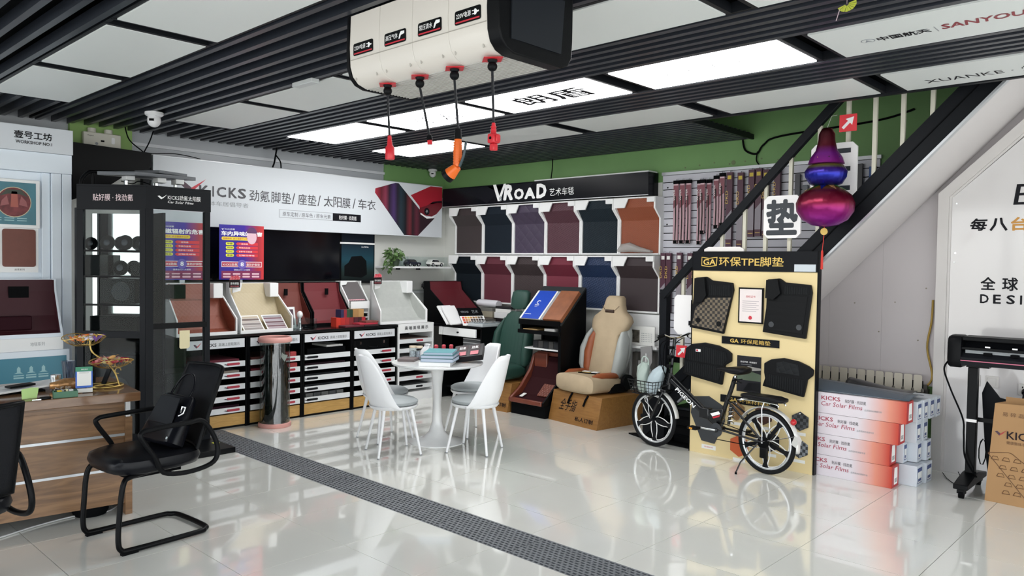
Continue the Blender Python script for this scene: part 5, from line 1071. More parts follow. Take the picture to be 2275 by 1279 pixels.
flat('magazine', 'open white magazine between the colour chart and the silver catalogue', 'magazine', -2.27, -2.21, 2.365, 2.40, 0.859, 0.872, paper)
for k, (x0, x1, y0, y1, z0, z1, c, lab) in enumerate(((-2.52, -2.28, 2.86, 3.05, .859, .93, '5a5148', 'brown bound book under the pale roll at the back of the corner desk'), (-2.52, -2.29, 2.86, 3.05, .9305, 1.0, '97907f', 'beige book under the pale roll'), (-2.50, -2.30, 2.87, 3.04, 1.0005, 1.04, '6a6a66', 'grey book directly under the pale roll'),
        (-2.26, -1.97, 2.85, 3.07, .859, .93, '1b1719', 'black box file at the bottom of the rear stack on the corner desk'), (-2.25, -1.98, 2.85, 3.07, .9305, 1.0, 'c9c9c9', 'white book in the middle of the rear stack'), (-2.24, -1.99, 2.86, 3.05, 1.0005, 1.04, 'd4d4d2', 'second white book in the rear stack'), (-2.24, -1.98, 2.86, 3.05, 1.0405, 1.07, '2a2a2c', 'dark swatch bundle on top of the rear stack'))):
    flat('book', lab, 'book', x0, x1, y0, y1, z0, z1, mat('bk'+c, c, 0.5), 'stacked books on the corner desk')
for k in range(4): flat('paper_pad', ['lowest', 'second', 'third', 'topmost'][k]+' grey paper pad in the slanting pile in the middle of the desk', 'paper pad', -2.42+0.02*k, -2.21, 2.68-0.01*k, 2.84, .859+0.016*k, .859+0.016*k+0.013, mat('pad%d' % (k % 2), ['8f8c84', '55524d'][k % 2], 0.7), 'paper pads')
tag(MB().loft([(-2.62, 2.96, 1.092, .05, .04), (-2.50, 2.96, 1.09, .055, .045), (-2.34, 2.96, 1.088, .055, .043), (-2.28, 2.96, 1.086, .052, .04)], 20, 2, 'x').build('paper_roll', mat('roll_pale', 'd3d2d8', 0.5), smooth=True), 'thick pale roll of paper lying across the books on the corner desk', 'paper roll')
# ================================================================ CAR SEATS
def woodbox(loc, rz, w_, d_, h_, lab, lean=0.07, text=True):
    t = thing('wooden_plinth_box', lab, 'box', loc, rz)
    m = wood('bronze_board', '80592c', '8f6636', 0, 3, 0.4)
    MB().prism([(0, 0), (lean, h_), (d_, h_), (d_, 0)], 'x', -w_/2, w_/2).build('box_body', m, t, local=True, bevel=0.002)
    return t
wb1 = woodbox((-0.577, 2.26, 0), math.radians(-8), 0.69, 0.70, 0.30, 'bronze-brown plinth box with brushed characters under the beige seat')
sl = math.atan2(0.07, 0.30); Uf = Vector((0, math.sin(sl), math.cos(sl)))
fo = lambda x, v: Vector((x, 0, 0))+Uf*v-Vector((0, 0.001, 0))
txt('全手指', fo(-0.22, 0.125), X_, Uf, 0.25, 0.115, inkm, wb1, 0.002, shear=0.45, local=True); txt('私人订制', fo(0.03, 0.045), X_, Uf, 0.25, 0.042, inkm, wb1, 0.002, heavy=0.015, local=True)
for x in (-0.09, 0.13): MB().tube([tuple(fo(x+0.03, 0.31)+Vector((0, -0.004, 0))), tuple(fo(x+0.01, 0.26)+Vector((0, -0.012, 0))), tuple(fo(x-0.01, 0.20)+Vector((0, -0.006, 0)))], 0.011, 6).build('strap', blackm, wb1, local=True, smooth=True)
wb2 = woodbox((-1.695, 2.235, 0), 0.0, 0.53, 0.55, 0.30, 'bronze-brown plinth box under the green seat')
txt('私人订制', fo(-0.02, 0.05), X_, Uf, 0.25, 0.042, inkm, wb2, 0.002, heavy=0.015, local=True)
bg = mat('beige_suede', 'b3a084', 0.75, noise=0.08, nscale=6, bump=0.3, bscale=300); gy = mat('seat_grey_leather', 'a3a7a4', 0.4, bump=0.15); og = mat('seat_tan_leather', '95502e', 0.45, noise=0.06)
seat = thing('car_seat', 'beige suede sports car seat with grey bolsters on a bronze box', 'car seat', (-0.555, 2.60, 0.3005), math.radians(-8))
bt = lambda z: 0.10+0.20*z
def S(z, hw, hd, cx=0.0, dy=0.0): return (z, cx, bt(z)+dy, hw, hd)
MB().loft([S(.15, .17, .05, 0, -.03), S(.20, .185, .065, 0, -.035), S(.45, .175, .06, 0, -.03), S(.56, .165, .06, 0, -.03), S(.62, .235, .07, 0, -.02), S(.70, .265, .075), S(.745, .24, .07), S(.80, .155, .065), S(.86, .125, .065), S(.93, .11, .06), S(.955, .085, .045)], 32, 3.2).build('backrest', bg, seat, local=True, smooth=True)
MB().loft([S(.12, .10, .05, 0, .05), S(.2, .24, .07, 0, .03), S(.4, .275, .075, 0, .03), S(.58, .25, .07, 0, .03), S(.70, .20, .05, 0, .04)], 28, 3).build('back_shell', gy, seat, local=True, smooth=True)
for s_, m_ in ((-1, og), (1, gy)):
    MB().loft([S(.14, .03, .05, s_*(.185 if s_ > 0 else .17), -.03), S(.22, .05, .075, s_*(.215 if s_ > 0 else .185), -.04), S(.38, .055, .08, s_*(.235 if s_ > 0 else .195), -.045), S(.52, .045, .07, s_*(.225 if s_ > 0 else .185), -.035), S(.62, .02, .04, s_*(.20 if s_ > 0 else .17), -.01)], 18, 2.4).build('side_bolster', m_, seat, local=True, smooth=True)
MB().loft([S(.14, .02, .05, -.235, -.02), S(.25, .04, .09, -.255, -.035), S(.42, .042, .095, -.265, -.04), S(.55, .035, .075, -.25, -.02), S(.65, .012, .04, -.215, .0)], 16, 2.4).build('outer_bolster', gy, seat, local=True, smooth=True)
MB().loft([(-.315, 0, .095, .22, .06), (-.29, 0, .10, .265, .09), (-.1, 0, .095, .27, .09), (.10, 0, .085, .26, .08), (.16, 0, .08, .22, .06)], 30, 4, 'y').build('cushion', bg, seat, local=True, smooth=True)
for s_ in (-1, 1): MB().loft([(-.24, s_*.19, .17, .02, .01), (-.15, s_*.205, .18, .045, .03), (.05, s_*.21, .175, .045, .03), (.12, s_*.20, .16, .02, .02)], 14, 2.4, 'y').build('cushion_bolster', og, seat, local=True, smooth=True)
MB().cyl((.26, .17, .11), (.30, .17, .11), .075, .075, 26).build('recliner', blackpl, seat, local=True, smooth=True); MB().box(.22, .265, -.05, .20, .01, .10).build('hinge_cover', blackpl, seat, local=True, bevel=0.006)
MB().loft([(-.064, 0, -.012, .002, .004), (-.055, 0, 0, .012, .017), (.055, 0, 0, .012, .017), (.064, 0, -.012, .002, .004)], 10, 2, 'x').xf(Matrix.Translation((0, bt(.80)-.066, .80))).build('harness_slot', mat('slot_brown', '3d2b20', 0.6), seat, local=True, smooth=True)
for s_ in (-1, 1): MB().tube([(s_*.062, bt(.80)-.0665, .805), (s_*.12, bt(.82)-.06, .855)], 0.0022).build('seam', mat('slot_brown', ''), seat, local=True)
t = thing('opened_card_box', 'small open black and white card box lying on the beige seat', 'card', (-0.56, 2.50, 0.487), math.radians(10))
for x0, x1, y0, y1, m_ in ((-.10, .10, -.04, .04, blackm), (-.075, .0, .0, .055, paper), (.03, .10, -.005, .05, paper)): MB().box(x0, x1, y0, y1, 0.0 if m_ is blackm else .0085, .008 if m_ is blackm else .016).build('card', m_, t, local=True)
MB().tube([(-.13, .0, .006), (-.03, -.05, .014), (.04, -.03, .012)], .004).build('cord', gold, t, local=True)
gr_ = quilt('green_leather', '1f4138', 70, 'rib', 0.6, 'xz', 0.0015)
gseat = thing('car_seat', 'dark green car seat with a separate headrest behind the round table', 'car seat', (-1.73, 2.50, 0.3005), math.radians(4))
MB().loft([S(.13, .19, .06), S(.2, .235, .075), S(.42, .24, .075), S(.58, .215, .07), S(.70, .15, .055), S(.735, .10, .035)], 32, 3).build('backrest', gr_, gseat, local=True, smooth=True)
for s_ in (-1, 1): MB().loft([S(.16, .03, .05, s_*.21, -.04), S(.28, .05, .08, s_*.225, -.055), S(.50, .045, .07, s_*.215, -.05), S(.66, .015, .03, s_*.16, -.02)], 16, 2.4).build('side_bolster', gr_, gseat, local=True, smooth=True)
MB().loft([S(.765, .08, .04), S(.79, .115, .05), S(.87, .125, .052), S(.95, .115, .05), S(.975, .07, .03)], 26, 3).build('headrest', gr_, gseat, local=True, smooth=True)
for s_ in (-1, 1): MB().cyl((s_*.05, bt(.70), .70), (s_*.05, bt(.79), .79), .008).build('headrest_post', chrome, gseat, local=True)
MB().loft([(-.30, 0, .09, .20, .06), (-.27, 0, .10, .245, .085), (.0, 0, .10, .25, .085), (.10, 0, .09, .22, .06)], 30, 3.6, 'y').build('cushion', gr_, gseat, local=True, smooth=True)
# ================================================================ BLACK LECTERN WITH CATALOGUES + FOOTWELL MAT
le = thing('catalogue_lectern', 'black lectern with a sloping top between the two car seats', 'lectern', (-1.2, 2.65, 0))
MB().box(-0.97, -0.925, 2.42, 2.86, 0.0, 1.30).build('side_panel', black, le) if False else MB().prism([(2.45, 0.40), (2.45, 0.94), (2.84, 1.32), (2.86, 1.32), (2.86, 0.0), (2.70, 0.0), (2.70, 0.40)], 'x', -0.925, -0.885).build('side_panel', black, le)
MB().prism([(2.45, 0.84), (2.45, 0.94), (2.84, 1.32), (2.86, 1.32), (2.86, 0.0), (2.80, 0.0), (2.80, 0.84)], 'x', -1.46, -1.435).build('side_panel', black, le)
MB().box(-1.4345, -0.9255, 2.45, 2.80, 0.845, 0.862).build('drawer_floor', black, le); MB().box(-1.47, -0.89, 2.425, 2.4495, 0.835, 0.875).build('front_rail', black, le)
MB().box(-1.4345, -0.9255, 2.83, 2.86, 0.30, 1.30).build('back_panel', blackm, le)
sa = math.atan2(0.38, 0.40); U = Vector((0, math.cos(sa), math.sin(sa))); O = Vector((-1.46, 2.44, 0.945))
MB().obox(O+X_*0.29+U*0.275, X_*0.295, U*0.275, X_.cross(U)*0.009).build('sloping_top', mat('lectern_grey', '2c3032', 0.5), le)
MB().box(-1.46, -0.89, 2.425, 2.437, 0.93, 0.985).build('book_stop', black, le)
N = X_.cross(U)
MB().box(-1.4345, -0.9255, 2.50, 2.82, 0.665, 0.68).build('shelf', white, le)
for k in range(5): flat('sample_block', ['leftmost', 'second', 'middle', 'fourth', 'rightmost'][k]+' dark sample block in the row on the lectern shelf', 'sample', -1.33+0.072*k, -1.265+0.072*k, 2.52, 2.62, 0.6805, 0.76, mat('dsb%d' % (k % 2), ['2c2d30', '3b3a3a'][k % 2], 0.7), 'dark sample blocks on the lectern shelf')
flat('booklet', 'tan booklet in the open drawer slot of the lectern', 'booklet', -1.42, -1.22, 2.455, 2.65, 0.8625, 0.885, mat('bk_tan', 'a88a5c', 0.6)); flat('booklet', 'pale grey pad in the open drawer slot of the lectern', 'booklet', -1.12, -0.98, 2.455, 2.65, 0.8625, 0.90, mat('pad_pale', 'b9b9b6', 0.6))
t = thing('catalogue', 'blue catalogue with white emblem lying on the left of the lectern', 'catalogue', (-1.35, 2.5, 1.0))
Oc = O+N*0.009+U*0.03
def slab(o_, w_, h_, th, m_, nm, par): MB().obox(o_+X_*w_/2+U*h_/2+N*th/2, X_*w_/2, U*h_/2, N*th/2).build(nm, m_, par, bevel=0.002)
slab(Oc-X_*0.0, 0.29, 0.42, 0.030, paper, 'pages', t); slab(Oc+X_*0.03+N*0.0305, 0.24, 0.415, 0.004, mat('catalogue_blue', '2148b4', 0.3), 'cover', t)
OO = Oc+X_*0.13+U*0.20+N*0.0345
MB().tube([tuple(OO+X_*0.022*math.cos(a)+U*(0.022*math.sin(a)+.04)) for a in [0.6+x*.5 for x in range(10)]], 0.004).build('emblem', inkw, t); txt('Shinder', OO-X_*0.03-U*0.01, X_, U, 0.06, 0.02, inkw, t, 0.001, bold=0.02); txt('Leather', OO-X_*0.02-U*0.03, X_, U, 0.04, 0.012, inkw, t, 0.001)
rect(OO-X_*0.09-U*0.14, X_, U, 0.09, 0.006, 0.0008, inkw, t, 'rule')
t = thing('catalogue', 'brown leather bound sample book lying on the right of the lectern', 'catalogue', (-1.05, 2.5, 1.0))
slab(Oc+X_*0.295, 0.035, 0.42, 0.028, mat('catalogue_grey', '9a9da0', 0.5), 'spine', t); slab(Oc+X_*0.335, 0.245, 0.42, 0.042, mat('book_leather', '8a5232', 0.5, noise=0.18, nscale=10, bump=0.3), 'cover', t)
fm = thing('footwell_mat_sample', 'brown leather footwell mat with dark maroon carpet in a black tray', 'car mat', (-1.15, 2.5, 0.13))
MB().box(-1.40, -0.93, 2.27, 2.66, 0.0, 0.125).build('base_box', blackm, fm)
MB().prism([(2.24, .126), (2.24, .16), (2.66, .50), (2.69, .50), (2.69, .126)], 'x', -0.95, -0.93).build('tray_side', black, fm)
brn = mat('mat_brown_leather', '6d3526', 0.35, noise=0.1)
MB().prism([(2.24, .126), (2.24, .165), (2.40, .27), (2.55, .44), (2.62, .60), (2.67, .60), (2.67, .126)], 'x', -1.42, -1.385).build('left_wall', brn, fm, bevel=0.008)
MB().prism([(2.25, .126), (2.25, .15), (2.42, .20), (2.56, .36), (2.64, .58), (2.67, .58), (2.67, .126)], 'x', -1.3845, -0.951).build('carpet', mat('mat_dark_maroon', '2e1014', 0.8), fm)
MB().box(-1.3845, -0.951, 2.225, 2.262, .126, .175).build('front_lip', brn, fm, bevel=0.01); MB().box(-1.38, -1.20, 2.60, 2.635, .42, .62).build('dead_pedal', brn, fm, bevel=0.012); MB().box(-1.38, -0.95, 2.64, 2.69, .585, .63).build('upper_lip', brn, fm, bevel=0.01)
MB().obox((-1.06, 2.44, .255), (.08, 0, 0), (0, .06, .055), (0, -.003, .004)).build('embossed_patch', quilt('mat_patch', '6d3526', 90, 'diamond', 0.5), fm)
MB().obox((-1.30, 2.34, .195), (.02, .0, 0), (0, .035, .012), (0, 0, .003)).build('paper_tag', paper, fm)
# ================================================================ WHITE SIDE UNIT BEHIND THE BEIGE SEAT
wu = thing('white_side_unit', 'white side unit with a desk calendar between beige seat and stairs', 'cabinet', (-0.2, 3.0, 0))
MB().box(-0.60, -0.03, 3.08, 3.12, 0.30, 1.07).build('back_board', white, wu); MB().box(-0.42, -0.03, 2.90, 3.0795, 0.735, 0.76).build('desk_board', white, wu)
for x in (-0.42, -0.05): MB().box(x, x+0.02, 3.0, 3.0795, 0.0, 0.7345).build('side_panel', white, wu)
MB().box(-0.399, -0.051, 3.0, 3.0795, 0.31, 0.33).build('shelf', white, wu)
t = thing('desk_calendar', 'white desk calendar with a black and white animal picture', 'calendar', (-0.25, 2.97, 0.761)); MB().box(-0.42, -0.10, 2.97, 2.98, 0.761, 0.955).build('card', paper, t)
rect((-0.405, 2.97, 0.785), X_, Z_, 0.125, 0.13, 0.001, mat('print_panda', '5b564e', 0.6, noise=0.9, nscale=22), t, 'picture')
for r in range(5):
    for c in range(7): rect((-0.255+0.019*c, 2.97, 0.80+0.020*r), X_, Z_, 0.008, 0.007, 0.0005, inkg, t, 'day_mark')
for k, (x0, x1, z1, c) in enumerate(((-0.39, -0.33, .68, '6f6b66'), (-0.32, -0.29, .60, 'c9c9c6'), (-0.22, -0.12, .70, '8b8987'))):
    flat('folder', ['tall grey-brown folder', 'thin white folder', 'bulky grey folder'][k]+' standing in the white side unit', 'folder', x0, x1, 3.01, 3.07, .3305, z1, mat('fo'+c, c, .6))
t = thing('grey_bracket', 'grey curved plastic cover leaning in front of the white side unit', 'cover', (-0.1, 2.82, 0.4)); MB().prism([(-0.18, .76), (-.05, .78), (-.04, .62), (-.07, .56), (-.04, .50), (-.09, .42), (-.16, .44), (-.17, .60)], 'y', 2.84, 2.855).build('cover', mat('cover_grey', '8d8c8c', .5), t)
MB().box(-0.115, -0.105, 2.835, 2.84, 0.60, 0.70).build('slot', white, t)
MB().box(-0.14, -0.10, 2.842, 2.852, 0.0, 0.45).build('leg', mat('cover_grey', ''), t)
# ================================================================ ROUND TABLE AND CHAIRS
TCX, TCY = -0.94, 0.83
glossw = mat('gloss_white', 'e2e3e3', 0.12, coat=0.3)
rt = thing('tulip_table', 'round white tulip table with a trumpet foot', 'table', (TCX, TCY, 0))
MB().lathe([(0.245, 0.0), (0.245, 0.006), (0.20, 0.018), (0.12, 0.045), (0.07, 0.09), (0.045, 0.18), (0.038, 0.32), (0.042, 0.50), (0.055, 0.62), (0.085, 0.672)], (TCX, TCY, 0), 40).build('foot', glossw, rt, smooth=True)
MB().lathe([(0.36, 0.673), (0.395, 0.684), (0.40, 0.692), (0.398, 0.70), (0.0001, 0.70)], (TCX, TCY, 0), 56).build('tabletop', glossw, rt, smooth=True)
wp = mat('white_plastic', 'e4e5e7', 0.3); cush = mat('grey_cushion', '9ba1a3', 0.6)
def dining(loc, rz, lab):
    t = thing('dining_chair', lab, 'chair', loc, rz, 'white shell chairs around the tulip table')
    def sh(u, v):
        w = (u-.5)*2; a = w*math.radians(92); tt = min(1, max(0, (abs(math.degrees(a))-30)/60))
        top = .40+.415*(0.5+0.5*math.cos(PI*tt))
        z = .385+(top-.385)*v; k = (z-.385)/.42
        rx = .203+.01*k-.06*k*k; ry = .195+.10*k
        lowr = 1-.10*(1-min(1, v*4))
        return (rx*lowr*math.sin(a), -ry*lowr*math.cos(a)+.01, z)
    MB().grid(sh, 30, 10).build('shell', wp, t, local=True, smooth=True, solid=0.012)
    MB().lathe([(.10, .372), (.185, .378), (.20, .395), (.20, .405), (.0001, .408)], (0, .01, 0), 36).build('seat_pan', wp, t, local=True, smooth=True)
    MB().lathe([(.185, .409), (.198, .42), (.198, .435), (.17, .452), (.0001, .458)], (0, .012, 0), 36).build('cushion', cush, t, local=True, smooth=True)
    for sx in (-1, 1):
        for sy in (-1, 1):
            MB().cyl((sx*.115, sy*.115+.01, .376), (sx*.178, sy*.178+.01, .008), .0145, .010, 14).build('leg', wp, t, local=True, smooth=True)
            MB().cyl((sx*.178, sy*.178+.01, .008), (sx*.179, sy*.179+.01, 0), .0102, .0095, 12).build('foot_cap', inkg, t, local=True)
    return t
d0 = dining((-0.885, 0.295, 0), math.radians(-20), 'white shell chair with grey cushion, front left of the tulip table')
dup(d0, (-1.345, 0.565, 0), math.radians(-6), 'white shell chair with grey cushion, back left of the table, partly hidden')
dup(d0, (-0.47, 0.855, 0), math.radians(114), 'white shell chair with grey cushion, front right of the tulip table')
dup(d0, (-0.975, 1.30, 0), math.radians(172), 'white shell chair with grey cushion, back right, facing the camera')
# things on the table
TZ = 0.7005
def tb(name, lab, cat, c, sz, rz, m, z0=TZ, g=None, pages=None):
    t = thing(name, lab, cat, (c[0], c[1], z0), math.radians(rz), g)
    if pages:
        MB().box(-sz[0]/2, sz[0]/2-.0, -sz[1]/2, sz[1]/2, .003, sz[2]-.003).build('pages', pages, t, local=True)
        for za in (0, sz[2]-.0028): MB().box(-sz[0]/2-.003, sz[0]/2+.003, -sz[1]/2-.003, sz[1]/2+.003, za, za+.0028).build('cover', m, t, local=True)
        MB().box(-sz[0]/2-.003, -sz[0]/2-.0003, -sz[1]/2, sz[1]/2, .0029, sz[2]-.0029).build('spine', m, t, local=True)
    else: MB().box(-sz[0]/2, sz[0]/2, -sz[1]/2, sz[1]/2, 0, sz[2]).build('body', m, t, local=True, bevel=0.002)
    return t
pg = mat('page_blue_white', 'b9c4d6', 0.6)
tb('book_box', 'white book box at the bottom of the pile on the tulip table', 'box', (-0.82, 0.73), (.27, .33, .035), 38, white)
tb('book', 'grey green bound book second in the pile on the tulip table', 'book', (-0.80, 0.745), (.27, .33, .03), 36, mat('book_slate', '50707a', .5), TZ+.0355, 'pile of books on the tulip table', pg)
tb('book', 'dark teal bound book third in the pile on the tulip table', 'book', (-0.81, 0.75), (.27, .33, .026), 38, mat('book_teal_dark', '3c6870', .5), TZ+.066, 'pile of books on the tulip table', pg)
tb('book', 'turquoise book on top of the pile on the tulip table', 'book', (-0.825, 0.765), (.24, .31, .022), 40, mat('book_turquoise', '5d9ba3', .45), TZ+.0925, 'pile of books on the tulip table', pg)
tb('notebook', 'brown grey notebooks at the left rim of the tulip table', 'notebook', (-1.18, 0.70), (.15, .19, .022), 35, mat('book_taupe', '6a5f5f', .6), TZ)
bxt = tb('gift_box', 'black gift box with red printed cards on the right of the table', 'box', (-0.77, 1.055), (.26, .22, .05), 30, mat('gift_black', '1d1b1e', .35), TZ)
for k in range(2):
    MB().box(-.10+.11*k, -.01+.11*k, -.09, .09, .0505, .0525).build('card', mat('card_dark', '2a1a1e', .4), bxt, local=True); MB().box(-.09+.11*k, -.02+.11*k, -.085, -.02, .053, .0535).build('card_print', mat('card_rose', 'b8505c', .4), bxt, local=True)
    txt('劲氪', (-.085+.11*k, 0.02, .0527), X_, Y_, .06, .05, inkw, bxt, .001, local=True)
bxt.rotation_euler = (math.radians(22), math.radians(-8), math.radians(38)); bxt.location.z += .055
tb('leaflet', 'green and pink leaflet lying behind the black gift box', 'leaflet', (-1.00, 1.10), (.22, .12, .012), 30, mat('leaflet', '5c6a55', .5, noise=.6, nscale=12), TZ)
def bottle(x, y, k, lab):
    t = thing('small_bottle', lab, 'bottle', (x, y, TZ), group='red capped bottles on the tulip table')
    MB().lathe([(.0001, 0), (.02, .0), (.022, .006), (.022, .045), (.014, .055), (.014, .06)], (x, y, TZ), 18).build('body', acryl, t, smooth=True)
    MB().lathe([(.0001, .001), (.018, .001), (.019, .04), (.0001, .04)], (x, y, TZ), 14).build('liquid', mat('liquid_pink', 'c98a90', .2), t, smooth=True)
    MB().lathe([(.017, .0605), (.018, .085), (.012, .09), (.0001, .09)], (x, y, TZ), 18).build('cap', mat('cap_red', 'c0404e', .35), t, smooth=True)
    t.scale = (1.05, 1.05, 1.35)
for k, (x, y) in enumerate(((-1.155, 1.0), (-1.12, 1.06), (-1.085, 1.12), (-1.21, 0.925))): bottle(x, y, k, 'small bottle with a red cap behind the books, '+['third from the right', 'second from the right', 'rightmost', 'leftmost, beside the crumpled bag'][k])
for k, (x, y, c) in enumerate(((-1.245, .80, 'c9d0dc'), (-1.19, .83, 'b9bfca'))):
    t = thing('candy_jar', 'clear jar of sweets at the rear left of the table, '+['nearer the rim', 'beside the crumpled bag'][k], 'jar', (x, y, TZ)); MB().lathe([(.0001, 0), (.032, 0), (.034, .01), (.03, .09), (.034, .1)], (x, y, TZ), 20).build('jar', acryl, t, smooth=True); MB().lathe([(.0001, .002), (.028, .002), (.028, .07), (.0001, .08)], (x, y, TZ), 14).build('filling', mat('sweet_mix'+c, c, .6, noise=.5, nscale=60), t, smooth=True)
    MB().lathe([(.0001, .101), (.032, .101), (.033, .118), (.0001, .12)], (x, y, TZ), 20).build('lid', mat('lid_cream', 'd8c8b0', .4), t, smooth=True)
def crumple(loc, secs, lab, m, nm='plastic_bag'):
    t = thing(nm, lab, 'plastic bag', loc); b_ = MB().loft(secs, 22, 2.2); r_ = random.Random(9)
    b_.v = [(v[0]+r_.uniform(-.006, .006), v[1]+r_.uniform(-.006, .006), v[2]+r_.uniform(-.005, .005)) for v in b_.v]
    b_.build('bag', m, t, smooth=True); return t
pbm = mat('thin_white_plastic', 'd9dadd', .3, bump=1.0, bscale=45)
crumple((-1.13, .86, TZ), [(TZ+z, -1.13+dx, .86, r, r*1.1) for z, r, dx in ((.004, .04, 0), (.03, .055, 0), (.07, .055, .0), (.10, .04, .01), (.125, .02, .02), (.14, .03, .02))], 'crumpled white plastic bag on the tulip table', pbm)
tb('cup_box', 'small printed carton beside the crumpled bag on the table', 'box', (-1.04, .93), (.07, .05, .06), 30, mat('carton_mix', 'c6c2bf', .4, noise=.5, nscale=40), TZ)
# ================================================================ CLEAR BIN TUBE
tbx = thing('clear_tube_bin', 'tall clear plastic tube bin with pink rims before the cabinets', 'bin', (-2.47, .13, 0)); tc_ = (-2.47, .13, 0)
pk = mat('pink_rim', 'd49a92', .45)
MB().lathe([(.148, 0), (.152, .004), (.15, .035), (.14, .04), (.0001, .04)], tc_, 36).build('base_rim', pk, tbx, smooth=True)
MB().lathe([(.15, .80), (.158, .81), (.155, .835), (.14, .85), (.13, .845), (.13, .80)], tc_, 36).build('top_rim', pk, tbx, smooth=True)
MB().lathe([(.138, .041), (.140, .80)], tc_, 40).build('tube', glassm('tube_plastic', 'c8cfcd', .25), tbx, smooth=True)
t = thing('rubbish_filling', 'dark crumpled film scraps filling the clear tube bin', 'rubbish', tc_); b_ = MB().lathe([(.0001, .042), (.10, .042), (.115, .10), (.10, .22), (.12, .30), (.105, .45), (.12, .55), (.09, .60), (.10, .68), (.07, .74), (.0001, .75)], tc_, 26)
r_ = random.Random(4); b_.v = [(v[0]+r_.uniform(-.014, .014), v[1]+r_.uniform(-.014, .014), v[2]+r_.uniform(-.01, .01)) for v in b_.v]
b_.build('film_scraps', mat('film_scraps', '2b2f2d', .25, noise=.7, nscale=14, bump=1, bscale=30), t, smooth=True)
tag(MB().plate([(0, 0), (.03, .06), (-.01, .07), (-.03, .09), (-.04, .05)], (-2.345, .16, .62), Y_, Z_, .002).build('white_scrap', paper), 'white paper scrap showing near the top of the clear tube bin', 'paper')
# ================================================================ WIPER PACKS ON THE SLATWALL
wpur = mat('pack_plum', '4b2336', 0.45); wred = mat('pack_wine', '7a3a46', 0.35); wgl = glassm('pack_window', 'd8dad8', 0.2); yl = mat('tag_yellow', 'c9b23c', 0.5)
def pack(x, z1, L_, w_, style, lab, y=3.085, tilt=0.0):
    """long narrow wiper pack hanging from a hook"""
    t = thing('wiper_pack', lab, 'wiper pack', (x, y, z1), group='wiper packs on the slatwall')
    if style == 'clear':
        MB().prism([(-w_/2, -L_), (w_/2, -L_), (w_/2, -.03), (-w_/2, -.03)], 'y', -.010, .010).build('sleeve', mat('sleeve_pink', 'bf9ca4', 0.15), t, local=True, bevel=0.003)
        MB().plate([(-w_/2, -L_*.45), (w_/2, -L_*.38), (w_/2, -.05), (-w_/2, -.05)], (0, -.0102, 0), X_, Z_, .001).build('label', wred, t, local=True)
        MB().tube(smooth_path([(0, -.013, -L_*.95), (.004, -.014, -L_*.6), (-.004, -.013, -L_*.25)]), .005, 6).build('blade', mat('blade_black', '1c1e1c', .3), t, local=True)
        MB().loft([(-L_-.006, 0, 0, w_*.5, .012), (-L_+.028, 0, 0, w_*.56, .014)], 14, 2.6).build('end_cap', blackm, t, local=True, smooth=True)
        MB().box(-w_/2-.004, w_/2+.004, -.012, .012, -.035, .0).build('header_card', blackm, t, local=True)
        txt('WIPER', (-.009, -.0115, -.20), Z_, -X_, .11, .018, inkw, t, .001, local=True)
    else:
        MB().box(-w_/2, w_/2, -.016, .016, -L_, 0).build('carton', wpur, t, local=True)
        MB().plate([(-w_/2, -L_*.9), (w_/2, -L_*.9), (w_/2, -L_*.50), (-w_/2, -L_*.60)], (0, -.0161, 0), X_, Z_, .0006).build('silver_panel', mat('pack_silver', '8f8890', .4), t, local=True)
        MB().box(-w_*.32, w_*.32, -.0172, -.0162, -.065, -.03).build('size_tag', yl if style == 'carton' else paper, t, local=True)
        txt('DKD', (-.012, -.0165, -L_*.42), Z_, -X_, .12, .026, goldink, t, .001, local=True); MB().box(-w_*.4, w_*.4, -.017, -.0162, -L_+.03, -L_+.035).build('gold_line', goldink, t, local=True)
    MB().tube([(0, .0, -.005), (0, .0, .012), (0, YW-.026-y, .016)], .003, 5).build('hook', chrome, t, local=True)
    return t
L1 = [(.045, 2.42), (.115, 2.42), (.185, 2.42)]
for k, (x, z) in enumerate(L1): pack(x, z, .62, .052, 'clear', 'clear topped pink wiper pack in the left trio on the slatwall, '+['leftmost', 'middle', 'rightmost'][k])
for k, (x, z, y) in enumerate(((.300, 2.41, 3.095), (.350, 2.41, 3.065), (.402, 2.41, 3.095))): pack(x, z, (.62, .52, .62)[k], .046, 'clear', 'clear topped pink wiper pack in the middle trio, '+['left and longer', 'centre, shorter and in front', 'right and longer'][k], y)
for k, (x, z) in enumerate(((.485, 2.44), (.545, 2.46))): pack(x, z, .50, .05, 'clear', 'short clear wiper pack with a coloured blade, '+['left of the pair beside the cartons', 'right of the pair beside the cartons'][k])
for k, (x, z, L_) in enumerate(((.625, 2.46, .70), (.735, 2.45, .70), (.845, 2.47, .62), (.915, 2.475, .62), (.985, 2.46, .62), (1.09, 2.475, .60))):
    pack(x, z, L_, .058, 'carton', 'plum wiper carton with a yellow size tag, '+['first', 'second', 'third', 'fourth', 'fifth', 'sixth'][k]+' from the left in the upper row')
for k, (x, z) in enumerate(((-.085, 1.70), (-.022, 1.70), (.10, 1.705), (.22, 1.70), (.285, 1.71), (.40, 1.70), (.47, 1.70))):
    pack(x, z, .60, .056, 'white', 'plum wiper carton with a white size tag, '+['first', 'second', 'third', 'fourth', 'fifth', 'sixth', 'seventh'][k]+' from the left in the lower row', 3.085)
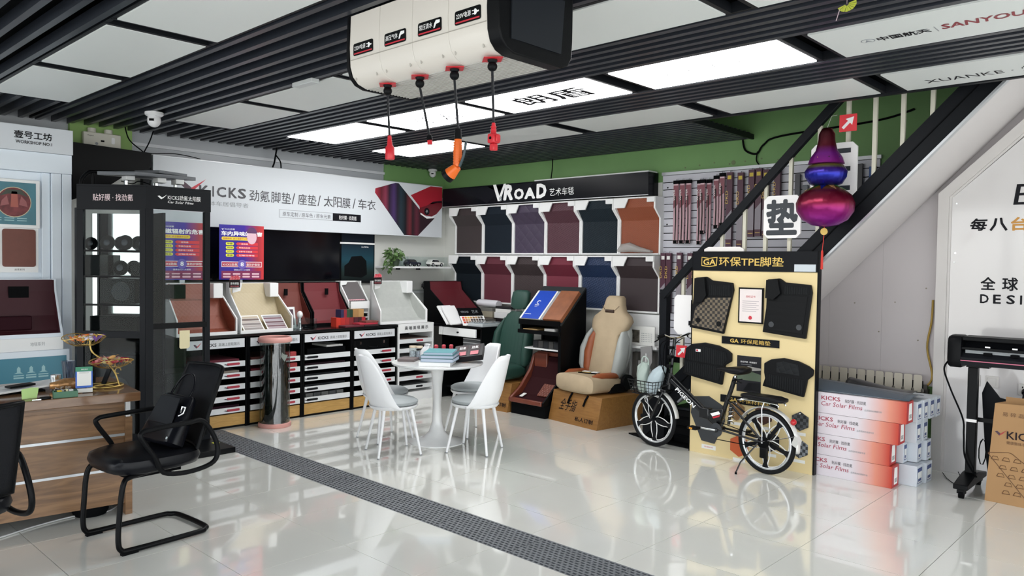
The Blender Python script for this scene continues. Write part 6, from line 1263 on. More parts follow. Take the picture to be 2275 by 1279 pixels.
for k, (x, z, c) in enumerate(((1.27, 2.40, '3a3c42'), (1.34, 2.30, '5a6068'), (1.45, 2.42, '34506a'), (1.52, 2.36, '2c2c30'), (2.0, 2.42, '2a5a9c'), (1.80, 2.45, '3c3c40'))):
    if x > 1.9: x = 1.90
    tag(MB().box(x-.025, x+.025, 3.09, 3.11, z-.28, z).build('blister_pack', mat('bl'+c, c, .4), bevel=.004), 'narrow blister pack on the slatwall, '+['dark grey beside the sixth carton', 'mid grey behind the railing', 'dull blue behind the railing', 'black beside the dull blue one', 'bright blue at the far right', 'charcoal near the far right'][k], 'blister pack', 'blister packs on the slatwall')
for k in range(8): MB().cyl((.10+.16*k, YW-.003, 2.55+.012*(k % 3)), (.10+.16*k, YW, 2.55+.012*(k % 3)), .008, n=8).build('paint_mark', mat('paint_mark', '6d7a58', .8), wb)
MB().cyl((.62, YW-.003, 2.56), (.62, YW, 2.56), .022, n=12).build('paint_mark', mat('paint_mark', ''), wb)
tag(MB().tube(smooth_path([(.72, YW-.02, 2.76), (.75, YW-.02, 2.66), (.86, YW-.02, 2.62), (.93, YW-.02, 2.70), (1.1, YW-.02, 2.76), (1.9, YW-.02, 2.80), (2.2, YW-.02, 2.86)]), .009).tube(smooth_path([(.87, YW-.02, 2.64), (.86, YW-.02, 2.56), (.90, YW-.02, 2.50)]), .006).build('cable', blackm, smooth=True), 'black cable looping along the green wall above the slatwall', 'cable')
# ================================================================ LETTER BOARDS ON THE RAILING
def lboard(x0, x1, z0, z1, ch, lab, tilt=0.0, y=2.245):
    t = thing('letter_board', lab, 'sign', ((x0+x1)/2, y, (z0+z1)/2)); w_, h_ = x1-x0, z1-z0; c = .035
    P = [(c, 0), (w_-c, 0), (w_, c), (w_, h_-c), (w_-c, h_), (c, h_), (0, h_-c), (0, c)]
    O = Vector((x0, y, z0)); 
    MB().plate(P, O+Vector((0, .02, 0)), X_, Z_, .02).build('board', mat('board_white', 'eceaea', .4), t)
    if ch == '三':
        for v in (.10, .46, .80): rect(O+X_*.05+Z_*(v*h_), X_, Z_, w_*.72, .035, .002, mat('char_slate', '2c3138', .5), t, 'stroke')
    else: txt(ch, O+X_*w_*.07+Z_*h_*.07, X_, Z_, w_*.86, h_*.84, mat('char_slate', '2c3138', .5), t, .002, heavy=.036)
    return t
lboard(1.365, 1.665, 1.80, 2.135, '垫', 'white board with one bold black character hung on the stair railing'); lboard(1.735, 2.075, 2.11, 2.505, '三', 'white board with horizontal black strokes behind the foil lantern')
t = thing('letter_board', 'white board corner showing above the top of the cream mat stand', 'sign', (1.0, 2.245, 1.70)); MB().plate([(.84, 1.66), (1.20, 1.66), (1.20, 1.715), (1.16, 1.735), (.88, 1.735), (.84, 1.715)], (0, 2.262, 0), X_, Z_, .015).build('board', mat('board_white', ''), t)
t = thing('letter_board', 'white board with a black L-shaped stroke left of the cream mat stand', 'sign', (.66, 2.245, 1.15)); MB().plate([(.56, 1.02), (.60, .98), (.78, .98), (.78, 1.32), (.585, 1.32), (.56, 1.29)], (0, 2.262, 0), X_, Z_, .015).build('board', mat('board_white', ''), t); MB().plate([(.705, 1.06), (.775, 1.06), (.775, 1.28), (.725, 1.28), (.725, 1.10), (.705, 1.10)], (0, 2.2465, 0), X_, Z_, .002).build('stroke', inkm, t)
rect((.64, 2.262, .955), X_, Z_, .13, .03, .01, white, t, 'strip')
def arrow(x, z, s_, lab, y=2.24):
    t = thing('arrow_sign', lab, 'sign', (x, y, z), group='red arrow signs on the railing'); rect((x-s_/2, y+.006, z-s_/2), X_, Z_, s_, s_, .006, redsign, t, 'board')
    a = [(-.36, -.24), (-.24, -.36), (.12, 0), (.24, -.14), (.34, .34), (-.14, .24), (0, .12)]
    plate([(p*s_, q*s_) for p, q in a], (x, y, z), X_, Z_, .001, inkw, t, 'arrow'); return t
arrow(2.005, 2.645, .125, 'red square sign with a white diagonal arrow at the top of the railing'); a2 = arrow(.645, .83, .105, 'red square sign with a white arrow beside the bicycle handlebar')
# ================================================================ FOIL LANTERN
lt = thing('foil_lantern', 'rainbow metallic foil gourd lantern hanging before the stair railing', 'lantern', (1.935, 2.03, 1.87))
def foil(nm, stops, z0, z1): return ramp(nm, 'z', z0, z1, stops, .30, .6, bump=.9)
pleat = lambda n, d: (lambda a, z: 1+d*math.cos(a*n))
f1 = foil('foil_lower', [(0, '8a1c98'), (.30, '8c1470'), (.55, '780a30'), (.85, '500820'), (1, '8a6414')], 0.0, .30); f2 = foil('foil_middle', [(0, '142c18'), (.2, '1c1470'), (.5, '1a2494'), (.75, '3a1468'), (.9, '7a7c1c'), (1, '80207a')], .28, .46); f3 = foil('foil_top', [(0, '8c2080'), (.35, '702080'), (.55, '500a1c'), (1, '30080e')], .42, .72)
c_ = (1.935, 2.03, 1.87)
MB().lathe([(.02, 0), (.09, .012), (.155, .05), (.195, .11), (.20, .17), (.175, .23), (.12, .275), (.06, .30)], c_, 60, fn=pleat(36, .015)).build('lower_globe', f1, lt, smooth=True)
MB().lathe([(.06, .29), (.11, .31), (.14, .36), (.145, .40), (.12, .44), (.06, .465)], c_, 60, fn=pleat(36, .02)).build('middle_globe', f2, lt, smooth=True)
MB().lathe([(.06, .45), (.125, .455), (.11, .50), (.075, .55), (.058, .62), (.055, .67), (.035, .71), (.0001, .72)], c_, 40, fn=pleat(24, .015)).build('top_neck', f3, lt, smooth=True)
ff = mat('foil_fringe', '6c8a20', .25, .8)
for zz_, rr in ((.30, .13), (.455, .12)):
    for k in range(18):
        a = 2*PI*k/18; p = Vector((c_[0]+.07*math.cos(a), c_[1]+.07*math.sin(a), c_[2]+zz_)); q = Vector((c_[0]+rr*(1.0 if k % 2 else 1.15)*math.cos(a), c_[1]+rr*(1.0 if k % 2 else 1.15)*math.sin(a), c_[2]+zz_+(.045 if k % 2 else -.04)))
        sd = Vector((-math.sin(a), math.cos(a), 0))*.024
        MB().add([p-sd, p+sd, q], [(0, 1, 2)]).build('fringe', mat('foil_'+['green', 'gold', 'blue'][k % 3], ['2c6a2c', 'b08c20', '2a34a0'][k % 3], .25, .8), lt, solid=.001)
tg = mat('tassel_red', 'c02418', .5)
MB().cyl((1.935, 2.02, 1.835), (1.935, 2.028, 1.835), .026, n=20).build('medallion', gold, lt, smooth=True); MB().tube([(1.935, 2.024, 1.87), (1.935, 2.024, 1.86)], .003).tube([(1.935, 2.024, 1.808), (1.925, 2.024, 1.70)], .0025).build('cord', tg, lt); MB().loft([(1.56, 1.925, 2.024, .010, .008), (1.69, 1.925, 2.024, .008, .007), (1.70, 1.925, 2.024, .004, .004)], 10, 2).build('tassel', tg, lt, smooth=True)
MB().tube([(1.935, 2.03, 2.585), (1.90, 2.2, 2.70), (1.91, 2.28, 2.72)], .0015, 4).build('string', inkw, lt)
# ================================================================ CREAM MAT STAND
ms = thing('mat_display_stand', 'tall cream board stand with black mats under a gold lettered header', 'display stand', (1.31, 2.19, 0))
PY = 2.17
MB().box(.785, 1.838, PY+.001, PY+.04, 0.0, 1.695).build('board', mat('cream_board', 'e0cb98', .5), ms); 
for a in ((.777, .785, 0, 1.695), (1.838, 1.85, 0, 1.695)): MB().box(a[0], a[1], PY-.002, PY+.045, a[2], a[3]).build('edge_strip', black, ms)
MB().box(.785, 1.838, PY-.002, PY+.045, 0.0, .012).build('edge_strip', black, ms) if False else None
MB().box(.785, 1.838, PY-.006, PY+.0, 1.535, 1.695).build('header', mat('header_navy', '0c0e13', .4), ms)
H_ = lambda x, z, dy=-.006: (x, PY+dy, z)
plate([(0, .01), (.07, 0), (.14, .012), (.145, .085), (.07, .075), (0, .085)], H_(.865, 1.565), X_, Z_, .001, goldink, ms, 'emblem'); plate([(.006, .016), (.07, .007), (.134, .018), (.138, .078), (.07, .069), (.006, .078)], H_(.865, 1.565, -.0072), X_, Z_, .0006, mat('header_navy', ''), ms, 'emblem')
txt('GA', H_(.882, 1.582, -.008), X_, Z_, .115, .05, goldink, ms, .001, bold=.03)
txt('环保TPE脚垫', H_(1.025, 1.575), X_, Z_, .55, .075, goldink, ms, .001, heavy=.01)
rect(H_(1.66, 1.54), X_, Z_, .165, .055, .001, mat('sticker_pale', 'c4ccd2', .5), ms, 'sticker')
def strip(z, txt_, lab):
    MB().box(1.065, 1.555, PY-.006, PY, z, z+.06).build('caption_strip', mat('header_navy', ''), ms); txt('GA', H_(1.14, z+.014), X_, Z_, .075, .032, goldink, ms, .001, bold=.03); txt(txt_, H_(1.235, z+.013), X_, Z_, .25, .036, goldink, ms, .001)
strip(.94, '环保尾箱垫', ''); strip(.46, '环保材料样', '')
matb = mat('tpe_black', '101113', .5, bump=.2); matr = quilt('tpe_ribs', '131517', 170, 'rib', .5, 'xz', .002); chk = quilt('tpe_check', '6d6150', 135, 'check', .6, 'xz', .001, h2='2a2724'); matt = mat('tpe_inner', '14161a', .45)
def hang(nm, lab, cat, outline, z, parts, th=.028):
    t = thing(nm, lab, cat, (sum(p[0] for p in outline)/len(outline), PY-.01, z), group='moulded mats on the cream stand')
    MB().plate(outline, (0, PY-.001, 0), X_, Z_, th).build('mat_body', matb, t, bevel=.006)
    for (nm2, pts, d0, m_) in parts: MB().plate(pts, (0, PY-.001-d0, 0), X_, Z_, .004 if nm2 != 'wall' else .03).build(nm2, m_, t, bevel=.001)
    return t
o1 = [(.825, 1.475), (.925, 1.485), (.975, 1.455), (1.16, 1.44), (1.17, 1.38), (1.09, 1.02), (.775, 1.055), (.80, 1.25)]
t = hang('floor_mat', 'black moulded floor mat with a brown check centre, upper left of stand', 'car mat', o1, 1.25, [('check_panel', [(.93, 1.31), (1.15, 1.32), (1.085, 1.04), (.80, 1.075), (.83, 1.22)], .028, chk), ('rib_panel', [(.955, 1.42), (1.145, 1.42), (1.15, 1.33), (.945, 1.33)], .028, matr), ('wall', [(.83, 1.47), (.92, 1.478), (.94, 1.33), (.90, 1.27), (.825, 1.28)], .0275, matb)])
for x, z in ((.86, 1.12), (1.05, 1.10)): MB().cyl((x, PY-.034, z), (x, PY-.036, z), .022, n=18).build('button', matb, t)
o2 = [(1.455, 1.475), (1.555, 1.485), (1.60, 1.455), (1.80, 1.44), (1.81, 1.38), (1.77, 1.03), (1.425, 1.06), (1.45, 1.25)]
t = hang('floor_mat', 'all black moulded floor mat with two round buttons, upper right of stand', 'car mat', o2, 1.25, [('inner_mat', [(1.56, 1.355), (1.78, 1.35), (1.745, 1.065), (1.455, 1.085), (1.47, 1.30), (1.53, 1.31)], .028, quilt('tpe_lines', '101113', 60, 'rib', .45, 'zx', .001)), ('rib_panel', [(1.60, 1.43), (1.785, 1.42), (1.79, 1.365), (1.59, 1.365)], .028, matr), ('wall', [(1.46, 1.47), (1.55, 1.478), (1.575, 1.37), (1.52, 1.32), (1.455, 1.33)], .0275, matb)])
for x, z in ((1.50, 1.125), (1.72, 1.115)): MB().cyl((x, PY-.034, z), (x, PY-.037, z), .022, n=20).build('button', mat('button_grey', '34373b', .4), t)
b1 = [(.745, .875), (.80, .915), (.92, .935), (1.05, .92), (1.13, .89), (1.165, .865), (1.165, .80), (1.11, .765), (1.105, .73), (1.085, .60), (.72, .655), (.735, .79)]
t = hang('boot_mat', 'black boot mat with a small red and white badge, left of stand', 'car mat', b1, .77, [('rib_panel', [(.765, .86), (.92, .905), (1.12, .87), (1.13, .81), (1.09, .76), (.75, .78)], .028, matr), ('rib_panel', [(.75, .765), (1.085, .745), (1.06, .63), (.745, .675)], .028, matr)])
rect((.845, PY-.034, .855), X_, Z_, .045, .022, .002, inkw, t, 'badge'); rect((.85, PY-.0365, .859), X_, Z_, .018, .014, .0006, inkr, t, 'badge')
b2 = [(1.445, .815), (1.50, .85), (1.60, .87), (1.72, .855), (1.80, .825), (1.835, .80), (1.83, .755), (1.79, .72), (1.785, .68), (1.765, .585), (1.435, .635), (1.455, .70), (1.445, .745)]
t = hang('boot_mat', 'black boot mat with a zigzag relief, right of stand above the bicycle', 'car mat', b2, .73, [('rib_panel', [(1.465, .735), (1.775, .715), (1.755, .605), (1.46, .65)], .028, matr), ('zigzag_panel', [(1.55, .83), (1.60, .845), (1.72, .83), (1.735, .745), (1.55, .755)], .028, quilt('tpe_zig', '1f2123', 60, 'weave', .5, 'xz', .003))])
cf = thing('framed_certificate', 'small framed certificate with pink print and red seal on the stand', 'certificate', (1.315, PY, 1.26)); MB().box(1.21, 1.42, PY-.016, PY-.001, 1.12, 1.405).build('frame', black, cf); rect((1.222, PY-.016, 1.132), X_, Z_, .186, .261, .001, mat('certificate_paper', 'e2d8d6', .5), cf, 'paper'); txt('授权证书', (1.275, PY-.017, 1.325), X_, Z_, .08, .018, inkr, cf, .001)
for k in range(6): rect((1.245, PY-.017, 1.295-.016*k), X_, Z_, .14-.02*(k % 2), .004, .0005, mat('cert_line', 'a8a0a4', .5), cf, 'text_line')
plate([(.018*math.cos(a*PI/8)*(1 if a % 2 else .75), .018*math.sin(a*PI/8)*(1 if a % 2 else .75)) for a in range(16)], (1.315, PY-.017, 1.165), X_, Z_, .0006, inkr, cf, 'seal')
po = thing('product_poster', 'dark glossy product poster in the middle of the cream stand', 'poster', (1.31, PY, .71)); MB().box(1.205, 1.41, PY-.004, PY-.0005, .565, .855).build('sheet', mat('poster_dark', '26262a', .3), po)
txt('安全环保 · 环保随行', (1.235, PY-.0045, .80), X_, Z_, .14, .014, inkw, po, .0005); rect((1.24, PY-.0045, .785), X_, Z_, .09, .003, .0005, inkg, po, 'text_line')
plate([(0, 0), (.205, .0), (.205, .055), (.12, .075), (0, .05)], (1.205, PY-.0045, .66), X_, Z_, .0005, mat('poster_olive', '4c5a48', .4), po, 'landscape'); plate([(0, .0), (.205, .03), (.205, .045), (.10, .055), (0, .02)], (1.205, PY-.0052, .72), X_, Z_, .0005, mat('poster_pale', '9a9894', .4), po, 'landscape'); plate([(.06, 0), (.20, .0), (.20, .07), (.10, .06)], (1.205, PY-.0052, .58), X_, Z_, .0005, mat('poster_char', '121316', .4), po, 'landscape')
def hexs(cx, cz, r, m_, lab, nm='hexagon_sample', ph=PI/6, group='hexagonal samples on the stand'):
    t = thing(nm, lab, 'sample', (cx, PY, cz), group=group); MB().plate([(r*math.cos(ph+PI/3*k), r*math.sin(ph+PI/3*k)) for k in range(6)], (cx, PY-.0005, cz), X_, Z_, .006).build('plate', m_, t, bevel=.001)
    rect((cx-r*.6, PY-.0005, cz-r-.035), X_, Z_, r*1.2, .024, .001, paper, t, 'caption'); MB().cyl((cx, PY-.012, cz+r*.8), (cx, PY-.0066, cz+r*.8), .004).build('pin', inkw, t); return t
kc = quilt('hex_check', '7d8288', 130, 'check', .35, 'xz', .0008, h2='22252a'); kd = quilt('hex_check_dark', '3f4246', 130, 'check', .35, 'xz', .0008, h2='15171a')
t = thing('hexagon_sample', 'large dark grey six sided sample behind the bicycle frame', 'sample', (.94, PY, .28), group='hexagonal samples on the stand'); MB().plate([(.81, .47), (.96, .49), (1.10, .42), (1.11, .30), (1.02, .10), (.90, .11), (.795, .33)], (0, PY-.0005, 0), X_, Z_, .008).build('plate', mat('sample_slate', '33363a', .5), t); rect((.90, PY-.0005, .045), X_, Z_, .13, .035, .001, paper, t, 'caption'); txt('热熔胶样', (.925, PY-.0015, .057), X_, Z_, .08, .012, inkr, t, .0005)
hexs(1.735, .395, .075, kd, 'dark check hexagon sample, upper of two at the right edge'); hexs(1.735, .185, .075, kc, 'pale check hexagon sample, lower of two at the right edge')
hexs(1.24, .12, .09, mat('sample_orange', 'c85a2a', .5), 'orange hexagon sample low on the stand behind the chain'); hexs(1.50, .20, .085, mat('sample_dark', '24262a', .5), 'plain dark hexagon sample seen through the rear wheel'); hexs(1.44, .40, .08, mat('sample_brown', '4a2c24', .5), 'brown hexagon sample behind the rear wheel'); hexs(1.21, .40, .08, mat('sample_wood', '8a6a44', .5, noise=.3), 'wood grain hexagon sample behind the seat tube')
MB().box(.80, 1.10, PY+.0451, PY+.054, .2, .24).box(.9, .94, PY+.0451, PY+.10, 0, .2).build('rear_feet', black, ms)
# ================================================================ BICYCLE
bk = thing('folding_bicycle', 'small black city bicycle with white-edged five-spoke wheels and basket', 'bicycle', (.465, 2.09, 0), math.atan2(-.143, 1.115))
R_ = .245; FH = (.008, .245); RH = (1.115, .245)
tyre = mat('tyre_rubber', '17181a', .7); rimm = mat('rim_silver', 'cfd2d4', .25, .6); bw = mat('wheel_white', 'dcdcda', .35); bb = mat('bike_black', '0f1013', .2); wheelb = mat('wheel_black', '141518', .35)
def wheel(c, ph, nm):
    cx, cz = c; w_ = MB().tube([(cx+(R_-.016)*math.cos(a), 0, cz+(R_-.016)*math.sin(a)) for a in [2*PI*k/56 for k in range(56)]], .0165, 10, True).build(nm, tyre, bk, local=True, smooth=True)
    MB().tube([(cx+(R_-.04)*math.cos(a), 0, cz+(R_-.04)*math.sin(a)) for a in [2*PI*k/56 for k in range(56)]], .0105, 8, True).build('rim', rimm, w_, local=True, smooth=True)
    for k in range(5):
        a0 = ph+2*PI*k/5
        def P(a, r): return (cx+r*math.cos(a), 0, cz+r*math.sin(a))
        pts = [P(a0, .030), P(a0+.10, .06), P(a0+.38, .12), P(a0+.53, .17), P(a0+.45, .190), P(a0, .196), P(a0-.45, .190), P(a0-.53, .17), P(a0-.38, .12), P(a0-.10, .06)]
        MB().tube(smooth_path(pts, 4, True), .0042, 6, True).build('spoke_outline', bw, w_, local=True, smooth=True)
        am = a0+PI/5
        MB().prism([P(am-.4, .035)[::2], P(am-.16, .09)[::2], P(am-.09, .16)[::2], P(am-.14, .200)[::2], P(am+.14, .200)[::2], P(am+.09, .16)[::2], P(am+.16, .09)[::2], P(am+.4, .035)[::2]], 'y', -.005, .005).build('spoke', wheelb, w_, local=True)
    MB().cyl((cx, -.04, cz), (cx, .04, cz), .024, n=18).build('hub', wheelb, w_, local=True, smooth=True)
    return w_
wheel(FH, PI/2+.1, 'front_wheel'); wheel(RH, .3, 'rear_wheel')
V3 = lambda s_, z, y=0: (s_, y, z)
MB().tube([V3(.195, .60), V3(.685, .285)], .026, 12).build('main_tube', bb, bk, local=True, smooth=True)
MB().tube([V3(.20, .645), V3(.44, .48), V3(.60, .37)], .010, 8).build('upper_rail', bb, bk, local=True, smooth=True)
MB().tube([V3(.185, .66), V3(.165, .56)], .022, 12).build('head_tube', bb, bk, local=True, smooth=True)
for y in (-.045, .045): MB().tube(smooth_path([V3(.135, .50, y*.6), V3(.10, .42, y), V3(.012, .245, y)]), .011, 8).build('fork_blade', bb, bk, local=True, smooth=True)
MB().box(.115, .17, -.05, .05, .49, .515).build('fork_crown', bb, bk, local=True, bevel=.005)
MB().tube([V3(.172, .52), V3(.225, .97)], .014, 10).build('steering_post', bb, bk, local=True, smooth=True)
MB().tube(smooth_path([V3(.27, .985, -.27), V3(.245, .995, -.18), V3(.225, .965, -.05), V3(.225, .965, .05), V3(.245, .995, .18), V3(.27, .985, .27)]), .010, 8).build('handlebar', chrome, bk, local=True, smooth=True)
for s_ in (-1, 1):
    MB().tube([V3(.272, .985, s_*.27), V3(.255, .993, s_*.19)], .016, 10).build('grip', blackm, bk, local=True, smooth=True); MB().tube(smooth_path([V3(.245, .985, s_*.15), V3(.215, .965, s_*.18), V3(.215, .94, s_*.25)]), .006, 6).build('brake_lever', bb, bk, local=True)
for k, (a, b_) in enumerate(((-.10, .80), (.08, .84), (-.05, .76))): MB().tube(smooth_path([V3(.245, .96, a), V3(.16, .90, a*1.1), V3(.13, b_-.08, a*.5), V3(.17, .60, a*.2), V3(.16, .52, 0)]), .004, 5).build('brake_cable', blackm, bk, local=True)
for (s_, z, y) in ((.21, .88, -.03), (.20, .80, -.025), (.19, .72, -.02)): MB().box(s_-.02, s_+.02, y-.02, y+.02, z-.012, z+.012).build('clamp', blackpl, bk, local=True, bevel=.003)
MB().tube([V3(.675, .28), V3(.80, .62), V3(.825, .70)], .018, 10).build('seat_tube', bb, bk, local=True, smooth=True); MB().tube([V3(.82, .68), V3(.83, .715)], .013, 8).build('seat_post', chrome, bk, local=True)
MB().loft([(.655, 0, .748, .012, .010), (.69, 0, .752, .024, .014), (.75, 0, .752, .04, .02), (.82, 0, .755, .075, .03), (.88, 0, .76, .095, .034), (.92, 0, .763, .085, .028), (.935, 0, .764, .05, .016)], 22, 2.4, 'x').build('saddle', mat('saddle_vinyl', '141417', .4), bk, local=True, smooth=True)
for s_ in (-1, 1): MB().tube([tuple(V3(.845+.022*math.cos(k*.9), .69-.004*k, s_*.03+.02*math.sin(k*.9))) for k in range(10)], .004, 5).build('saddle_spring', blackpl, bk, local=True)
MB().prism([(.56, .40), (.74, .44), (.72, .35), (.66, .30), (.60, .34)], 'y', -.028, .028).build('battery_gusset', bb, bk, local=True, bevel=.004)
MB().plate([(.62, .385), (.70, .415), (.715, .395), (.64, .365)], (0, -.0285, 0), X_, Z_, .001).build('emblem', inkw, bk, local=True); MB().plate([(.64, .36), (.715, .388), (.705, .37), (.65, .35)], (0, -.0285, 0), X_, Z_, .001).build('emblem', inkr, bk, local=True)
d_ = Vector((.49, 0, -.315)).normalized(); n_ = Vector((.315, 0, .49)).normalized()
txt('PIGEON', Vector((.262, -.0265, .537))+n_*(-.012), d_, n_, .24, .036, inkw, bk, .001, bold=.025, shear=.2, local=True)
MB().box(.51, .60, -.032, .032, .335, .42).build('fold_clamp', bb, bk, local=True, bevel=.006)
for y in (-.05, .05):
    MB().tube([V3(.69, .275, y*.8), V3(1.115, .245, y)], .009, 8).build('chain_stay', bb, bk, local=True, smooth=True); MB().tube([V3(.79, .50, y*.5), V3(.93, .40, y*.9), V3(1.115, .25, y)], .009, 8).build('seat_stay', bb, bk, local=True, smooth=True)
MB().tube([tuple(V3(.79+.028*math.cos(a*.8)+.006*a*.1, .33+.0045*a, .028*math.sin(a*.8))) for a in range(32)], .004, 6).build('shock_spring', chrome, bk, local=True, smooth=True); MB().tube([V3(.775, .32), V3(.80, .48)], .012, 8).build('shock_body', bb, bk, local=True)
MB().cyl(V3(.69, .265, -.045), V3(.69, .265, -.040), .055, n=32).build('chainring', darkgrey, bk, local=True); MB().cyl(V3(.69, .265, -.05), V3(.69, .265, .06), .02, n=14).build('bottom_bracket', bb, bk, local=True, smooth=True)
MB().tube([V3(.69, .338, -.043), V3(1.115, .275, -.043)], .0035, 6).tube([V3(.69, .192, -.043), V3(1.06, .20, -.043)], .0035, 6).build('chain', blackm, bk, local=True)
MB().tube([V3(.69, .265, -.055), V3(.52, .262, -.06)], .009, 8).build('crank', chrome, bk, local=True, smooth=True); MB().tube([V3(.69, .265, .055), V3(.86, .268, .06)], .009, 8).build('crank', chrome, bk, local=True, smooth=True)
MB().box(.475, .56, -.14, -.068, .25, .272).build('pedal', blackpl, bk, local=True, bevel=.004); MB().box(.82, .90, .068, .14, .257, .278).build('pedal', blackpl, bk, local=True, bevel=.004); MB().box(.50, .53, -.145, -.14, .255, .268).build('reflector', mat('amber', 'd89020', .3), bk, local=True)
MB().cyl(V3(1.115, .245, -.055), V3(1.115, .245, -.035), .045, n=24).build('sprocket', blackm, bk, local=True); MB().cyl(V3(1.115, .245, -.062), V3(1.115, .245, .062), .007, n=10).build('axle', chrome, bk, local=True); MB().box(1.10, 1.16, -.07, -.055, .13, .21).build('derailleur', blackpl, bk, local=True, bevel=.006)
def fender(c, r, a0, a1, w_, nm):
    def f(u, v):
        a = math.radians(a0+(a1-a0)*u); y = (v-.5)*w_; rr = r-.010*(2*v-1)**2; return (c[0]+rr*math.cos(a), y, c[1]+rr*math.sin(a))
    MB().grid(f, 30, 6).build(nm, mat('fender_white', 'd0d0cc', .3, .2), bk, local=True, smooth=True, solid=.002)
fender(FH, .270, 8, 128, .052, 'front_fender'); fender(RH, .272, -8, 150, .056, 'rear_fender')
for (h_, s2, z2) in ((RH, 1.10, .52),): MB().tube([V3(h_[0]-.005, .26, -.052), V3(s2, .50, -.05), V3(s2+.01, .545, -.04)], .005, 6).build('rack_strut', chrome, bk, local=True); MB().tube([V3(h_[0]-.005, .26, .052), V3(s2, .50, .05), V3(s2+.01, .545, .04)], .005, 6).build('rack_strut', chrome, bk, local=True)
for y in (-.05, .05): MB().tube(smooth_path([V3(.86, .52, y*.3), V3(.93, .548, y), V3(1.20, .552, y), V3(1.24, .53, y)]), .006, 6).build('rack_rail', chrome, bk, local=True, smooth=True)
MB().loft([(.90, 0, .575, .035, .012), (.94, 0, .578, .07, .02), (1.20, 0, .578, .075, .022), (1.255, 0, .575, .06, .016), (1.265, 0, .575, .03, .008)], 20, 3.4, 'x').build('rear_pad', mat('saddle_vinyl', ''), bk, local=True, smooth=True)
MB().ball(V3(1.335, .43), .02, .03, .024).build('rear_light', mat('lamp_red', 'b01820', .15), bk, local=True, smooth=True); MB().prism([(1.335, .27), (1.375, .25), (1.39, .30), (1.365, .34)], 'y', -.028, .028).build('mud_flap', mat('fender_white', ''), bk, local=True)
MB().tube([V3(1.08, .235, -.06), V3(1.0, .09, -.16), V3(.985, .014, -.195)], .006, 8).build('kick_stand', bb, bk, local=True, smooth=True); MB().cyl(V3(.985, .0, -.196), V3(.985, .016, -.195), .009, n=10).build('stand_foot', blackm, bk, local=True)
MB().tube(smooth_path([V3(-.085, .51, -.03), V3(-.02, .40, -.05), V3(.008, .25, -.052)]), .003, 5).build('fender_stay', chrome, bk, local=True); MB().tube([V3(1.11, .25, -.055), V3(1.36, .33, -.03)], .003, 5).build('fender_stay', bb, bk, local=True)
# basket
def bring(z, k): return [(-.045+(-.145)*k, -.12*k-.0, z), (-.045+.145*k*.95, -.12*k, z), (-.045+.145*k*.95, .12*k, z), (-.045-.145*k, .12*k, z)]
bm_ = mat('basket_wire', '121214', .4); lv = [(.455, .78), (.485, .84), (.515, .89), (.545, .95), (.572, 1.0)]
for i, (z, k) in enumerate(lv): MB().tube(bring(z, k), .0045 if i in (0, 4) else .0026, 6, True).build('basket_ring', bm_, bk, local=True)
q0, q1 = bring(*lv[0]), bring(*lv[-1])
for e in range(4):
    for k in range(6):
        f = k/6; a = [q0[e][i]+(q0[(e+1) % 4][i]-q0[e][i])*f for i in range(3)]; b_ = [q1[e][i]+(q1[(e+1) % 4][i]-q1[e][i])*f for i in range(3)]
        MB().tube([a, b_], .0026, 5).build('basket_wire', bm_, bk, local=True)
for k in range(7):
    f = (k+.5)/7; MB().tube([(q0[0][0]+(q0[1][0]-q0[0][0])*f, q0[0][1], .456), (q0[0][0]+(q0[1][0]-q0[0][0])*f, q0[2][1], .456)], .0026, 5).build('basket_wire', bm_, bk, local=True)
MB().tube([V3(.09, .53, 0), V3(.16, .55, 0)], .01, 6).build('basket_bracket', bm_, bk, local=True)
cb = mat('clear_bag_green', 'b5c4bc', .25, bump=1, bscale=35, alpha=.75); cb2 = mat('pale_blue_bag', 'b9c9d0', .3, bump=1, bscale=30, alpha=.9)
M0 = Matrix.Translation((.465, 2.09, 0)) @ Matrix.Rotation(math.atan2(-.143, 1.115), 4, 'Z')
def cbag(secs, seed, m_, lab, loc, handles=None):
    b_ = MB().loft(secs, 22, 2.1); r_ = random.Random(seed); b_.v = [(v[0]+r_.uniform(-.008, .008), v[1]+r_.uniform(-.008, .008), v[2]+r_.uniform(-.006, .006)) for v in b_.v]; b_.xf(M0)
    t = thing('carrier_bag', lab, 'plastic bag', loc); b_.build('bag', m_, t, smooth=True)
    if handles: MB().tube([tuple(M0 @ Vector(p)) for p in handles], .007, 8).build('handle', m_, t, smooth=True)
cbag([(.462, -.10, 0, .04, .05), (.52, -.11, 0, .05, .06), (.60, -.12, 0, .055, .055), (.68, -.11, 0, .05, .04), (.72, -.10, 0, .03, .02)], 1, cb, 'translucent green-white bag in the bicycle basket, left', M0 @ Vector((-.11, 0, .462)), smooth_path([(-.14, 0, .70), (-.13, 0, .755), (-.10, 0, .77), (-.065, 0, .745), (-.06, 0, .70)]))
cbag([(.463, 0.0, 0, .05, .06), (.53, 0.01, 0, .065, .07), (.60, .03, 0, .07, .06), (.66, .06, 0, .065, .05), (.70, .085, 0, .04, .03), (.71, .09, 0, .02, .015)], 2, cb2, 'pale blue plastic bag in the bicycle basket, right', M0 @ Vector((0, 0, .463)))
t = thing('floor_mat_piece', 'black triangular mat sticking out on the floor behind the front wheel', 'mat', (.1, 2.45, 0)); MB().prism([(.05, 2.33), (.28, 2.62), (.75, 2.62), (.75, 2.22), (.30, 2.24)], 'z', 0.0005, .012).build('mat', blackm, t); 
t = thing('storage_crate', 'dark storage crates under the first stair treads behind the bicycle', 'crate', (.62, 2.6, 0)); MB().box(.52, .76, 2.35, 2.60, .0, .30).build('crate_body', blackpl, t, bevel=.006); MB().box(.51, .77, 2.34, 2.61, .3005, .325).build('lid', mat('crate_lid', '2a2c30', .4), t, bevel=.004)
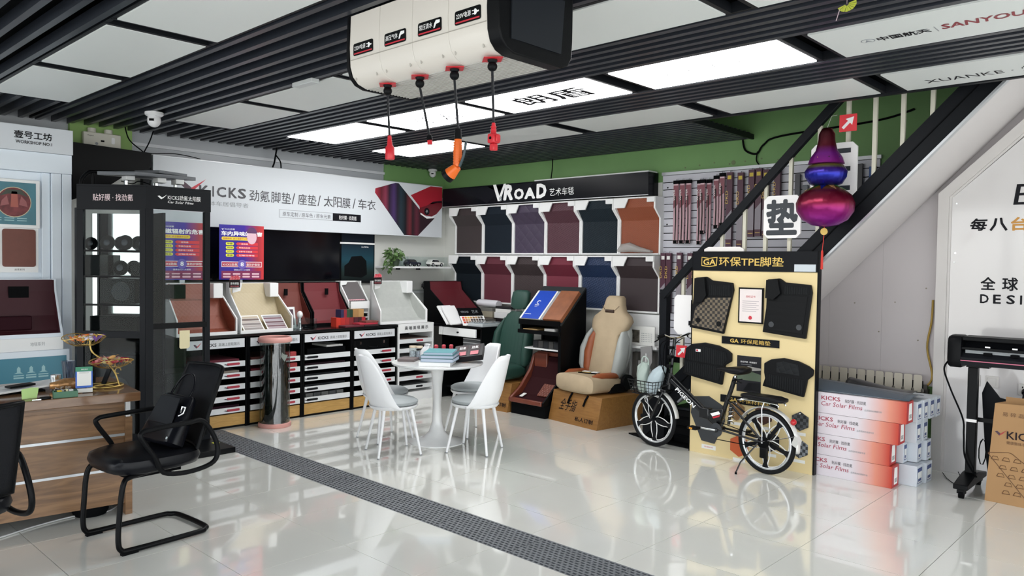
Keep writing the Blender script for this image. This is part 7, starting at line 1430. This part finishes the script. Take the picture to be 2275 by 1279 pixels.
for z in (.06, .14, .22): MB().box(.53, .75, 2.338, 2.3495, z, z+.02).build('rib', blackm, t)
# ================================================================ FILM BOXES
pr_end = [2.47, 2.42, 2.365, 2.385][::-1]
zs = [0.0, .158, .316, .474]; xl = [1.15, 1.20, 1.22, 1.25]
for k in range(4):
    x1 = pr_end[k]; z = zs[k]+.0005; h_ = .156; y0, y1 = 2.225, 2.372
    t = thing('film_box', 'long white carton fading to red with maroon lettering, '+['lowest of four', 'second from the floor', 'third from the floor', 'topmost of four'][k], 'box', (x1, 2.3, z), group='long film cartons beside the stand')
    MB().box(xl[k], x1, y0, y1, z, z+h_).build('carton', ramp('film_print%d' % k, 'x', -.56, 0, [(0, 'dcd3da'), (.50, 'd9d2d8'), (.80, 'd88a74'), (1, 'b8321f')], .4), t, bevel=.0015)
    MB().box(x1, x1+.001, y0+.002, y1-.002, z+.002, z+h_-.002).build('end_print', mat('film_red', 'a81e1c', .4), t)
    MB().plate([(.045, .02), (.115, .02), (.118, .075), (.112, .14), (.05, .14), (.043, .07)], (x1+.001, y0, z), Y_, Z_, .001).build('barcode_label', paper, t)
    for q in range(5): rect((x1+.002, y0+.055, z+.035+.006*q), Y_, Z_, .05, .003, .0003, inkm, t, 'barcode')
    sx = x1-.60+(.0 if k < 3 else 0); F_ = lambda u, v: (sx+u, y0, z+v)
    txt('KICKS', F_(.0, .102), X_, Z_, .14, .030, mat('film_maroon', 'a02440', .5), t, .001, bold=.015)
    txt('Car Solar Films', F_(.0, .058), X_, Z_, .30, .032, mat('film_maroon', ''), t, .001, shear=.15); txt('贴好膜 · 找劲氪', F_(.175, .098), X_, Z_, .15, .026, inkm, t, .001); txt('品质隔热防爆膜专家', F_(.315, .055), X_, Z_, .12, .014, inkg, t, .001); 
wbm = mat('box_white_blue', 'c9cfd6', .45)
wl_ = [(2.50, 2.40, 0.0), (2.52, 2.555, 0.0), (2.405, 2.40, .155), (2.47, 2.50, .155), (2.50, 2.62, .155), (2.48, 2.43, .31), (2.49, 2.56, .31), (2.49, 2.40, .465), (2.50, 2.52, .465), (2.51, 2.64, .465), (2.52, 2.76, .465)]
nmz = ['left box of the lowest row', 'right box of the lowest row', 'foremost in the second row,', 'middle box of the second row', 'rear box of the second row', 'left box of the third row', 'right box of the third row', 'first box of the top row', 'second box of the top row', 'third box of the top row', 'rearmost box of the top row']
for k, (x1, y0, z) in enumerate(wl_):
    hh = .150; ww = .112 if k != 0 else .13
    if k in (0, 1): ww = .14
    if k == 2: ww = .095
    t = thing('film_roll_box', 'small white and blue carton, '+nmz[k]+' beside the film boxes', 'box', (x1, y0+ww/2, z), group='white and blue cartons in the corner')
    MB().box(1.9, x1, y0, y0+ww, z+.0005, z+hh).build('carton', wbm, t, bevel=.002)
    rect((x1, y0+.018, z+.02), Y_, Z_, ww-.036, hh-.04, .0008, mat('label_blue', '3a4a7c', .5), t, 'label'); rect((x1+.0008, y0+.024, z+.026), Y_, Z_, ww-.048, hh-.075, .0006, paper, t, 'label'); rect((x1+.0014, y0+.032, z+.034), Y_, Z_, ww-.07, .02, .0004, mat('label_blue', ''), t, 'label')
fs = thing('film_sheet', 'curved dark grey film sheet lying on top of the cartons', 'film sheet', (2.0, 2.45, .64))
MB().grid(lambda u, v: (1.55+.92*u, 2.24+.36*v+.03*u, .632+.085*math.sin(PI*min(1, v*1.0))*(1-u*.75)+.002+.0*u), 14, 12).build('sheet', mat('film_grey_blue', '46515c', .25), fs, smooth=True, solid=.003)
MB().grid(lambda u, v: (1.95+.45*u, 2.42+.30*v, .640+.075*(1-u)*math.sin(PI*v)+.01*v), 10, 8).build('black_sheet', mat('film_black', '141619', .2), fs, smooth=True, solid=.003)
bb_ = thing('bracket_row', 'row of pale beige clip plates along the wall behind the cartons', 'bracket row', (2.0, 3.0, .63))
MB().box(1.40, 2.38, 3.03, 3.05, .62, .66).build('rail', mat('rail_dark', '3a3632', .5), bb_)
for k in range(13):
    x = 1.42+.072*k
    MB().plate(rrect(.062, .135, .014, 3), (x, 3.028, .60), X_, Z_, .006).build('clip_plate', mat('clip_beige', 'bdb6a8', .5), bb_); MB().box(x+.063, x+.0705, 3.024, 3.0275, .60, .69).build('dark_pin', blackm, bb_); MB().ball((x+.067, 3.02, .612), .012, .008, .02, 8, 6).build('pin_head', mat('pin_grey', '5c5852', .4), bb_)
MB().box(1.40, 2.38, 3.055, 3.11, .4, .62).build('support', mat('rail_dark', ''), bb_)
tag(MB().tube(smooth_path([(2.53, 2.95, .01), (2.60, 2.80, .005), (2.68, 2.70, .005), (2.66, 2.90, .01), (2.62, 3.02, .02)]), .003, 5).build('floor_wire', blackm), 'thin black wires straggling on the floor by the wall frame', 'cable')
# ================================================================ PLOTTER, TOOL BAG AND CARTON
pt = thing('cutting_plotter', 'black cutting plotter on a wheeled stand at the right edge', 'plotter', (3.0, 2.6, 0))
MB().loft([(2.655, 2.56, .995, .09, .105), (2.67, 2.56, .995, .10, .115), (2.73, 2.56, .995, .105, .115), (2.74, 2.56, .995, .10, .11)], 26, 5, 'x').build('end_cover', blackpl, pt, smooth=True)
MB().prism([(2.47, .905), (2.46, .96), (2.655, 1.10), (2.665, .905)], 'x', 2.741, 4.2).build('chassis', mat('plotter_black', '1b1c20', .35), pt); MB().box(2.741, 4.2, 2.475, 2.66, 1.075, 1.105).build('top_cover', blackpl, pt, bevel=.006)
MB().box(2.741, 4.2, 2.478, 2.50, 1.015, 1.03).build('rail', blackpl, pt); MB().box(2.76, 4.2, 2.50, 2.52, .975, 1.01).build('platen', mat('platen_grey', '8c9194', .3), pt); MB().box(2.741, 4.2, 2.455, 2.4605, .935, .941).build('pink_line', mat('pink_stripe', 'c86a84', .4), pt)
for x in (2.90, 3.06): MB().box(x-.025, x+.025, 2.47, 2.50, .98, 1.0).build('pinch_roller', blackm, pt, bevel=.003); MB().box(x-.015, x+.015, 2.472, 2.478, 1.035, 1.045).build('white_label', inkw, pt)
MB().box(2.77, 2.83, 2.54, 2.60, .13, .885).build('stand_leg', black, pt, bevel=.004); MB().box(2.76, 2.90, 2.535, 2.605, .886, .904).build('leg_bracket', black, pt); MB().prism([(2.30, .065), (2.30, .10), (2.53, .14), (2.61, .14), (2.85, .10), (2.85, .065)], 'x', 2.755, 2.845).build('foot_beam', black, pt, bevel=.006)
for y in (2.34, 2.81): MB().cyl((2.785, y, .028), (2.815, y, .028), .028, n=20).build('caster', blackm, pt, smooth=True); MB().box(2.775, 2.825, y-.02, y+.02, .035, .066).build('caster_fork', black, pt)
MB().box(2.831, 4.2, 2.59, 2.60, .50, .53).build('cross_rail', black, pt); MB().box(2.765, 2.835, 2.535, 2.539, .50, .52).build('white_clip', inkw, pt)
MB().box(4.1, 4.16, 2.54, 2.60, .10, .885).build('stand_leg', black, pt); MB().box(4.08, 4.18, 2.32, 2.83, 0.0, .10).build('foot_beam', black, pt)
tag(MB().tube(smooth_path([(2.66, 2.50, .93), (2.63, 2.50, .86), (2.67, 2.52, .72), (2.75, 2.53, .52), (2.76, 2.53, .40), (2.78, 2.50, .25), (2.85, 2.52, .12)]), .006).build('plotter_cable', blackm, smooth=True), 'black cable curling down from the plotter to its leg', 'cable')
for k in range(4): tag(MB().tube([(2.86+.0*k, 2.55, .36+.0*k)]+[(2.875+.022*math.sin(a*.7+k), 2.545+.01*math.cos(a*.7), .30+.09*math.cos(a*.7)) for a in range(10)], .004, 5).build('cable_loop', blackm), 'coiled black cable loop tied beside the plotter leg', 'cable', 'coiled cables by the plotter leg') if k < 1 else None
nb = thing('fabric_bin', 'black fabric catch bin draped between plotter leg and carton', 'fabric bin', (3.0, 2.65, .1))
MB().add([(2.84, 2.655, .70), (2.87, 2.64, .785), (2.95, 2.64, .68), (3.3, 2.64, .60), (3.3, 2.64, .08), (2.90, 2.655, .07), (2.87, 2.655, .30), (2.85, 2.655, .55)], [(0, 1, 2, 3, 4, 5, 6, 7)]).build('cloth', mat('bin_cloth', '15171b', .7), nb, solid=.02)
ct = thing('open_carton', 'tall brown cardboard carton with printed tick and outlines, right edge', 'carton', (3.2, 2.45, 0), 0)
cdm = mat('cardboard', 'a88258', .75, noise=.05, nscale=5); ink = mat('carton_ink', '6a4a30', .6)
CY = 2.41
MB().add([(2.925, CY, 0), (3.75, CY-.04, 0), (3.75, CY-.02, .70), (2.965, CY+.02, .67)], [(0, 1, 2, 3)]).build('front_panel', cdm, ct, solid=.006)
MB().add([(2.93, CY+.01, 0), (2.97, CY+.13, .0), (3.0, CY+.15, .67), (2.97, CY+.03, .67)], [(0, 1, 2, 3)]).build('side_panel', cdm, ct, solid=.005); MB().add([(2.975, CY+.16, 0), (3.75, CY+.14, 0), (3.75, CY+.15, .70), (3.0, CY+.17, .70)], [(0, 1, 2, 3)]).build('back_panel', cdm, ct, solid=.005)
Rc = Vector((.825, -.04, 0)).normalized(); Uc = Vector((.04, .02, .67)).normalized(); Uc = (Uc-Rc*Uc.dot(Rc)).normalized(); Oc2 = Vector((2.925, CY-.004, 0)); Nc = Rc.cross(Uc)
check(Oc2+Rc*.045+Uc*.455, Rc, Uc, .07, .042, ct, mat('emblem_dark', ''), mat('carton_red', 'a83038', .5))
txt('KICKS', Oc2+Rc*.115+Uc*.44, Rc, Uc, .20, .052, mat('carton_dark', '2a2024', .5), ct, .002, bold=.02); txt('健康整体车居倡导者', Oc2+Rc*.115+Uc*.405, Rc, Uc, .20, .022, ink, ct, .002); txt('易 碎 品 轻 放', Oc2+Rc*.085+Uc*.59, Rc, Uc, .22, .028, ink, ct, .002)
line = lambda pts: MB().tube([Oc2+Rc*u+Uc*v+Nc*.001 for u, v in pts], .0022, 4).build('outline_print', ink, ct)
line([(.01, .33), (.13, .35), (.15, .345), (.60, -.0+.01)]); line([(.01, .325), (.03, .30), (.27, .02)])
for r in range(5):
    for c in range(5):
        u, v = .03+.065*c+.03*(r % 2)+.03*r*.6, .29-.055*r
        if u < .30+.06*r and v > .03: line([(u, v), (u+.01, v+.022), (u+.035, v+.022), (u+.045, v), (u, v)])
# ================================================================ OVERHEAD HOSE REEL BOX
hr = thing('ceiling_reel_box', 'white ceiling service reel box with four labels and a black end', 'reel box', (1.43, -1.2, 2.42))
hw_ = mat('reel_white', 'd6d0c8', .25)
prof = [(-1.42, 2.755), (-1.425, 2.60), (-1.42, 2.51), (-1.405, 2.465), (-1.375, 2.435), (-1.33, 2.42), (-1.04, 2.42), (-1.0, 2.435), (-.975, 2.47), (-.97, 2.55), (-.97, 2.755)]
for k, (a, b_) in enumerate(((.965, 1.20), (1.20, 1.44), (1.44, 1.68), (1.68, 1.915))): MB().prism(prof, 'x', a+.0008, b_-.0008).build('shell_section', hw_, hr, smooth=False, bevel=.0015)
pe = [(y-.006 if y < -1.2 else y+.006, z-(.006 if z < 2.7 else 0)) for y, z in prof]
MB().prism(pe, 'x', 1.9155, 1.985).build('black_end', blackpl, hr, bevel=.006); MB().prism(pe, 'x', .945, .9645).build('black_end', blackpl, hr, bevel=.003)
MB().cyl((1.93, -1.432, 2.70), (1.93, -1.455, 2.70), .03, n=20).build('side_knob', blackpl, hr, smooth=True); MB().prism([(-1.36, 2.47), (-1.05, 2.47), (-1.03, 2.70), (-1.36, 2.70)], 'x', 1.9855, 1.992).build('end_recess', mat('end_grey', '22252a', .4), hr)
MB().box(.975, 1.91, -1.4262, -1.424, 2.538, 2.541).build('groove', mat('groove_grey', 'a9a49c', .4), hr)
rib = mat('base_ribbed', 'bcbab6', .4)
for k in range(30): MB().box(.97, 1.91, -1.325+.0095*k, -1.3205+.0095*k, 2.4165, 2.4195).build('base_rib', rib, hr) if k % 2 == 0 else None
labs = [(1.0, '220V电源', 0), (1.245, '高压气体', 1), (1.485, '常压清水', 1), (1.725, '220V电源', 0)]
for x, s_, kk in labs:
    O = (x, -1.4255, 2.555); plate(rrect(.155, .058, .009, 3), O, X_, Z_, .002, black, hr, 'label_plate'); txt(s_, (x+.01, -1.4275, 2.578), X_, Z_, .088, .024, inkw, hr, .001, bold=.004); rect((x+.006, -1.4275, 2.561), X_, Z_, .143, .006, .0008, inkr, hr, 'red_rule')
    if kk: plate([(0, 0), (.008, .0), (.016, .015), (.04, .018), (.04, .03), (.016, .032), (.006, .02)], (x+.105, -1.4275, 2.573), X_, Z_, .001, inkw, hr, 'pictogram')
    else: plate([(0, .004), (.014, .004), (.014, 0), (.022, 0), (.03, .009), (.04, .009), (.04, .015), (.03, .015), (.022, .024), (.014, .024), (.014, .02), (0, .02), (0, .017), (.013, .017), (.013, .007), (0, .007)], (x+.105, -1.4275, 2.577), X_, Z_, .001, inkw, hr, 'pictogram')
for x in (.985, 1.15, 1.225, 1.40, 1.475, 1.62, 1.70, 1.87): MB().ball((x, -1.398, 2.458), .004, .004, .014, 8, 6).build('clip_slot', mat('groove_grey', ''), hr, smooth=True)
outl = [(1.145, 'plug'), (1.385, 'air'), (1.62, 'gun'), (1.854, 'plug')]
for x, k in outl:
    MB().plate([(-.062, 0), (0, -.05), (.062, 0), (0, .05)], (x, -1.33, 2.4155), X_, Vector((0, -1, 0)), .003).build('outlet_plate', redm, hr)
    MB().lathe([(.021, 0), (.021, -.004), (.016, -.012)], (x, -1.33, 2.412), 18).build('outlet_collar', blackpl, hr, smooth=True)
def hang_c(x, z0, x2, lab):
    t = thing('hanging_cable', lab, 'cable', (x, -1.33, 2.40)); MB().ball((x, -1.33, 2.385), .021, n=18, m=12).build('stopper_ball', blackpl, t, smooth=True)
    MB().tube([(x, -1.33, 2.37), (x+(x2-x)*.3, -1.33, 2.37-(2.37-z0)*.3), (x2, -1.33, z0)], .0055, 10).build('cable', mat('cable_dark', '2a2b2e', .4), t, smooth=True)
    return t
for x, x2, z0, nm in ((1.145, 1.162, 2.17, 'leftmost, holding a red socket'), (1.385, 1.455, 2.14, 'second, ending in a hose nozzle'), (1.62, 1.648, 2.15, 'third, holding an orange spray gun'), (1.854, 1.866, 2.15, 'rightmost, holding a large red socket')): hang_c(x, z0, x2, 'black cable hanging from the reel box, '+nm)
t = thing('socket_plug', 'slim red cable socket hanging from the leftmost cable', 'socket', (1.165, -1.33, 2.06)); MB().loft([(2.055, 1.168, -1.33, .018, .018), (2.06, 1.168, -1.33, .021, .02), (2.11, 1.167, -1.33, .021, .02), (2.125, 1.166, -1.33, .012, .012), (2.17, 1.163, -1.33, .007, .007)], 18, 3).build('body', redm, t, smooth=True)
for z in (2.135, 2.147, 2.159): MB().cyl((1.164, -1.33, z), (1.164, -1.33, z+.005), .0105).build('grip_ring', redm, t)
t = thing('hose_nozzle', 'black hose coupling with a red end on the second cable', 'nozzle', (1.458, -1.33, 2.1)); MB().cyl((1.455, -1.33, 2.139), (1.459, -1.33, 2.118), .012, .014).build('coupling', blackpl, t, smooth=True); MB().cyl((1.459, -1.33, 2.1175), (1.461, -1.33, 2.10), .012).build('red_end', redm, t, smooth=True)
t = thing('socket_plug', 'bulky red outdoor socket hanging from the rightmost cable', 'socket', (1.867, -1.33, 2.04)); MB().box(1.848, 1.888, -1.35, -1.31, 2.065, 2.105).build('body', redm, t, bevel=.006); MB().box(1.855, 1.881, -1.343, -1.317, 2.035, 2.0645).build('lower_block', redm, t, bevel=.004); MB().cyl((1.866, -1.33, 2.105), (1.866, -1.33, 2.15), .013, .007).build('neck', redm, t, smooth=True)
for z in (2.118, 2.13): MB().cyl((1.866, -1.33, z), (1.866, -1.33, z+.005), .0125).build('grip_ring', redm, t)
MB().box(1.8885, 1.896, -1.343, -1.317, 2.07, 2.098).build('flap', redm, t, bevel=.003); MB().cyl((1.868, -1.3505, 2.085), (1.868, -1.353, 2.085), .006).build('socket_hole', blackm, t)
ogm = mat('spray_orange', 'dc6414', .35)
t = thing('spray_gun', 'orange ribbed water spray gun hanging from the third cable', 'spray gun', (1.65, -1.33, 1.93)); MB().cyl((1.648, -1.33, 2.149), (1.648, -1.33, 2.105), .014, .017).build('coupling', blackpl, t, smooth=True)
MB().loft([(1.985, 1.645, -1.33, .015, .014), (2.0, 1.645, -1.33, .016, .015), (2.06, 1.648, -1.33, .019, .017), (2.104, 1.648, -1.33, .015, .014)], 18, 2.4).build('handle', ogm, t, smooth=True)
for k in range(9): MB().loft([(1.998+.011*k, 1.6465, -1.33, .0195, .018), (2.003+.011*k, 1.6465, -1.33, .0195, .018)], 14, 2.4).build('grip_ring', ogm, t)
MB().cyl((1.648, -1.33, 1.985), (1.61, -1.34, 1.955), .018, .030).build('head_cone', ogm, t, smooth=True); MB().cyl((1.61, -1.34, 1.955), (1.592, -1.345, 1.942), .031, .031).build('spray_face', blackpl, t, smooth=True)
MB().tube(smooth_path([(1.66, -1.33, 1.985), (1.685, -1.33, 2.03), (1.70, -1.33, 2.09)]), [.006]*12+[.003], 8).build('trigger', mat('trigger_teal', '2c3e44', .4), t, smooth=True)
# ================================================================ GREEN PAPER ORNAMENT ON THE SLATS
t = thing('paper_fan', 'yellow green paper fan ornament hanging from the ceiling slats', 'ornament', (2.84, -.11, 2.70))
for k in range(9):
    a = math.radians(200+20*k); b_ = a+math.radians(17); c = (2.845, 2.735)
    MB().plate([(c[0]+.008*math.cos(a), c[1]+.008*math.sin(a)), (c[0]+.042*math.cos(a), c[1]+.034*math.sin(a)), (c[0]+.042*math.cos(b_), c[1]+.034*math.sin(b_)), (c[0]+.008*math.cos(b_), c[1]+.008*math.sin(b_))], (0, -.11+.002*(k % 2), 0), X_, Z_, .0012).build('fan_fold', mat('fan_lime', 'b4bc3c', .6), t)
MB().tube([(2.815, -.11, 2.72), (2.80, -.11, 2.67)], .002, 5).tube([(2.845, -.11, 2.735), (2.845, -.11, 2.775)], .0012, 4).build('stick', mat('stick_pink', 'b8a0a8', .6), t)
_seen = {}
